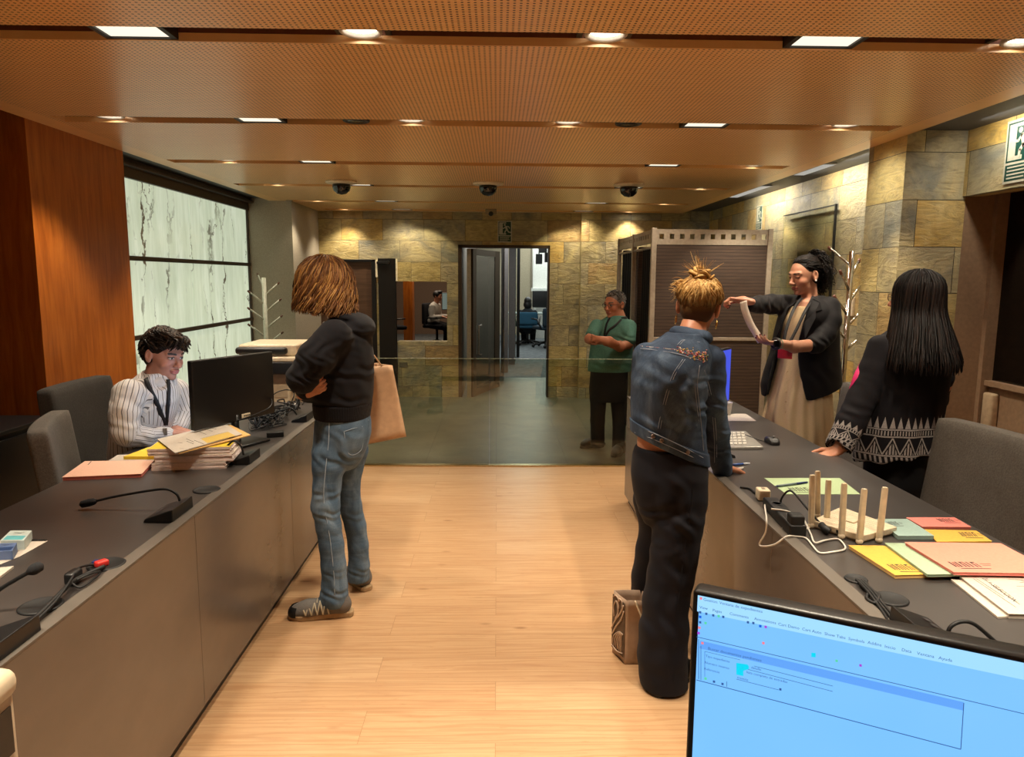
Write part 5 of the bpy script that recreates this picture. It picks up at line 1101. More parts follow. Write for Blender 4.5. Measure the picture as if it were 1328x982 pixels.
def shoe(t, heel, toe, up_m, sole_m, h=.09, wd=.048, name='shoe', trim=None, sc=1.):
    heel = np.array([*heel[:2], 0.]); toe = np.array([*toe[:2], 0.]); L = np.linalg.norm(toe-heel); d = unit(toe-heel); q = np.array([-d[1], d[0], 0]); z = np.array([0, 0, 1.])
    lo = np.minimum(heel, toe)-.09; hi = np.maximum(heel, toe)+.09; lo[2] = -.01; hi[2] = h+.06; S = SDF(lo, hi, .003)
    S.chain([(heel+d*.05+z*.055, .042), (heel+d*L*.42+z*.052, .040), (heel+d*L*.68+z*.040, .044), (heel+d*(L-.045)+z*.034, .040)], .03, flat=z, ff=1.05)
    S.cone(heel+d*.055+z*.06, heel+d*.062+z*h, .040, .040, .03); S.half((0, 0, .022), (0, 0, -1), .004); S.cone(heel+d*.06+z*(h-.01), heel+d*.062+z*(h+.05), .031, .031, .006, 's')
    u = garment(S, name, up_m, t)
    out = []
    for f, w_ in ((-.02, .018), (.03, .033), (.15, .036), (.4, .036), (.62, .046), (.8, .047), (.93, .034), (1.0, .014)): out.append((f*L, w_))
    poly = [(a, -b) for a, b in out]+[(a, b) for a, b in out[::-1]]
    m = MB(); m.prism([tuple((heel+d*a+q*b)[:2]) for a, b in poly], 0.0, .026); m.build('sole', sole_m, u, bev=.006)
    if trim is not None:
        m = MB()
        for s_ in (-1, 1):
            for k in range(5):
                f = .36+.09*k; A = heel+d*(f*L)+q*s_*.050+z*.032; B = heel+d*((f+.05)*L)+q*s_*.026+z*(.099-.009*k); m.tube(bez([A, (A+B)/2+q*s_*.010+z*.004, B], 8), .004, 6)
                if k < 4: A2 = heel+d*((f+.09)*L)+q*s_*.050+z*.032; m.tube(bez([A2, (A2+B)/2+q*s_*.010+z*.003, B], 8), .003, 6)
        for k in range(5): f = .38+.085*k; m.tube(bez([heel+d*f*L+q*.026+z*(.099-.009*k), heel+d*f*L+z*(.110-.010*k), heel+d*f*L-q*.026+z*(.099-.009*k)], 8), .003, 6)
        m.build('laces', trim, u, True)
        m = MB(); T0 = heel+d*(L-.05)+z*.030; m.add(*(lambda vs, fs: (vs, fs))([tuple(T0+d*.056*math.cos(a)*math.cos(b)+q*.051*math.sin(a)*math.cos(b)+z*.047*math.sin(b)) for b in np.linspace(-.2, .8, 5) for a in np.linspace(-1.3, 1.3, 13)], [(i*13+j, i*13+j+1, i*13+14+j, i*13+13+j) for i in range(4) for j in range(12)])).build('toe_cap', BLKR, u, True)
    return u
def fall(c, Rh, th, ph0, zend, v0, v1, K, wave=.0, wf=3., s=1., out=None):
    "locks combed from the crown over the scalp ellipsoid and then hanging straight down"
    N = len(th); t = np.linspace(0, 1, K)[None, :]; th = th[:, None]; ph0 = ph0[:, None]; zend = np.asarray(zend)[:, None]
    arc = (PI/2-ph0).clip(0)*.09*s; z90 = .036*s; Ld = (z90-zend); Lt = arc+Ld; d = t*Lt
    on_ = d < arc; ph = np.where(on_, ph0+d/np.maximum(arc, 1e-4)*(PI/2-ph0).clip(0), np.maximum(PI/2, ph0)); vol = v0+(v1-v0)*t
    ph_w = rng.uniform(0, 6.28, (N, 1)); th = th+wave*np.sin(wf*6.28*t+ph_w)*t**.5
    vol = vol+wave*.06*np.cos(wf*6.28*t+ph_w)
    x = np.sin(ph)*np.sin(th)*(.075*s+vol); y = np.sin(ph)*np.cos(th)*(.094*s+vol)-.014*s; z = np.where(on_, np.cos(ph)*(.080*s+vol)+.036*s, z90+np.cos(ph.clip(None, PI/2))*0-(d-arc))
    P = np.stack([x, y, z], -1)
    if out is not None: P = out(P, t)
    return P@Rh.T+np.array(c)
def cap(c, R, s, vol, cut, h=.004, tilt=0.):
    "thin base volume under the locks; cut: list of (centre, radii) to clear away in the head frame"
    c = np.array(c, float); S = SDF(c-.16*s, c+.16*s, h); L = lambda p: c+R@(np.array(p)*s)
    S.ell(L((0, -.014, .036)), np.array([.075, .094, .080])*s+vol, R, .01); S.ell(L((0, -.045, -.02)), np.array([.060, .055, .06])*s+vol*.7, R, .03)
    for p, r in cut: S.ell(L(p), np.array(r)*s, R, .012, 's')
    return S.mesh()
FACECUT = [((0, .085, -.035), (.068, .075, .088))]
SK1 = (.52, .235, .135); SK2 = (.50, .25, .16); SK3 = (.46, .20, .115)
# ---------------------------------------------------------------- woman in dark hoodie and jeans
def person_a():
    Y = 3.42; base = ((W(432, 790, 3.3)+W(460, 760, 3.5))/2); base[2] = 0
    t = thing('person', 'person with curly brown hair, dark hoodie and blue jeans leaning at the left counter', 'person', tuple(base))
    hc = W(418, 374, 3.43); R = frame((-.93, .22, -.30)); nk = W(440, 412, 3.43)
    S = SDF((-1.12, 3.08, 0), (-.55, 3.78, 1.76), .004)
    head(S, hc, R, nk, .98, .047, True, False)
    S.loft([ring(585, 416, 468, Y, .10), ring(540, 415, 473, Y, .125), ring(490, 414, 476, Y, .14), ring(440, 420, 474, Y, .15), ring(424, 426, 466, Y, .12), ring(412, 432, 452, Y, .06)], .03)
    S.chain(lj((432, 434, 3.26, 32), (408, 466, 3.23, 28), (392, 491, 3.23, 24), (398, 500, 3.38, 20)), .03)
    S.chain(lj((450, 432, 3.57, 32), (444, 490, 3.64, 26), (420, 508, 3.55, 20), (398, 508, 3.40, 15), (399, 508, 3.28, 12)), .02)
    hand(S, W(398, 509, 3.262), (.62, -.42, .30), (.45, .55, .35), 1, (.75, .8, .85, .9), .5, .86)
    S.chain(lj((427, 590, 3.33, 32), (424, 631, 3.31, 22), (423, 656, 3.3, 20), (432, 733, 3.28, 17), (433, 776, 3.27, 16)), .02); S.chain(lj((452, 584, 3.5, 30), (452, 610, 3.51, 20), (454, 656, 3.525, 17), (464.5, 720, 3.54, 14), (464.5, 750, 3.545, 13)), .02)
    for h_, o in (((-.72, 3.275, .05), (-.94, 3.24, .035)), ((-.68, 3.55, .05), (-.80, 3.70, .035))): S.cone(h_, o, .022, .02, .01)
    body = garment(S, 'body', SKIN, t, {'Col': facecol(hc, R, .98, SK1)})
    # hoodie
    S = SDF((-1.14, 3.0, .86), (-.55, 3.84, 1.60), .0042)
    S.loft([ring(541, 409, 479, Y, .152), ring(528, 408, 480, Y, .158), ring(517, 407, 483, Y, .168), ring(490, 407, 484.5, Y, .175), ring(460, 409, 484, Y, .185), ring(440, 413, 481, Y, .18), ring(425, 419, 474, Y, .15), ring(412, 428, 462, Y, .09)], .02)
    S.chain(lj((434, 436, 3.25, 44), (410, 464, 3.21, 46), (392, 490, 3.21, 38), (397, 500, 3.33, 32)), .025)
    S.chain(lj((452, 434, 3.58, 44), (446, 490, 3.66, 38), (424, 506, 3.58, 32), (400, 508, 3.42, 26), (397, 508, 3.285, 21)), .025)
    S.ell(W(467, 424, 3.43), (.072, .135, .062), rot('Y', .45), .012)
    S.ell(W(452, 410, 3.43), (.075, .12, .030), rot('Y', .3), .02); S.ell(W(448, 405, 3.43), (.04, .075, .06), rot('Y', .3), .02, 's')
    for c_, rad, d, fr, am in ((W(395, 488, 3.15), .12, (.7, 0, .7), 150, .004), (W(412, 462, 3.15), .12, (.8, 0, -.5), 110, .004), (W(445, 520, 3.25), .16, (.2, 0, 1), 90, .0035), (W(470, 480, 3.3), .15, (.5, 0, .9), 85, .003), (W(462, 425, 3.3), .10, (.3, 0, 1), 120, .003)): S.folds(c_, rad, d, fr, am)
    HOOD = fabric('navy_black_jersey', '0c0a11', .9, .25, 420, .3, .2); o = garment(S, 'hoodie', HOOD, t)
    S2 = SDF((-1.0, 3.1, .86), (-.55, 3.8, 1.1), .0042); S2.loft([ring(541, 408.5, 479.5, Y, .156), ring(530, 407, 481, Y, .163), ring(520, 406.5, 482.5, Y, .170)], .02)
    def rib(X, Yy, Z): return .0012*np.sin(np.arctan2(Yy-Y, X-W(444, 530, Y)[0])*90)
    S2._a(S2.lo, S2.lo+9, rib, .01, 'add'); garment(S2, 'rib_hem', HOOD, o)
    P = [W(430+6*math.cos(a), 411+2*math.sin(a), 3.43+.0) for a in (0,)]
    cordm = plain('hood_cord', '0f0e12', .8)
    # jeans
    def m_jean(name, a, b_, c_):
        g = G(name, a, .8, 0, .25); v = g.co(); nz = g.noise(g.mp(v, (1, 1, .5)), 7, 5, .65, .8); fine = g.noise(g.mp(v, (1, 1, .35)), 700, 2, .7); sl = g.noise(g.mp(v, (3, 3, 30)), 3, 3, .6)
        c = g.ramp(nz, [(.28, a), (.5, b_), (.72, c_)]); c = g.mix(.5, c, g.ramp(fine, [(.3, (.4,)*3), (.7, (1,)*3)]), 'MULTIPLY'); c = g.mix(g.ma('MULTIPLY', g.ramp(sl, [(.5, (0,)*3), (.8, (1,)*3)]), .25), c, hexc(c_)); g.base(c); g.bump(g.ma('ADD', fine, g.ma('MULTIPLY', sl, .4)), .3, .002); return g.m
    JEAN = m_jean('faded_denim', '3d4f63', '566d84', '8095a8')
    S = SDF((-1.0, 3.08, .02), (-.55, 3.76, 1.02), .004)
    S.loft([ring(536, 411, 479, Y, .145), ring(548, 409, 481, Y, .155), ring(562, 408, 481, Y, .16), ring(578, 407, 477, Y, .16), ring(594, 407, 470, Y, .14), ring(606, 408, 462, Y, .11)], .02)
    S.chain(lj((427, 588, 3.33, 46), (426, 605, 3.32, 42), (424, 631, 3.31, 36.5), (422, 656, 3.30, 37.5), (426, 682, 3.29, 33), (430, 707, 3.285, 32.5), (432.5, 733, 3.28, 33), (434, 758, 3.275, 34), (433, 776, 3.27, 40)), .012)
    S.chain(lj((455, 584, 3.5, 46), (452, 606, 3.51, 38), (451, 631, 3.52, 32), (454, 656, 3.525, 30), (461, 682, 3.53, 28), (464.5, 707, 3.535, 27), (465.5, 733, 3.54, 28), (464.5, 748, 3.545, 31)), .012)
    for c_, rad, d, fr, am in ((W(424, 665, 3.25), .10, (.35, 0, 1), 130, .0022), (W(425, 640, 3.25), .09, (-.5, 0, 1), 110, .002), (W(432, 768, 3.22), .08, (.5, 0, 1), 140, .003), (W(458, 670, 3.45), .09, (.5, 0, 1), 120, .002), (W(440, 590, 3.3), .10, (.8, 0, .6), 110, .004), (W(464, 740, 3.5), .07, (.4, 0, 1), 140, .002)): S.folds(c_, rad, d, fr, am)
    S.half((0, 0, .055), (0, 0, -1), .004)
    j = garment(S, 'jeans', JEAN, t); m = MB()
    for L in ([(427, 545), (426, 575), (422, 610), (420, 650), (428, 700), (433, 745), (434, 772)], ): m.tube(bez([S.hit(*p, .0015) for p in L], 50), .0022, 5)
    for L in ([(446, 560), (450, 585), (459, 590), (470, 580), (470, 553)], [(446, 560), (458, 556), (470, 553)], [(412, 546), (440, 549), (478, 545)]): m.tube(bez([S.hit(*p, .0015) for p in L], 30), .0018, 5)
    m.build('seams', plain('faded_seam', '8f9fae', .85), j, True)
    # shoes
    shoe(t, (-.685, 3.275), (-.975, 3.235), plain('shoe_mesh', '6a6662', .8, bump=.5, scale=300), plain('shoe_sole', 'a58a66', .7), .095, .05, 'shoe', plain('shoe_lace', 'b5aa92', .7)); shoe(t, (-.66, 3.53), (-.80, 3.72), plain('shoe_mesh', '6a6662', .8), plain('shoe_sole', 'a58a66', .7), .095, .05, 'shoe', plain('shoe_lace', 'b5aa92', .7))
    # hair
    Ru = frame((-.93, .3, 0)); N = 1500; th = rng.uniform(-PI, PI, N); ok = np.abs(th) > .25; th = th[ok]; N = len(th); ph0 = np.abs(rng.normal(.15, .35, N)).clip(0, 1.4)
    back = np.clip(np.cos(th)*-1, -1, 1); zend = -.075-.03*rng.random(N)-.012*back-.02*(np.sin(th) < 0)
    P = fall(hc, Ru, th, ph0, zend, .014+.022*rng.random((N, 1)), .028+.034*rng.random((N, 1)), 16, .17, 1.5, .98)
    r = np.outer(rng.uniform(.0018, .0042, N), np.array([.5, .8, 1, 1, 1, 1, 1, 1, 1, 1, 1, .95, .85, .7, .5, .15]))
    V, F = cap(hc, R, .98, .016, [((0, .11, -.04), (.05, .06, .085))])
    strands('hair', P, r, hairmat('brown_curls', '372114', '6c4526', 'a87c44'), t, 6, (V, F))
    # paper bag hung from the far shoulder
    bg = thing('paper_bag', 'tan paper shopping bag hanging behind the person in the dark hoodie', 'bag', tuple(W(495, 520, 3.74)))
    A, B, Cc, Dd = W(462, 476, 3.72), W(509, 474, 3.76), W(527, 566, 3.76), W(470, 577, 3.72); n = np.array([-.1, .11, 0]); m = MB(); K = 8
    top = [A, B, B+n, A+n]; bot = [Dd+n*-.05, Cc, Cc+n*1.3, Dd+n*1.3]
    def bp(u, v):
        u = (u % 1)*4; i = int(u) % 4; f = u-int(u); a = top[i]*(1-f)+top[(i+1) % 4]*f; b = bot[i]*(1-f)+bot[(i+1) % 4]*f
        q = a*(1-v)+b*v; cr = .006*math.sin(v*9+i*2+f*5)*math.sin(PI*f); return q+np.array([cr, cr*.7, 0])
    m.grid(lambda u, v: bp(u*.99999, v), 32, 10); m.quad(*bot); KRAFT = plain('kraft_paper', 'c6a07c', .75, 0, .08, 30, .2); bo = m.build('bag_body', KRAFT, bg, True); sm = bo.modifiers.new('solid', 'SOLIDIFY'); sm.thickness = .0015
    hd = MB()
    for off in (0, 1): p0 = A*.75+B*.25+n*off; p1 = A*.3+B*.7+n*off; q = W(462, 436, 3.66); hd.tube(bez([p0, p0*.4+q*.6+np.array([.0, .0, -.01]), q, p1*.5+q*.5+np.array([.0, 0, .01]), p1], 24), .0035, 7)
    hd.build('handles', KRAFT, bg, True)
person_a()
# ---------------------------------------------------------------- woman in denim jacket
def person_b():
    base = np.array([.63, 2.8, 0]); t = thing('person', 'person with blond pinned-up hair in a denim jacket and navy trousers at the right counter', 'person', tuple(base))
    hc = W(906, 398, 2.93); R = frame((.36, .92, -.16), -.10); nk = W(897, 432, 2.87)
    S = SDF((.40, 2.45, 0), (1.16, 3.40, 1.74), .004)
    L = head(S, hc, R, nk, .98, .050, True)
    Yt = 2.84
    S.loft([ring(640, 835, 905, Yt, .12), ring(600, 828, 908, Yt, .115), ring(576, 826.5, 906, Yt, .112), ring(540, 830, 905, Yt, .115), ring(480, 832, 908, Yt, .125), ring(450, 845, 905, Yt+.02, .10), ring(434, 872, 910, Yt+.03, .06)], .03)
    S.chain(lj((917, 466, 2.86, 28), (922, 523, 2.87, 26), (931, 570, 2.92, 22), (938, 608, 2.97, 17)), .03); S.chain(lj((842, 462, 2.86, 28), (842, 525, 3.02, 26), (890, 556, 3.2, 18)), .03)
    hand(S, W(938, 606, 2.985), (.50, .60, -.26), (.1, .1, -1), -1, (.25, .3, .35, .4), .3, .95); hand(S, W(893, 556, 3.21), (.7, .6, -.3), (.2, 0, -1), 1, (.3, .3, .3, .3), .3, .92)
    S.chain(lj((880, 640, 2.78, 44), (872, 748, 2.70, 32), (862, 872, 2.64, 26)), .03); S.chain(lj((850, 640, 2.9, 44), (848, 748, 2.96, 30), (843, 826, 2.99, 24)), .03)
    S.cone((.66, 2.62, .04), (.76, 2.74, .035), .032, .028, .02); S.cone((.60, 2.97, .04), (.68, 3.12, .035), .032, .028, .02)
    garment(S, 'body', SKIN, t, {'Col': facecol(hc, R, .98, SK1)})
    DEN = None
    g = G('blue_denim', '32455c', .8, 0, .25); v = g.co(); nz = g.noise(g.mp(v, (1, 1, .6)), 8, 5, .65, .7); fine = g.noise(g.mp(v, (1, 1, .4)), 650, 2, .7)
    c = g.ramp(nz, [(.28, '283449'), (.5, '3b4b61'), (.74, '687a90')]); g.base(g.mix(.5, c, g.ramp(fine, [(.3, (.35,)*3), (.7, (1,)*3)]), 'MULTIPLY')); g.bump(fine, .3, .002); DEN = g.m
    hemn = unit(np.cross(W(916, 604, 2.72)-W(820, 562, 2.72), (0, 1, 0))); hemn = hemn*(-1 if hemn[2] > 0 else 1)
    S = SDF((.40, 2.5, .74), (1.12, 3.40, 1.52), .004)
    rings = [ring(612, 823, 918, Yt, .140), ring(590, 821, 916, Yt, .142), ring(560, 820, 913, Yt, .145), ring(523, 818.5, 913, Yt, .150), ring(493, 819.5, 915, Yt, .155), ring(470, 824, 919, Yt+.01, .15), ring(453, 833, 921, Yt+.02, .13), ring(441, 852, 916, Yt+.03, .10), ring(431, 868, 913, Yt+.03, .075)]
    S.loft(rings, .02, p=2.2)
    S.half(W(868, 583, 2.75), hemn, .004)
    S.chain(lj((921, 467, 2.865, 40), (921, 490, 2.865, 39), (923, 523, 2.87, 37), (929, 562, 2.91, 34), (935, 598, 2.96, 27.5), (937, 610, 2.975, 26)), .018)
    S.chain(lj((838, 462, 2.87, 36), (837, 490, 2.93, 34), (838, 525, 3.02, 33), (862, 548, 3.12, 27), (884, 556, 3.19, 24)), .018)
    S.folds(W(921, 525, 2.75), .10, (.4, 0, 1), 120, .005); S.folds(W(932, 585, 2.85), .08, (.3, 0, 1), 150, .004); S.folds(W(850, 545, 2.7), .13, (.6, 0, .8), 75, .004); S.folds(W(895, 520, 2.7), .12, (.9, 0, -.3), 70, .004); S.folds(W(845, 470, 2.7), .10, (.8, 0, .5), 70, .003)
    j = garment(S, 'jacket', DEN, t)
    S2 = SDF((.40, 2.5, .74), (1.12, 3.2, 1.1), .004); S2.loft([(z, x, y, rx+.006, ry+.006) for z, x, y, rx, ry in rings[:4]], .02, p=2.2); S2.half(W(868, 585, 2.75), hemn, .004); S2.half(W(868, 568, 2.75), -hemn, .004)
    wbn = garment(S2, 'waistband', DEN, j)
    S3 = SDF((.6, 2.6, 1.28), (1.02, 3.15, 1.56), .0035); c0 = nk+np.array([.0, .01, .0])
    S3.ell(c0+np.array([0, .0, -.01]), (.088, .085, .042), rot('Y', .18), .01); S3.ell(c0+np.array([.005, .02, .02]), (.066, .068, .07), rot('Y', .18), .006, 's'); S3.ell(c0+np.array([.06, .10, .0]), (.06, .07, .1), None, .01, 's')
    garment(S3, 'collar', DEN, j)
    m = MB()
    for Lp in ([(832, 452), (850, 454), (875, 458), (895, 464), (908, 468)], [(887, 466), (874, 486), (864, 515), (857, 545), (855, 556)], [(906, 474), (903, 500), (906, 530), (909, 560), (911, 585)], [(912, 480), (921, 512), (926, 545), (928, 575), (928, 600)], [(880, 447), (888, 441), (906, 444)]):
        q = bez([S.hit(*p, .002) for p in Lp], 40)
        for s_ in (-.0045, .0045): m.tube(q+np.array([s_, 0, 0]), .0011, 5)
    for Lp in ([(822, 553), (845, 561), (868, 571), (892, 583), (912, 594)], [(823, 561), (845, 569), (868, 579), (892, 590), (912, 600)]): m.tube(bez([S2.hit(*p, .002) for p in Lp], 40), .0013, 5)
    m.build('seams', plain('denim_stitch', '8c93a0', .85), j, True)
    for p in ((847, 566), (858, 571.5), (892, 587)): q = S2.hit(*p, .001); MB().lathe(q, [(0, -.002), (.0085, -.002), (.0085, .002), (.006, .0035), (0, .003)], 16, (0, -1, .1)).build('button', plain('copper_button', '8a7a70', .35, .8), wbn, True)
    rr = random.Random(3); cols = [plain('bead_red', '8c2f30', .5), plain('bead_cream', 'd8c8b0', .5), plain('bead_green', '4a5f4a', .5), plain('bead_pink', 'b5746c', .5), plain('bead_gold', 'a8884a', .35, .5)]
    ms = [MB() for _ in cols]
    for k in range(120):
        px, py = (rr.uniform(878, 918), 0); py = 454+(px-878)*.22+rr.gauss(0, 3.2*(1 if px > 886 else .6)); ms[rr.randrange(5)].sphere(S.hit(px, py), rr.uniform(.002, .0048), 8, 6)
    for k in range(26): px = 831+k*2.; ms[rr.choice((1, 3))].sphere(S.hit(px, 449+(px-831)*.10), .0022, 6, 5)
    for mm, cm in zip(ms, cols):
        o = mm.build('beaded_embroidery', cm, j, True); o['kind'] = 'stuff'
    # trousers
    NAV = fabric('navy_suiting', '11111b', .8, .2, 700, .15, .1)
    S = SDF((.40, 2.42, 0), (1.02, 3.16, 1.0), .004)
    S.loft([ring(579, 824, 914, 2.83, .125), ring(590, 820.5, 916.5, 2.83, .135), ring(614, 818.5, 917, 2.82, .15), ring(640, 822, 916, 2.81, .15), ring(662, 828, 914, 2.8, .125), ring(680, 836, 908, 2.8, .09)], .02)
    S.half(W(868, 581, 2.75), -unit(np.cross(W(905, 584, 2.72)-W(825, 579, 2.72), (0, 1, 0))*-1) if False else (0, 0, 1), .004) if False else None
    S.chain(lj((882, 650, 2.77, 70), (879, 681, 2.74, 67), (875, 714, 2.72, 64), (870, 748, 2.70, 63), (864, 781, 2.68, 62), (861, 815, 2.66, 65), (859, 849, 2.65, 67), (860, 874, 2.645, 65), (862, 890, 2.64, 62), (863, 915, 2.64, 60)), .015)
    S.chain(lj((846, 648, 2.9, 52), (854, 681, 2.93, 50), (850, 714, 2.95, 52), (845, 748, 2.97, 53), (843, 781, 2.98, 54), (842, 815, 2.99, 54), (843, 832, 2.995, 52)), .015)
    for p, w_ in (((845, 600), .018), ): S.cone(W(846, 600, 2.67), W(848, 668, 2.68), .004, .012, .02, 's')
    S.folds(W(880, 670, 2.68), .13, (.8, 0, .6), 80, .004); S.folds(W(862, 800, 2.6), .2, (1, 0, .15), 70, .004); S.folds(W(850, 680, 2.7), .1, (.6, 0, -.8), 100, .004); S.folds(W(870, 730, 2.6), .15, (1, 0, .3), 60, .003)
    S.half((0, 0, .012), (0, 0, -1), .004); tr = garment(S, 'trousers', NAV, t)
    m = MB(); m.tube(bez([S.hit(*p) for p in ((900, 595), (897, 650), (890, 700), (880, 780), (876, 850), (874, 885))], 50), .0016, 5); m.build('seams', NAV, tr, True)
    shoe(t, (.615, 2.58), (.80, 2.76), BLK, BLKR, .07, .045); shoe(t, (.57, 2.93), (.70, 3.14), BLK, BLKR, .07, .045)
    # hair pinned up
    bun = hc+R@np.array([.0, -.062, .112]); N = 520; th = rng.uniform(-PI, PI, N); a = np.abs(th); ph1 = np.where(a > 2.2, rng.uniform(1.9, 2.45, N), np.where(a > 1.45, rng.uniform(1.5, 1.95, N), rng.uniform(1.0, 1.35, N)))*rng.uniform(.75, 1, N)
    K = 12; tt = np.linspace(0, 1, K); root = scalp(hc, R, .98, th, ph1, .004); P = []
    cen = hc+R@np.array([0, -.014, .036])
    for q in root:
        w_ = rng.uniform(-.008, .008); e = bun+R@np.array([rng.uniform(-.03, .03), rng.uniform(-.02, .02), rng.uniform(-.025, .01)]); row = []
        for s_ in tt:
            p = q*(1-s_)+e*s_; d = (p-cen)@R; rr_ = np.sqrt(((d/np.array([.075, .094, .080]))**2).sum()); p = cen+R@(d/max(rr_, .3)*(1+.09+.10*math.sin(PI*s_)*rng.uniform(.6, 1.2))); p = p*(1-s_**4)+e*s_**4; row.append(p+R@np.array([w_*math.sin(6*s_), 0, 0]))
        P.append(row)
    rad = np.outer(rng.uniform(.0028, .0055, N), [.5, .9, 1, 1, 1, 1, 1, 1, 1, 1, .9, .7])
    V, F = cap(hc, R, .98, .006, [((0, .09, -.03), (.075, .085, .095)), ((.09, .0, -.03), (.03, .05, .06)), ((-.09, .0, -.03), (.03, .05, .06)), ((0, -.06, -.13), (.09, .1, .055))])
    HM = hairmat('blond_hair', '7a5426', 'b58a44', 'e0bd72', .4, None)
    gz = hc[2]-base[2]
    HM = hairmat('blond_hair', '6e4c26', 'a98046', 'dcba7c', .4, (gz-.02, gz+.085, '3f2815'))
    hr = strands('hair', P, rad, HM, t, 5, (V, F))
    Q = []; rq = []
    for k in range(46):
        ax_ = unit(np.array([rng.normal(0, .5), rng.normal(-.3, .5), 1.])); x, y, _ = _fr(ax_); r0 = rng.uniform(.012, .034); a0 = rng.uniform(0, 6.28); off = rng.normal(0, .008, 3); sp = rng.uniform(3, 5.5)
        Q.append([bun+R@(off+r0*(math.cos(a0+sp*s_)*x+math.sin(a0+sp*s_)*y)+np.array([0, -.006, .012])*math.sin(3*s_)) for s_ in np.linspace(0, 1, 16)]); rq.append(rng.uniform(.004, .0075)*np.array([.4, .8]+[1]*12+[.8, .3]))
    for k in range(70):
        d = unit(np.array([rng.normal(-.35, .6), rng.normal(-.2, .4), rng.uniform(.2, 1.1)])); L_ = rng.uniform(.04, .085); bnd = rng.normal(0, .02, 3)
        Q.append([bun+R@(d*L_*s_+bnd*s_*s_+np.array([0, 0, .0])) for s_ in np.linspace(.1, 1, 16)]); rq.append(np.linspace(.0016, .0004, 16))
    for k in range(40):
        d0 = hc+R@np.array([-.075, -.02+rng.uniform(-.03, .02), .06+rng.uniform(-.03, .04)]); dd = R@np.array([-rng.uniform(.02, .05), rng.uniform(-.03, .0), -rng.uniform(-.01, .05)])
        Q.append([d0+dd*s_+R@np.array([0, 0, .02*math.sin(2*s_)]) for s_ in np.linspace(0, 1, 16)]); rq.append(np.linspace(.0022, .0005, 16))
    strands('bun', Q, np.array(rq), HM, hr, 5)
    for sx in (-1, 1):
        ep = hc+R@np.array([sx*.080, -.004, -.052])*.98; rg = [ep+R@np.array([sx*.003, .013*math.sin(a), -.013+.016*math.cos(a)]) for a in np.linspace(0, 6.28, 22)]
        MB().tube(rg, .0028, 8, False).build('earring', plain('gold_hoop', 'd8b878', .22, 1.), t, True)
    # carrier bag standing on the floor
    bg = thing('tote_bag', 'pale shopping bag with cut-paper pattern standing on the floor beside the navy trousers', 'bag', (.62, 2.95, 0))
    f0, f1 = D(802, 852, 0.), D(838, 862, 0.); zt = .27
    A, B = D(794, 846, 0), D(810, 862, 0); Cc = D(846, 862, 0); dn = np.array([.03, .03, 0])
    b4 = [A, B, Cc, Cc+(A-B)]; tp = W(802, 762, A[1])[2]; top = []
    for p, s_ in zip(b4, (1, 1, 1, 1)): q = p.copy(); q[2] = tp-.012; top.append(q)
    m = MB(); n = 4
    def P_(u, v): u = (u % 1)*4; i = int(u) % 4; f = u-int(u); a = b4[i]*(1-f)+b4[(i+1) % 4]*f; b = top[i]*(1-f)+top[(i+1) % 4]*f; q = a*(1-v)+b*v; return q+np.array([.006*math.sin(v*5+u), .004*math.sin(v*7+2*u), 0])*math.sin(PI*f)
    m.grid(lambda u, v: P_(u*.99999, v), 32, 10); m.quad(*b4); CREAM = plain('cream_card', 'b59c86', .75, 0, .06, 40, .1); bo = m.build('bag_body', CREAM, bg, True); sm = bo.modifiers.new('solid', 'SOLIDIFY'); sm.thickness = .0018
    # cut-out pattern of loops on the left face
    m = MB(); nrm = unit(np.cross(B-A, (0, 0, 1))); nrm = nrm*(1 if nrm@(CAM-A) > 0 else -1)
    def fp(u, v): return A+(B-A)*u+np.array([0, 0, (tp-.01)*v])+nrm*.0075
    def loopc(pts, r): m.tube(bez([fp(*p) for p in pts], 30), r, 5)
    bk = MB(); bk.quad(*[fp(u, v)-nrm*.006+nrm*.0035 for u, v in ((.0, .10), (.97, .10), (.97, .94), (.0, .94))]); bk.build('dark_backing', plain('pattern_brown', '5a4a3a', .7), bg)  # dark sheet standing in for the openings of the cut pattern
    for k in range(6): loopc([(.1+.14*k, .16), (.2+.12*k, .30), (.45+.07*k, .40), (.7+.04*k, .46)], .0028)
    loopc([(.05, .3), (.4, .5), (.75, .66), (.95, .82)], .0035); loopc([(.02, .4), (.35, .6), (.7, .76), (.9, .9)], .0035); loopc([(.2, .62), (.15, .78), (.35, .88), (.5, .74), (.3, .6)], .003); loopc([(.55, .8), (.5, .93), (.75, .95), (.82, .84)], .003); loopc([(.05, .14), (.5, .12), (.9, .16)], .0028); loopc([(.05, .9), (.3, .96), (.6, .92)], .0028)
    m.build('cut_pattern', plain('cream_cutout', 'c4ac96', .75), bg, True)
    m = MB(); q = (top[1]+top[2])/2+nrm*0; m.tube(bez([top[1]*.7+top[2]*.3, q+np.array([.0, -.02, -.06]), q+np.array([.01, -.024, -.10]), top[1]*.3+top[2]*.7], 20), .004, 7); m.build('handle', WPL, bg, True)
person_b()
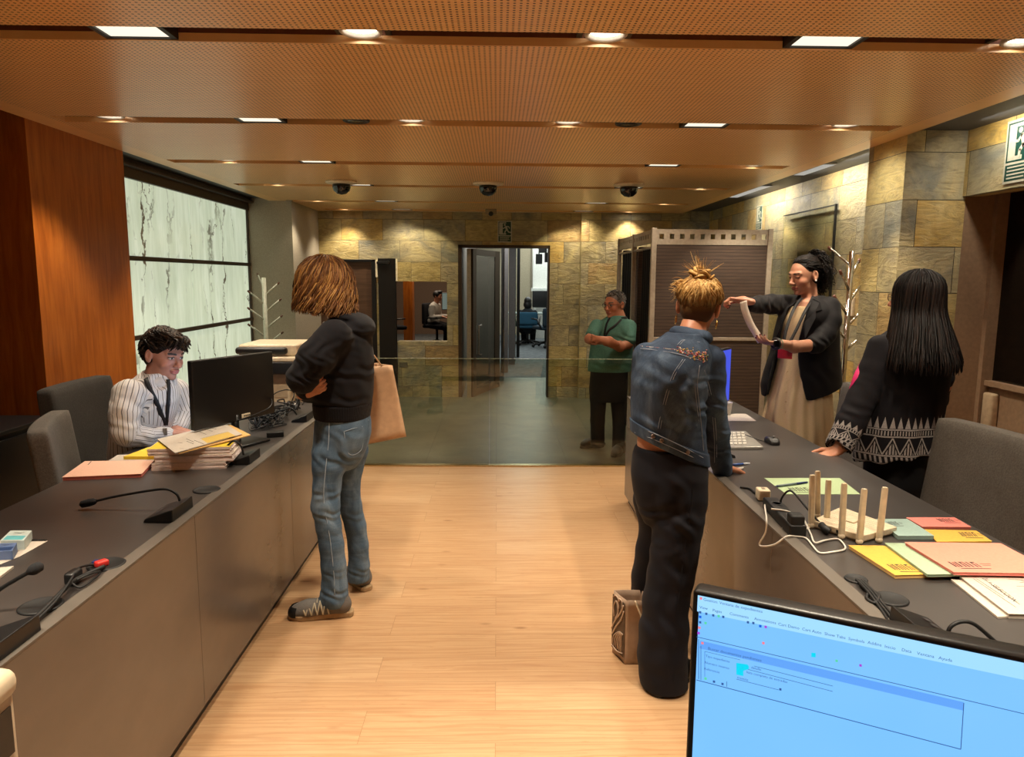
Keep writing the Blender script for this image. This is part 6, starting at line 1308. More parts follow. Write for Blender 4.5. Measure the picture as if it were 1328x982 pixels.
# ---------------------------------------------------------------- woman in blazer reading a slip
def person_c():
    Y = 4.5; base = W(1040, 700, Y).copy(); base[2] = 0
    t = thing('person', 'person with curly black hair in a black blazer reading a paper slip', 'person', tuple(base))
    s = .97; hc = W(1044, 357, Y); R = frame((-.90, -.30, -.20)); nk = W(1050, 388, Y+.0)
    S = SDF((1.25, 3.95, 0), (2.30, 4.95, 1.80), .0036)
    head(S, hc, R, nk, s, .047, True)
    S.loft([ring(660, 1010, 1060, Y, .10), ring(520, 1010, 1068, Y, .10), ring(460, 1016, 1072, Y, .105), ring(420, 1020, 1072, Y, .125), ring(400, 1026, 1072, Y, .13), ring(390, 1036, 1066, Y, .09)], .03)
    S.chain(lj((1074, 402, 4.40, 20), (1066, 438, 4.33, 18), (1056, 447.5, 4.30, 17), (1030, 450, 4.22, 15.5), (1013, 446.5, 4.17, 11.5)), .02)
    S.chain(lj((1028, 396, 4.62, 18), (1000, 394, 4.5, 16), (975, 395, 4.37, 14), (964, 390, 4.31, 11.5)), .02)
    tips = hand(S, W(1012, 446, 4.165), (-.93, -.08, .08), (.05, .25, .95), 1, (.28, .32, .4, .5), .75, .93, .06)
    tips2 = hand(S, W(964, 390, 4.305), (-.72, .10, .10), (.35, -.15, -.93), -1, (.85, .9, .95, 1.0), .8, .93, .05)
    S.chain(lj((1030, 640, 4.42, 30), (1030, 760, 4.42, 22)), .02); S.chain(lj((1050, 640, 4.58, 30), (1050, 755, 4.58, 22)), .02)
    for x, y in ((1.78, 4.42), (1.90, 4.58)): S.cone((x+.05, y, .06), (x-.12, y-.04, .03), .03, .025, .02); S.cone((x+.05, y, .06), W(1030 if y < 4.5 else 1050, 755, y), .03, .045, .02)
    nails = [q for q in tips+tips2]
    def ex(V, p, o):
        for q in nails: o[((V-q)**2).sum(1) < .0075**2] = (.12, .01, .02)
    garment(S, 'body', SKIN, t, {'Col': facecol(hc, R, s, SK2, (.40, .12, .10), (.03, .02, .015), True, 0, ex)})
    CREAMF = fabric('cream_crepe', 'd6bc94', .8, .08, 500, .15, .1)
    S = SDF((1.45, 4.1, .2), (2.28, 4.92, 1.52), .0042)
    S.loft([ring(660, 990, 1082, Y, .20), ring(580, 988, 1080, Y, .19), ring(547, 990.5, 1078, Y, .18), ring(530, 995, 1077, Y, .17), ring(500, 1002, 1076, Y, .15), ring(470, 1010, 1073, Y, .125), ring(455, 1012, 1073, Y, .12), ring(430, 1014, 1075, Y, .135), ring(410, 1018, 1075, Y, .15), ring(397, 1026, 1072, Y, .12)], .02)
    a0 = W(1040, 540, Y)
    def pleat(X, Yy, Z): return .006*np.clip((1.18-Z)/.35, 0, 1)*np.sin(np.arctan2(Yy-a0[1], X-a0[0])*17+.6*np.sin(Z*9))
    S._a(S.lo, S.lo+3, pleat, .01, 'add'); S.ell(W(1040, 392, 4.36), (.06, .06, .07), None, .01, 's')
    dr = garment(S, 'dress', CREAMF, t)
    m = MB()
    for k in range(5): q = S.hit(1021-.6*k, 482+13*k, .001); m.sphere(q, (.005, .005, .005), 8, 6)
    bt = m.build('buttons', CREAMF, dr, True)
    # blazer
    BLZ = fabric('black_blazer_cloth', '0e0b0f', .72, .25, 800, .15, .15)
    S = SDF((1.25, 3.98, .86), (2.34, 4.98, 1.56), .004)
    S.loft([ring(514, 989, 1089.5, Y, .165), ring(500, 987, 1090.5, Y, .165), ring(480, 992, 1089.5, Y, .165), ring(458, 1000, 1087, Y, .165), ring(430, 1006, 1086, Y, .18), ring(410, 1012, 1085, Y, .195), ring(398, 1020, 1080, Y, .18), ring(389, 1032, 1072, Y, .12), ring(383, 1038, 1066, Y, .08)], .02)
    for pts in (((1046, 388, 4.32, 12), (1032, 408, 4.29, 24), (1022, 440, 4.29, 26), (1018, 470, 4.29, 32), (1018, 500, 4.29, 42), (1019, 530, 4.29, 56)),):
        for a, b in zip(lj(*pts), lj(*pts)[1:]): S.cone(a[0], b[0], a[1], b[1], .008, 's')
        for yy in (4.34, 4.38, 4.42, 4.46):
            q_ = lj(*[(x, y, yy, w_) for x, y, Y_, w_ in pts])
            for a, b in zip(q_, q_[1:]): S.cone(a[0], b[0], a[1], b[1], .008, 's')
    S.ell(W(1046, 384, 4.47), (.065, .06, .07), None, .01, 's')
    n1 = unit(np.cross(W(1080, 512, 4.4)-W(1047, 522, 4.4), (0, 1, 0))); n1 = n1*(-1 if n1[2] > 0 else 1)
    S.half(W(1047, 521, 4.35), n1, .004)
    S.chain(lj((1074, 400, 4.42, 31), (1076, 416, 4.37, 29), (1070, 434, 4.33, 27), (1060, 446, 4.30, 25)), .012); S.chain(lj((1064, 441, 4.315, 26), (1055, 447, 4.29, 23.5)), .004)
    S.chain(lj((1028, 396, 4.62, 28), (1000, 394.5, 4.5, 25), (984, 395, 4.42, 22), (970, 395.5, 4.345, 18)), .02)
    S.folds(W(1066, 440, 4.2), .09, (.9, 0, .5), 130, .005); S.folds(W(1000, 396, 4.4), .10, (1, 0, .2), 110, .004); S.folds(W(1065, 480, 4.35), .14, (.8, 0, .5), 60, .004); S.folds(W(998, 470, 4.4), .12, (.9, 0, -.3), 70, .004)
    bz = garment(S, 'blazer', BLZ, t)
    m = MB()
    def lap(pts, off=.012):
        q = [S.hit(*p, off) for p in pts]; b = [S.hit(*p, .002) for p in pts]; c = sum(q)/len(q)
        m.add(q+b, [tuple(range(len(q))), tuple(range(len(q), 2*len(q)))[::-1]]+[(i, (i+1) % len(q), len(q)+(i+1) % len(q), len(q)+i) for i in range(len(q))])
    lap([(1055, 387), (1064, 392), (1066, 402), (1058, 404), (1058, 412), (1044, 440), (1042, 420), (1046, 400)])
    m.build('lapel', BLZ, bz, False, .002)
    # lanyard, red card, watch, bracelet
    P = [W(1055, 384, 4.43), S.hit(1050, 394, .006), W(1044, 404, 4.30), W(1034, 425, 4.27), W(1024, 445, 4.25), W(1020, 456, 4.25)]
    BL = plain('black_ribbon', '101014', .6); lanyard(t, P, .018, BL, (-.5, -.85, .1))
    lanyard(t, [W(1040, 386, 4.46), W(1031, 398, 4.36), W(1022, 420, 4.30), W(1017, 440, 4.27), W(1018, 455, 4.25)], .018, BL, (-.5, -.85, .1))
    c0 = W(1018, 459, 4.235); Rc = frame((.6, .8, 0)); bd = MB().rbox(c0, (.085, .004, .058), .002, Rc).build('badge_card', plain('red_card', 'b8202c', .4), t, True)
    w_ = W(1006, 446, 4.15); fx = unit(W(1013, 446.5, 4.17)-W(990, 445, 4.12)); a, b, _ = _fr(fx)
    rg = [w_+.031*(math.cos(k)*a*1.0+math.sin(k)*b*.95) for k in np.linspace(0, 2*PI, 26)]; wt = MB(); wt.tube(rg, .009, 8, False); wa = wt.build('watch', BLKR, t, True)
    MB().rbox(w_+np.array([-.008, -.031, .004]), (.034, .012, .040), .005).build('watch_face', plain('watch_glass', '0a0b0d', .1), wa, True)
    rg = [p+fx*.026 for p in rg]; MB().tube(rg, .003, 6, False).build('bracelet', plain('pale_bracelet', '8fa08a', .4, .4), t, True)
    for sx in (-1,): MB().sphere(hc+R@np.array([sx*.086, -.004, -.034]), .006, 10, 8).build('earring', plain('pearl', 'e0d8cc', .25), t, True)
    # paper slip held between the hands
    ps = thing('paper_slip', 'white paper slip held by the person in the black blazer', 'paper', tuple(W(973, 418, 4.26)))
    P = bez([W(964, 391, 4.25), W(966, 402, 4.245), W(973, 420, 4.235), W(981, 433, 4.22), W(987, 444, 4.20)], 20); m = MB(); sd = unit((.75, -.45, .35))*.021
    vs = [q for p in P for q in (p-sd, p+sd)]; m.add(vs, [(2*i, 2*i+1, 2*i+3, 2*i+2) for i in range(len(P)-1)]); o = m.build('slip', paper('receipt_paper', 'dccfc0'), ps, True); o.modifiers.new('solid', 'SOLIDIFY').thickness = .0008
    # hair
    N = 420; th = rng.uniform(-PI, PI, N); a_ = np.abs(th); ph1 = np.where(a_ < 1.0, rng.uniform(.55, .92, N), np.where(a_ < 1.7, rng.uniform(.8, 1.35, N), rng.uniform(1.2, 2.1, N)))
    root = scalp(hc, R, s, th, ph1, .004); cen = hc+R@(np.array([0, -.014, .036])*s); end = hc+R@(np.array([0, -.098, .030])*s); P = []; K = 12
    for q in root:
        row = []; e = end+rng.normal(0, .014, 3); wv = rng.uniform(-.006, .006)
        for s_ in np.linspace(0, 1, K):
            p = q*(1-s_)+e*s_; d = (p-cen)@R; rr_ = np.sqrt(((d/(np.array([.075, .094, .080])*s))**2).sum()); row.append(cen+R@(d/max(rr_, .3)*(1+.05+.07*math.sin(PI*s_)))+np.array([0, 0, wv*math.sin(8*s_)]))
        P.append(row)
    rad = np.outer(rng.uniform(.003, .0052, N), [.6]+[1]*10+[.8]); HB = hairmat('black_curls', '050404', '0f0b09', '231913', .5)
    V, F = cap(hc, R, s, .004, [((0, .095, -.015), (.085, .095, .105)), ((.095, .01, -.02), (.03, .04, .05)), ((-.095, .01, -.02), (.03, .04, .05)), ((0, -.05, -.12), (.09, .08, .06))])
    hr = strands('hair', P, rad, HB, t, 5, (V, F))
    N = 520; K = 40; Q = []; u_ = rng.normal(0, 1, (N, 3)); u_ /= np.linalg.norm(u_, axis=1, keepdims=True); u_[:, 1] = -np.abs(u_[:, 1])*1.0
    for d in u_:
        d = unit(d); o_ = end+R@(d*np.array([.05, .03, .06])+np.array([0, .012, .012])); L_ = rng.uniform(.035, .095); r_h = rng.uniform(.006, .013); x, y, _ = _fr(R@d); tn = rng.uniform(1.8, 3.6)*2*PI; p0 = rng.uniform(0, 6.28); T = np.linspace(0, 1, K)[:, None]
        g_ = R@(d*L_); line_ = o_+g_*T+np.array([0, 0, -.05])*T**2; Q.append(line_+r_h*np.minimum(1, 4*T)*(np.cos(tn*T+p0)*x+np.sin(tn*T+p0)*y))
    rq = np.outer(rng.uniform(.0015, .0031, N), np.concatenate([[.6], np.ones(K-4), [.9, .7, .4]])); strands('curls', Q, rq, HB, hr, 4)
person_c()
# ---------------------------------------------------------------- woman with long black hair
def person_d():
    Y = 3.5; base = W(1168, 788, Y).copy(); base[2] = 0
    t = thing('person', 'person with long black hair and white-patterned black cardigan, hand on the right counter', 'person', tuple(base))
    hc = W(1187, 386, 3.46); R = frame((-.62, .78, -.05)); nk = W(1190, 424, 3.48)
    S = SDF((1.45, 3.10, 0), (2.40, 3.92, 1.78), .0042)
    head(S, hc, R, nk, 1.0, .05, True)
    S.loft([ring(640, 1132, 1198, Y, .10), ring(590, 1130, 1200, Y, .11), ring(520, 1138, 1208, Y, .11), ring(460, 1142, 1218, Y, .13), ring(440, 1148, 1215, Y, .11), ring(424, 1170, 1205, Y, .06)], .03)
    S.chain(lj((1146, 452, 3.49, 24), (1128, 500, 3.46, 22), (1108, 545, 3.39, 20), (1088, 580, 3.345, 14)), .02); S.chain(lj((1222, 452, 3.53, 22), (1222, 500, 3.56, 20), (1205, 528, 3.68, 14), (1180, 532, 3.76, 12)), .02)
    tips = hand(S, W(1087, 583.5, 3.345), (-.80, -.26, -.30), (-.25, .05, -.97), -1, (.22, .2, .2, .25), .1, .98, .16)
    hand(S, W(1180, 532, 3.77), (-.9, .1, 0), (0, .3, -.9), 1, (.5, .5, .5, .5), .4, .95)
    for px in (1146, 1180): S.chain(lj((px, 640, Y, 34), (px, 720, Y, 26), (px, 778, Y, 20)), .03); q = W(px, 778, Y); S.cone((q[0], Y, .06), (q[0]-.1, Y+.14, .03), .032, .028, .02)
    def ex(V, p, o):
        for q in tips: o[((V-q-np.array([-.002, 0, .004]))**2).sum(1) < .0078**2] = (.55, .02, .05)
    garment(S, 'body', SKIN, t, {'Col': facecol(hc, R, 1., SK1, extra=ex)})
    # cardigan with patterned border
    rings = [ring(608, 1107, 1213, Y, .165), ring(590, 1108, 1212, Y, .165), ring(560, 1111, 1216, Y, .16), ring(530, 1117, 1220, Y, .155), ring(500, 1123, 1226, Y, .155), ring(470, 1127, 1230, Y, .165), ring(448, 1132, 1229, Y, .16), ring(434, 1146, 1222, Y, .12), ring(424, 1164, 1210, Y, .08)]
    S = SDF((1.48, 3.14, .68), (2.42, 3.94, 1.46), .0042); S.loft(rings, .02)
    hn = unit(np.cross(W(1211, 589, 3.4)-W(1108, 610, 3.4), (0, 1, 0))); hn = hn*(-1 if hn[2] > 0 else 1); S.half(W(1160, 600, 3.35), hn, .004)
    sl = lj((1141, 450, 3.49, 32), (1132, 480, 3.47, 34), (1119, 515, 3.44, 37), (1104, 548, 3.39, 38), (1089, 577, 3.35, 37)); S.chain(sl, .015)
    S.chain(lj((1222, 450, 3.53, 27), (1222, 490, 3.55, 27), (1214, 518, 3.62, 27), (1186, 530, 3.75, 24)), .02)
    cw = sl[-1][0]; cd_ = unit(sl[-1][0]-sl[-2][0]); S.cone(cw+cd_*.02, cw+cd_*.08, .054, .056, .004, 's')
    ax0 = W(1163, 560, Y)
    S._a(S.lo, S.lo+2, lambda X, Yy, Z: .005*np.clip((1.15-Z)/.3, 0, 1)*np.sin(np.arctan2(Yy-ax0[1], X-ax0[0])*9+1), .01, 'add')
    S.folds(W(1112, 530, 3.3), .12, (.5, 0, .9), 95, .004); S.folds(W(1170, 500, 3.3), .15, (1, 0, .1), 60, .003)
    zt, zb = W(1160, 532, Y)[2], W(1160, 605, Y)[2]; p0, p1 = W(1102, 548, 3.39), cw+cd_*.02
    def uv(V):
        ang = np.arctan2(V[:, 1]-ax0[1], V[:, 0]-ax0[0]); u = ang*.17; v = (V[:, 2]-zb)/(zt-zb)+(V[:, 0]-ax0[0])*-.12
        a = p1-p0; tt = ((V-p0)@a)/(a@a); dist = np.linalg.norm(V-p0-np.clip(tt, -1.2, 1.3)[:, None]*a, axis=1); m = (dist < .078) & (V[:, 0] < W(1120, 560, 3.4)[0]+.02)
        x, y, d = _fr(a); w_ = V-p0; u2 = np.arctan2(w_@y, w_@x)*.07; v2 = (1-tt)*1.15; u = np.where(m, u2, u); v = np.where(m, v2, v); return np.stack([u, v, V[:, 2]*0], 1)
    g = G('cardigan_knit', '0d0c0f', .85, 0, .2); q = g.sep(g.attr('uvw')['Vector']); u, v = q[0], q[1]
    def tri(x, per): return g.ma('MULTIPLY', g.ma('ABSOLUTE', g.ma('SUBTRACT', g.ma('FRACT', g.ma('DIVIDE', x, per)), .5)), 2.)
    def within(x, a, b): return g.ma('MULTIPLY', g.ma('GREATER_THAN', x, a), g.ma('LESS_THAN', x, b))
    def nearv(x, w_): return g.ma('LESS_THAN', g.ma('ABSOLUTE', x), w_)
    tp = tri(u, .034); big = tri(g.ma('ADD', u, .01), .072); sm = tri(u, .013)
    parts = [g.ma('MULTIPLY', within(v, .78, .98), g.ma('GREATER_THAN', g.ma('SUBTRACT', tp, g.ma('MULTIPLY', g.ma('SUBTRACT', v, .78), 4.)), .22)),
             nearv(g.ma('SUBTRACT', v, .76), .012), g.ma('MULTIPLY', within(v, .66, .74), g.ma('GREATER_THAN', sm, .55)), nearv(g.ma('SUBTRACT', v, .64), .012),
             g.ma('MULTIPLY', within(v, .34, .62), nearv(g.ma('SUBTRACT', g.ma('MULTIPLY', big, .28), g.ma('SUBTRACT', v, .34)), .025)),
             g.ma('MULTIPLY', within(v, .34, .62), g.ma('MULTIPLY', g.ma('GREATER_THAN', g.ma('SUBTRACT', g.ma('MULTIPLY', big, .28), g.ma('SUBTRACT', v, .36)), .09), g.ma('GREATER_THAN', sm, .4))),
             nearv(g.ma('SUBTRACT', v, .32), .014), g.ma('MULTIPLY', within(v, .2, .3), g.ma('GREATER_THAN', tri(g.ma('ADD', u, g.ma('MULTIPLY', v, .06)), .022), .55)), nearv(g.ma('SUBTRACT', v, .18), .014), g.ma('MULTIPLY', within(v, .06, .16), g.ma('GREATER_THAN', tp, .5)), nearv(g.ma('SUBTRACT', v, .03), .014)]
    mk = parts[0]
    for x in parts[1:]: mk = g.ma('MAXIMUM', mk, x)
    nz = g.noise(g.co(), 420, 2, .7); mk = g.ma('MULTIPLY', mk, g.ramp(nz, [(.3, (.35,)*3), (.6, (1,)*3)]))
    g.base(g.mix(mk, g.mix(nz, hexc('08070a'), hexc('1b181d')), hexc('a8a09c'))); g.bump(nz, .3, .002)
    garment(S, 'cardigan', g.m, t, {'uvw': uv})
    # trousers
    S = SDF((1.6, 3.2, 0), (2.3, 3.8, .95), .005); S.loft([ring(585, 1124, 1206, Y, .13), ring(625, 1122, 1207, Y, .14), ring(655, 1128, 1204, Y, .12)], .02)
    for px in (1145, 1183): S.chain(lj((px, 645, Y, 42), (px, 720, Y, 33), (px, 782, Y, 28)), .015)
    S.half((0, 0, .04), (0, 0, -1), .004); garment(S, 'trousers', fabric('black_trousers', '0b0b0e', .8, .2, 700, .15), t)
    for px in (1146, 1180): q = W(px, 778, Y); shoe(t, (q[0]+.03, Y-.05), (q[0]-.12, Y+.16), BLK, BLKR, .07, .045)
    # hair
    Ru = frame((-.62, .78, 0)); N = 900; th = rng.uniform(-PI, PI, N); th = th[np.abs(th) > .62]; N = len(th); ph0 = np.abs(rng.normal(.1, .4, N)).clip(0, 1.5)
    zz = W(1190, 478, Y)[2]-hc[2]; frontness = np.exp(-(np.abs(th)-.7)**2/.3); zend = zz*(.70+.32*rng.random(N))+.0
    a_ = np.abs(th)
    bt_ = W(1187, 470, Y)
    def out(P, tt):
        z = P[..., 2]; low = np.clip((-.06-z)/.25, 0, 1); x, y = P[..., 0], P[..., 1]
        P[..., 0] = x*(1+.55*low)-.030*low*(x < .03); P[..., 1] = y*(1+.3*low)-.045*low; return P
    P = fall(hc, Ru, th, ph0, zend, .010+.008*rng.random((N, 1)), .016+.016*rng.random((N, 1)), 18, .075, .8, 1., out)
    rad = np.outer(rng.uniform(.0035, .0065, N), np.concatenate([[.5, .8], np.ones(13), [.85, .6, .25]])); V, F = cap(hc, R, 1., .010, FACECUT)
    strands('hair', P, rad, hairmat('long_black_hair', '070505', '100b0a', '241915', .45), t, 5, (V, F))
    # glasses
    GL = plain('glasses_frame', '3a2a2a', .3); m = MB()
    for sx in (-1, 1): m.tube([hc+R@np.array([sx*.032+.021*math.cos(a), .105, .004+.017*math.sin(a)]) for a in np.linspace(0, 2*PI, 20)], .0018, 6, False); m.tube([hc+R@np.array([sx*.053, .104, .008]), hc+R@np.array([sx*.076, .06, .008]), hc+R@np.array([sx*.082, -.01, .004])], .0017, 6)
    m.tube([hc+R@np.array([-.011, .108, .006]), hc+R@np.array([.011, .108, .006])], .0018, 6); m.build('glasses', GL, t, True)
    lanyard(t, [W(1150, 440, 3.62)+np.array([-.05, 0, 0]), W(1124, 462, 3.54), W(1114, 482, 3.46), W(1106, 504, 3.45), W(1104, 514, 3.47)], .034, plain('pink_ribbon', 'd0206a', .6), (-.7, -.6, .1))
person_d()
# ---------------------------------------------------------------- young man in striped shirt
def person_e():
    Y = 3.68; base = np.array([-1.84, 3.68, 0]); t = thing('person', 'young person with dark wavy hair in a striped white shirt seated behind the left counter', 'person', tuple(base))
    s = 1.0; hc = W(212, 460, 3.70); R = frame((.88, -.40, -.20), .05); nk = W(203, 489, 3.69)
    S = SDF((-2.15, 3.25, 0), (-1.15, 4.08, 1.42), .0036)
    head(S, hc, R, nk, s, .054)
    S.loft([ring(640, 158, 198, Y, .12), ring(580, 155, 198, Y, .12), ring(545, 158, 214, Y, .14), ring(512, 164, 220, Y, .155), ring(500, 172, 218, Y, .14), ring(488, 188, 214, Y, .07)], .03)
    S.chain(lj((166, 514, 3.50, 30), (160, 538, 3.44, 25), (163, 562, 3.42, 23), (188, 566, 3.48, 19), (216, 563, 3.58, 14)), .02); S.chain(lj((228, 510, 3.86, 24), (238, 535, 3.86, 20), (232, 552, 3.80, 16), (222, 556, 3.76, 13)), .02)
    hand(S, W(217, 562.5, 3.59), (.92, .22, -.05), (.05, .0, -1), 1, (.35, .4, .4, .45), .4, .98); hand(S, W(224, 556, 3.76), (.8, -.35, -.1), (0, 0, -1), -1, (.4, .4, .4, .4), .4, .98)
    for y, x in ((3.66, 0), (3.90, 0)):
        S.chain([(np.array([-1.88, y, .545]), .085), (np.array([-1.42, y, .545]), .062), (np.array([-1.40, y, .30]), .052), (np.array([-1.44, y, .10]), .038)], .03); S.cone((-1.45, y, .06), (-1.30, y, .035), .032, .028, .02)
    garment(S, 'body', SKIN, t, {'Col': facecol(hc, R, s, (.50, .245, .175), (.48, .17, .15), (.02, .014, .01))})
    # shirt
    S = SDF((-2.18, 3.22, .5), (-1.15, 4.10, 1.22), .004)
    S.loft([ring(650, 150, 204, Y, .165), ring(615, 146, 203, Y, .165), ring(578, 145, 206, Y, .165), ring(560, 147, 216, Y, .17), ring(535, 149, 227, Y, .18), ring(514, 152, 230, Y, .185), ring(500, 160, 228, Y, .17), ring(490, 175, 222, Y, .125), ring(483, 186, 217, Y, .08)], .015)
    sl = lj((167, 513, 3.50, 42), (161, 537, 3.43, 37), (163, 562, 3.40, 35), (188, 567, 3.475, 28), (208, 565, 3.54, 20), (218, 563, 3.58, 17)); S.chain(sl, .012)
    sl2 = lj((228, 508, 3.86, 34), (239, 535, 3.86, 27), (232, 552, 3.80, 22), (224, 555, 3.77, 18)); S.chain(sl2, .015)
    S.ell(nk+np.array([.005, -.0, .03]), (.060, .060, .06), None, .006, 's'); S.ell(W(209, 490, 3.585), (.050, .055, .062), None, .01, 's')
    for c_, rad, d, fr, am in ((W(160, 545, 3.38), .11, (.3, 0, 1), 95, .0028), (W(172, 520, 3.45), .10, (.9, 0, .4), 90, .003), (W(185, 566, 3.42), .09, (1, 0, .4), 110, .003), (W(200, 540, 3.55), .13, (.6, 0, -.8), 80, .004), (W(150, 520, 3.45), .08, (.4, 0, 1), 100, .002), (W(190, 500, 3.55), .1, (.8, 0, .6), 80, .003)): S.folds(c_, rad, d, fr, am)
    c0 = W(187, 540, Y)
    def uv(V):
        u = np.arctan2(V[:, 1]-Y, V[:, 0]-c0[0])*.155; best = np.full(len(V), .03); uu = u.copy()
        for ch in (sl, sl2):
            for (a, ra), (b, rb) in zip(ch, ch[1:]):
                ab = b-a; tt = np.clip(((V-a)@ab)/(ab@ab), 0, 1); w_ = V-a-tt[:, None]*ab; d = np.abs(np.linalg.norm(w_, axis=1)-(ra+(rb-ra)*tt)); x = unit(np.cross(ab, (0, 1, .2))); y = unit(np.cross(ab, x)); m = (d < best) & (np.linalg.norm(w_, axis=1) < ra*1.35)
                if ch is sl2: m &= V[:, 1] > 3.74
                else: m &= V[:, 1] < 3.585
                best = np.where(m, d, best); uu = np.where(m, np.arctan2(w_@y, w_@x)*.062, uu)
        return np.stack([uu, V[:, 2], V[:, 2]*0], 1)
    g = G('striped_shirting', 'd5cec6', .8, 0, .25); q = g.sep(g.attr('uvw')['Vector']); nz = g.noise(g.co(), 300, 2)
    f = g.ma('FRACT', g.ma('DIVIDE', q[0], .0205)); l1 = g.ma('LESS_THAN', g.ma('ABSOLUTE', g.ma('SUBTRACT', f, .5)), .085); l2 = g.ma('LESS_THAN', g.ma('ABSOLUTE', g.ma('SUBTRACT', f, .05)), .04)
    c = g.mix(g.ma('MULTIPLY', l2, .45), hexc('d8d2cc'), hexc('8fa0c0')); c = g.mix(g.ma('MULTIPLY', l1, .85), c, hexc('3d3434')); g.base(c); g.bump(nz, .2, .001)
    sh = garment(S, 'shirt', g.m, t, {'uvw': uv})
    # collar wings, placket, lanyard
    LB = plain('pale_blue_cotton', 'a3b0c8', .8); m = MB()
    def flap(P, n_=(0, 0, 0)):
        q = [np.array(p) for p in P]; nn_ = unit(np.cross(q[1]-q[0], q[2]-q[0]))*.0025; m.add([p+nn_ for p in q]+[p-nn_ for p in q], [tuple(range(len(q))), tuple(range(len(q), 2*len(q)))[::-1]]+[(i, (i+1) % len(q), len(q)+(i+1) % len(q), len(q)+i) for i in range(len(q))])
    S3 = SDF(nk-.16, nk+.16, .0032); Rn = frame((.88, -.40, 0)); c3 = nk+Rn@np.array([0, .012, .0])
    S3.ell(c3+np.array([0, 0, -.012]), (.088, .092, .050), Rn@np.array(Matrix.Rotation(-.35, 3, 'X')), .01); S3.ell(c3+np.array([0, 0, .028]), (.064, .066, .075), Rn, .006, 's'); S3.ell(c3+Rn@np.array([0, .085, .005]), (.026, .06, .07), Rn, .008, 's')
    garment(S3, 'collar', plain('white_collar_cotton', 'cfcac6', .8), sh)
    BL = plain('black_ribbon', '101014', .6)
    a = [(186, 483), (189, 491), (194, 504), (203, 522), (210, 540), (214, 552)]; lanyard(t, [S.hit(x, y, .006) for x, y in a], .022, BL, (.35, -.93, .1)); b = [(218, 492), (219, 505), (218, 522), (216.5, 540), (215.5, 552)]; lanyard(t, [S.hit(x, y, .006) for x, y in b], .018, BL, (.5, -.85, .1))
    MB().cbox(S.hit(214, 560, .01), (.02, .006, .035)).build('lanyard_clip', ALU, t)
    S = SDF((-2.12, 3.45, .02), (-1.2, 4.08, .75), .006)
    for y in (3.66, 3.90): S.chain([(np.array([-1.88, y, .55]), .10), (np.array([-1.42, y, .55]), .078), (np.array([-1.40, y, .30]), .068), (np.array([-1.44, y, .08]), .06)], .03)
    S.ell((-1.88, Y, .58), (.15, .19, .12)); garment(S, 'trousers', fabric('dark_trousers', '14141a', .8, .2, 700, .15), t)
    for y in (3.66, 3.90): shoe(t, (-1.52, y), (-1.25, y), BLK, BLKR, .08, .045)
    # hair: short sides, wavy top falling over the brow
    N = 980; th = rng.uniform(-PI, PI, N); a_ = np.abs(th); ph = np.where(a_ < .9, rng.uniform(0, 1.0, N), np.where(a_ < 1.75, rng.uniform(0, 1.5, N), rng.uniform(0, 2.2, N)))
    root = scalp(hc, R, s, th, ph, .003); cen = hc+R@np.array([0, -.014, .036]); K = 10; P = []
    for q, t_, p_ in zip(root, th, ph):
        nrm = unit(q-cen); loc = nrm@R; top = max(0, math.cos(p_)); L_ = .026+.034*top+.014*max(0, math.cos(t_))*(p_ > .4)
        lq = (q-cen)@R; dr_ = unit(np.array([rng.normal(.0, .14)+.45*math.sin(38*lq[0]+22*lq[1]+1.), .85*top+.15*max(0, math.cos(t_)), -.55+.35*top])); dr_ = R@dr_; wv = 45*lq[0]+30*lq[1]; side = unit(np.cross(nrm, dr_)); vol = .012+.022*top*(.9+.35*math.sin(33*lq[0]-28*lq[1])+rng.normal(0, .08))+.006*(loc[1] > .5)
        P.append([q+nrm*(vol*math.sin(min(1, s_*1.3)*PI*.62))+dr_*L_*s_**1.2+side*.008*math.sin(5*s_+wv)*s_ for s_ in np.linspace(0, 1, K)])
    for k in range(120):
        x = rng.uniform(-.055, .058); o_ = hc+R@np.array([x, .060+rng.normal(0, .012), .100+rng.normal(0, .008)]); wv = rng.uniform(0, 6.28); P.append([o_+R@np.array([.008*math.sin(5*s_+60*x)+.01*s_, .044*math.sin(s_*2.2), .010*math.sin(s_*2.6)-.046*s_*s_]) for s_ in np.linspace(0, 1, K)])
    rad = np.outer(rng.uniform(.003, .0058, len(P)), [.6, 1, 1, 1, 1, 1, .95, .8, .6, .25]); V, F = cap(hc, R, s, .008, [((0, .092, -.035), (.085, .075, .092)), ((.09, .02, -.03), (.03, .04, .05)), ((-.09, .02, -.03), (.03, .04, .05)), ((0, -.05, -.13), (.09, .09, .055))])
    strands('hair', P, rad, hairmat('dark_wavy_hair', '0c0806', '21160f', '4a3626', .38), t, 5, (V, F))
person_e()
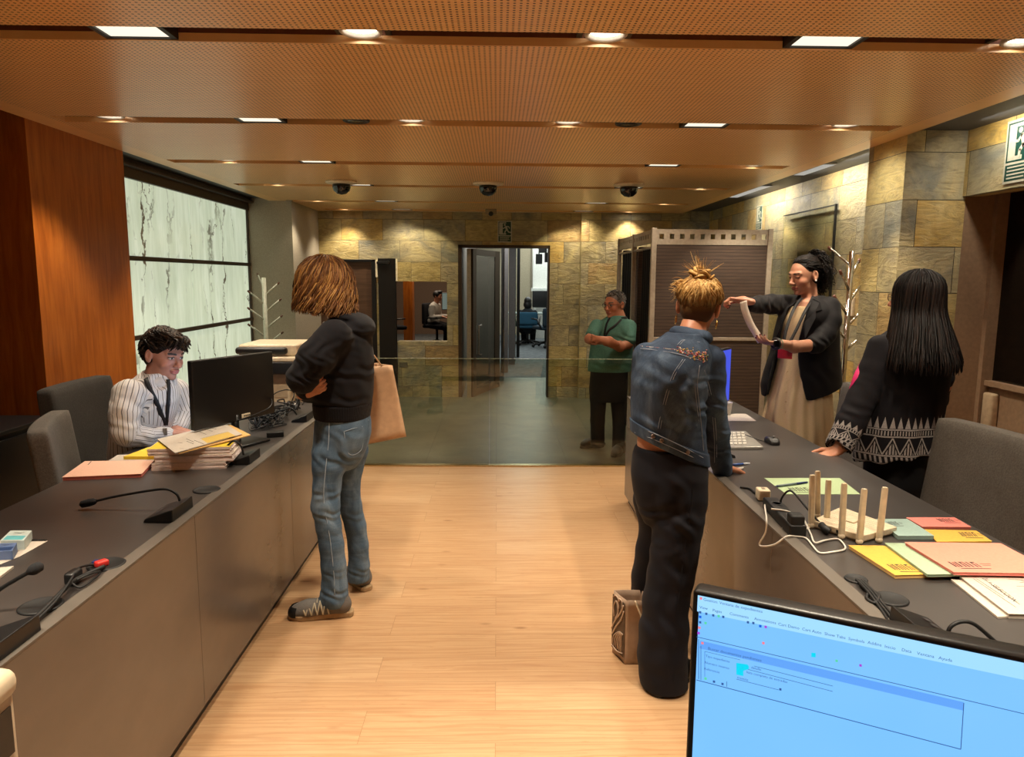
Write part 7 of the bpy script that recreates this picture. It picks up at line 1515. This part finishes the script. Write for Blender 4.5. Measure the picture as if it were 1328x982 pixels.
# ---------------------------------------------------------------- man in green shirt
def person_f():
    Y = 6.62; base = np.array([1.03, 6.6, 0]); t = thing('person', 'grey-haired person in a green shirt, arms folded, standing behind the glass barrier', 'person', tuple(base))
    hc = W(797, 395, Y); R = frame((-.74, -.67, -.10)); nk = W(802, 411, Y); s = 1.02
    S = SDF((.62, 6.15, 0), (1.42, 6.92, 1.56), .0045)
    head(S, hc, R, nk, s, .058)
    S.loft([ring(510, 776, 804, Y, .08), ring(480, 774, 808, Y, .095), ring(440, 772, 816, Y, .12), ring(424, 776, 814, Y, .11), ring(412, 792, 810, Y, .06)], .03)
    S.chain(lj((772, 425, 6.55, 13), (764, 440, 6.42, 11.5), (768, 441, 6.38, 12), (790, 442, 6.30, 10.5), (800, 446, 6.34, 8)), .02); S.chain(lj((817, 426, 6.62, 13), (815, 446, 6.52, 12), (804, 450, 6.42, 12.5), (786, 443.5, 6.29, 9.5), (779, 440.5, 6.29, 8)), .02)
    hand(S, W(779, 440.5, 6.29), (-.85, .40, .12), (.35, .9, .0), 1, (.75, .8, .8, .8), .6, .85); hand(S, W(799, 446, 6.36), (.7, .7, -.1), (-.5, .8, 0), -1, (.7, .7, .7, .7), .4, .85)
    S.chain(lj((775, 520, 6.6, 13), (775, 576, 6.62, 9)), .02); S.chain(lj((801, 520, 6.64, 13), (803, 550, 6.6, 9), (801.5, 584, 6.5, 8)), .02)
    garment(S, 'body', SKIN, t, {'Col': facecol(hc, R, s, (.55, .22, .12), (.4, .14, .1), (.12, .10, .08))})
    g = G('green_shirt_cloth', '3f7a68', .8, 0, .25); nz = g.noise(g.co(), 70, 3, .7); big = g.noise(g.co(), 9, 3); g.base(g.mix(nz, g.mix(big, hexc('2d564c'), hexc('457565')), hexc('6a9686'))); g.bump(nz, .2, .003)
    S = SDF((.62, 6.2, .75), (1.42, 6.95, 1.40), .0045)
    S.loft([ring(493, 761.5, 816, Y, .135), ring(470, 763, 819, Y, .145), ring(445, 766, 821, Y, .15), ring(430, 768.5, 822, Y, .15), ring(421, 772, 819, Y, .13), ring(414, 781, 815, Y, .10), ring(409, 790, 810, Y, .07)], .015)
    S.chain(lj((774, 423, 6.56, 18), (768, 434, 6.47, 17)), .012); S.chain(lj((816, 424, 6.62, 19), (815, 441, 6.53, 19)), .012); S.folds(W(790, 470, 6.4), .2, (.5, 0, 1), 60, .005); S.folds(W(812, 436, 6.45), .1, (.5, 0, 1), 90, .005)
    sh = garment(S, 'shirt', g.m, t); S3 = SDF((.95, 6.4, 1.22), (1.3, 6.8, 1.36), .004); S3.ell(nk+np.array([0, 0, -.012]), (.085, .085, .03)); S3.ell(nk+np.array([-.03, -.03, .01]), (.06, .06, .06), None, .004, 's'); garment(S3, 'collar', fabric('black_collar', '121214', .8), sh)
    BL = plain('black_ribbon', '101014', .6); lanyard(t, [S.hit(x, y, .01) for x, y in ((806, 414), (798, 422), (790, 428), (785, 436))], .02, BL, (-.6, -.8, .1)); lanyard(t, [S.hit(x, y, .01) for x, y in ((791, 412), (787, 420), (785, 428), (784, 436))], .02, BL, (-.6, -.8, .1))
    S = SDF((.66, 6.3, 0), (1.4, 6.92, 1.0), .005); S.loft([ring(480, 766, 814, Y, .125), ring(505, 764, 813, Y, .13), ring(520, 765, 812, Y, .12)], .02); S.chain(lj((776, 516, 6.6, 22), (775, 545, 6.6, 19), (775, 577, 6.62, 18)), .012); S.chain(lj((801, 516, 6.64, 20), (803, 550, 6.6, 17), (801.5, 586, 6.5, 16.5)), .012); S.folds(W(775, 575, 6.5), .1, (.2, 0, 1), 90, .005)
    S.half((0, 0, .03), (0, 0, -1), .004); garment(S, 'trousers', fabric('charcoal_trousers', '1a181b', .8, .2, 600, .15), t)
    q0, q1 = D(783, 577, 0.), D(753, 582, 0.); shoe(t, q0, q1, BLK, BLKR, .085, .05); q0, q1 = D(808, 585, 0.), D(795, 594, 0.); d = unit(q1-q0)*.29; shoe(t, q0, q0+d, BLK, BLKR, .085, .05)
    # glasses, short grey hair
    m = MB()
    for sx in (-1, 1): m.tube([hc+R@(np.array([sx*.032+.022*math.cos(a), .106, .004+.016*math.sin(a)])*s) for a in np.linspace(0, 2*PI, 18)], .002, 6, False); m.tube([hc+R@np.array([sx*.055, .104, .008]), hc+R@np.array([sx*.080, .06, .008]), hc+R@np.array([sx*.086, -.01, .004])], .002, 6)
    m.tube([hc+R@np.array([-.011, .110, .006]), hc+R@np.array([.011, .110, .006])], .002, 6); m.build('glasses', plain('dark_frame', '2a2420', .3), t, True)
    N = 520; th = rng.uniform(-PI, PI, N); a_ = np.abs(th); ph = np.where(a_ < 1.0, rng.uniform(0, .95, N), np.where(a_ < 1.8, rng.uniform(0, 1.55, N), rng.uniform(0, 2.1, N))); root = scalp(hc, R, s, th, ph, .003); cen = hc+R@np.array([0, -.014, .036]); P = []
    for q in root: n_ = unit(q-cen); d = unit(n_+R@np.array([rng.normal(0, .4), .5, .0])); P.append([q+d*.016*s_ for s_ in np.linspace(0, 1, 5)])
    V, F = cap(hc, R, s, .005, [((0, .095, -.03), (.085, .078, .097)), ((.09, .02, -.04), (.03, .04, .05)), ((-.09, .02, -.04), (.03, .04, .05)), ((0, -.05, -.13), (.09, .09, .06))])
    strands('hair', P, np.outer(rng.uniform(.003, .005, N), [1, 1, .9, .7, .3]), hairmat('grey_hair', '4a443e', '76706a', 'a8a29a', .5), t, 4, (V, F))
person_f()
# ---------------------------------------------------------------- two small seated figures far behind
def far_person(label, c, fwd, shirt, hairm, arm=1.):
    c = np.array(c, float); R = frame(fwd); L = lambda x, y, z: c+R@np.array([x, y, z]); b = c.copy(); b[2] = 0; t = thing('person', label, 'person', tuple(b)); h = .011
    S = SDF(c-np.array([.6, .6, 1.3]), c+np.array([.6, .6, .25]), h); head(S, c, R, L(0, -.02, -.17), 1., .055)
    S.ell(L(0, -.05, -.36), (.16, .10, .20), R); S.ell(L(0, -.05, -.6), (.15, .11, .15), R)
    for sx in (-1, 1): S.chain([(L(sx*.17, -.04, -.25), .05), (L(sx*.21, -.0, -.50), .042), (L(sx*.14, .24, -.46), .032)], .02); hand(S, L(sx*.14, .24, -.46), R@np.array([0, 1, 0]), (0, 0, -1), sx, (.3,)*4, .3, 1.1); S.chain([(L(sx*.10, -.05, -.68), .08), (L(sx*.11, .36, -.70), .06), (L(sx*.11, .36, -1.08), .045)], .03); S.cone(L(sx*.11, .36, -1.12), L(sx*.11, .5, -1.13), .035, .03)
    garment(S, 'body', SKIN, t, {'Col': facecol(c, R, 1., SK1)})
    S = SDF(c-np.array([.6, .6, .85]), c+np.array([.6, .6, -.1]), h); S.ell(L(0, -.05, -.36), (.19, .13, .23), R); S.ell(L(0, -.05, -.6), (.18, .14, .17), R)
    for sx in (-1, 1): S.chain([(L(sx*.17, -.04, -.25), .07), (L(sx*.215, -.0, -.50), .06), (L(sx*.15, .20, -.46), .045)], .02)
    garment(S, 'top', shirt, t)
    S = SDF(c-np.array([.6, .6, 1.12]), c+np.array([.6, .6, -.5]), h)
    for sx in (-1, 1): S.chain([(L(sx*.10, -.05, -.68), .10), (L(sx*.11, .36, -.70), .08), (L(sx*.11, .36, -1.06), .06)], .03)
    garment(S, 'trousers', fabric('black_trousers', '0b0b0e'), t)
    S = SDF(c-.25, c+.25, .009); S.ell(L(0, -.018, .036), np.array([.090, .108, .092]), R); hairm[1](S, L); S.ell(L(0, .10, -.035), (.085, .08, .09), R, .01, 's'); garment(S, 'hair', hairm[0], t); return t, L, R
far_person('person in a dark hooded top seated with back turned, seen through the doorway', W(684.5, 392, 17.5), (.1, 1, 0), fabric('dark_grey_fleece', '25282a'), (plain('dark_hair', '0e0b0a', .5, bump=.4), lambda S, L: S.ell(L(0, -.05, -.06), (.10, .08, .12))))
far_person('person with dark hair in a white shirt seated at a desk, seen through the hatch', W(567.5, 384, 17.2), (.93, -.35, -.1), plain('white_cotton', 'b8b4aa', .8), (plain('dark_hair', '0e0b0a', .5, bump=.4), lambda S, L: S.ell(L(0, .05, .10), (.07, .06, .04))))
def far_chair(label, loc, rz, m, h=.5):
    t = thing('office_chair', label, 'chair', loc); L = Vector(loc); o = MB(L); o.rbox((-.02, 0, .46), (.5, .5, .09), .04); o.build('seat', m, t, True); o = MB(L); pad(o, (-.27, 0, .50+h/2), (.07, .5, h), .03, 8, lambda x, y, z: (x+.3*y*y, y, z)); o.build('backrest', m, t, True); o = MB(L); o.cyl((0, 0, .1), (0, 0, .42), .03); o.build('gas_column', BLKM_, t)
    for k in range(5): a = 2*PI*k/5; o = MB(L); o.tube([(0, 0, .12), (.3*math.cos(a), .3*math.sin(a), .06)], [.03, .018], 6).sphere((.3*math.cos(a), .3*math.sin(a), .04), .04, 8, 6); o.build('leg', BLKM_, t, True)
    for sx in (-1, 1): o = MB(L); o.tube([(-.22, sx*.27, .46), (-.1, sx*.30, .66), (.15, sx*.30, .67)], .02, 6); o.build('armrest', BLKM_, t, True)
    t.rotation_euler.z = rz; return t
q = W(684.5, 392, 17.5); far_chair('blue office chair of the person in the hooded top, beyond the doorway', (q[0], 17.42, 0), PI/2-.1, fabric('blue_upholstery', '2f5a72'), .30)
far_chair('empty dark office chair at the right edge of the doorway view', (q[0]+.40, 16.8, 0), PI/2+.5, fabric('slate_upholstery', '2c3a44'), .42)
q = W(567.5, 384, 17.2); far_chair('black office chair with the person in the white shirt, seen through the hatch', (q[0]-.02, 17.2, 0), -.36, BLKF, .5); far_chair('empty black office chair at the left side of the hatch view', (q[0]-.95, 16.6, 0), .5, BLKF, .45)
def far_desk(label, x0, x1, y0, y1, m, z=.74):
    t = thing('desk', label, 'desk', ((x0+x1)/2, (y0+y1)/2, 0)); MB().box((x0, y0, z-.03), (x1, y1, z)).build('worktop', m, t)
    for x in (x0+.03, x1-.07):
        for y in (y0+.03, y1-.07): MB().box((x, y, 0), (x+.04, y+.04, z-.03)).build('leg', BLKM_, t)
    return t
q = W(684.5, 392, 17.5); far_desk('long pale desk in the office beyond the doorway', q[0]-.6, q[0]+2.2, 17.85, 18.6, plain('pale_worktop', '9aa6a0', .5))
t = thing('monitor', 'black monitor on the pale desk in the office beyond the doorway', 'monitor', (q[0]+.52, 18.2, .74)); MB().rbox((q[0]+.52, 18.2, 1.08), (.75, .04, .42), .01).build('casing', BLK, t, True); MB().cyl((q[0]+.52, 18.22, .75), (q[0]+.52, 18.22, .9), .03).box((q[0]+.40, 18.12, .74), (q[0]+.64, 18.3, .755)).build('stand', BLK, t)
t = thing('bookshelf', 'long white shelf on the far wall of the office beyond the doorway', 'shelf', (1.6, 19.2, 1.2)); MB().box((.9, 19.0, 1.26), (3.2, 19.3, 1.34)).build('board', plain('white_shelf', 'cfd2cb', .5), t); [MB().box((x, 19.05, 0), (x+.05, 19.29, 1.26)).build('upright', plain('white_shelf', 'cfd2cb', .5), t) for x in (.98, 3.1)]
for k, (px, py) in enumerate(((704, 322), (711, 334), (699, 336))): p = W(px, py, 12.2+k*1.6); tag(MB().rbox(p, (.13, .2, .15+.03*k), .01).cyl(p+np.array([0, 0, .05]), (p[0], p[1], 2.6 if k == 0 else 2.76), .012).build('track_spotlight', BLK), ('nearest', 'middle', 'lowest')[k]+' of the black spotlights hanging from the office ceiling', 'spotlight', 'black office spotlights')
q = W(567.5, 384, 17.2); far_desk('black desk with the person in the white shirt, seen through the hatch', q[0]+.30, -.64, 16.5, 17.3, BLK)
t = thing('monitor', 'pale lit monitor seen through the hatch', 'monitor', (q[0]+.55, 16.9, .74)); MB().rbox((q[0]+.34, 16.8, 1.06), (.42, .03, .40), .01, rotz(.15)).build('casing', BLK, t, True); MB().cbox((q[0]+.337, 16.782, 1.06), (.39, .002, .37), rotz(.15)).build('screen', emis('grey_screen', (.5, .6, .5), .22), t); MB().cyl((q[0]+.34, 16.82, .745), (q[0]+.34, 16.82, .88), .03).box((q[0]+.31, 16.75, .74), (q[0]+.44, 16.9, .75)).build('stand', BLK, t)
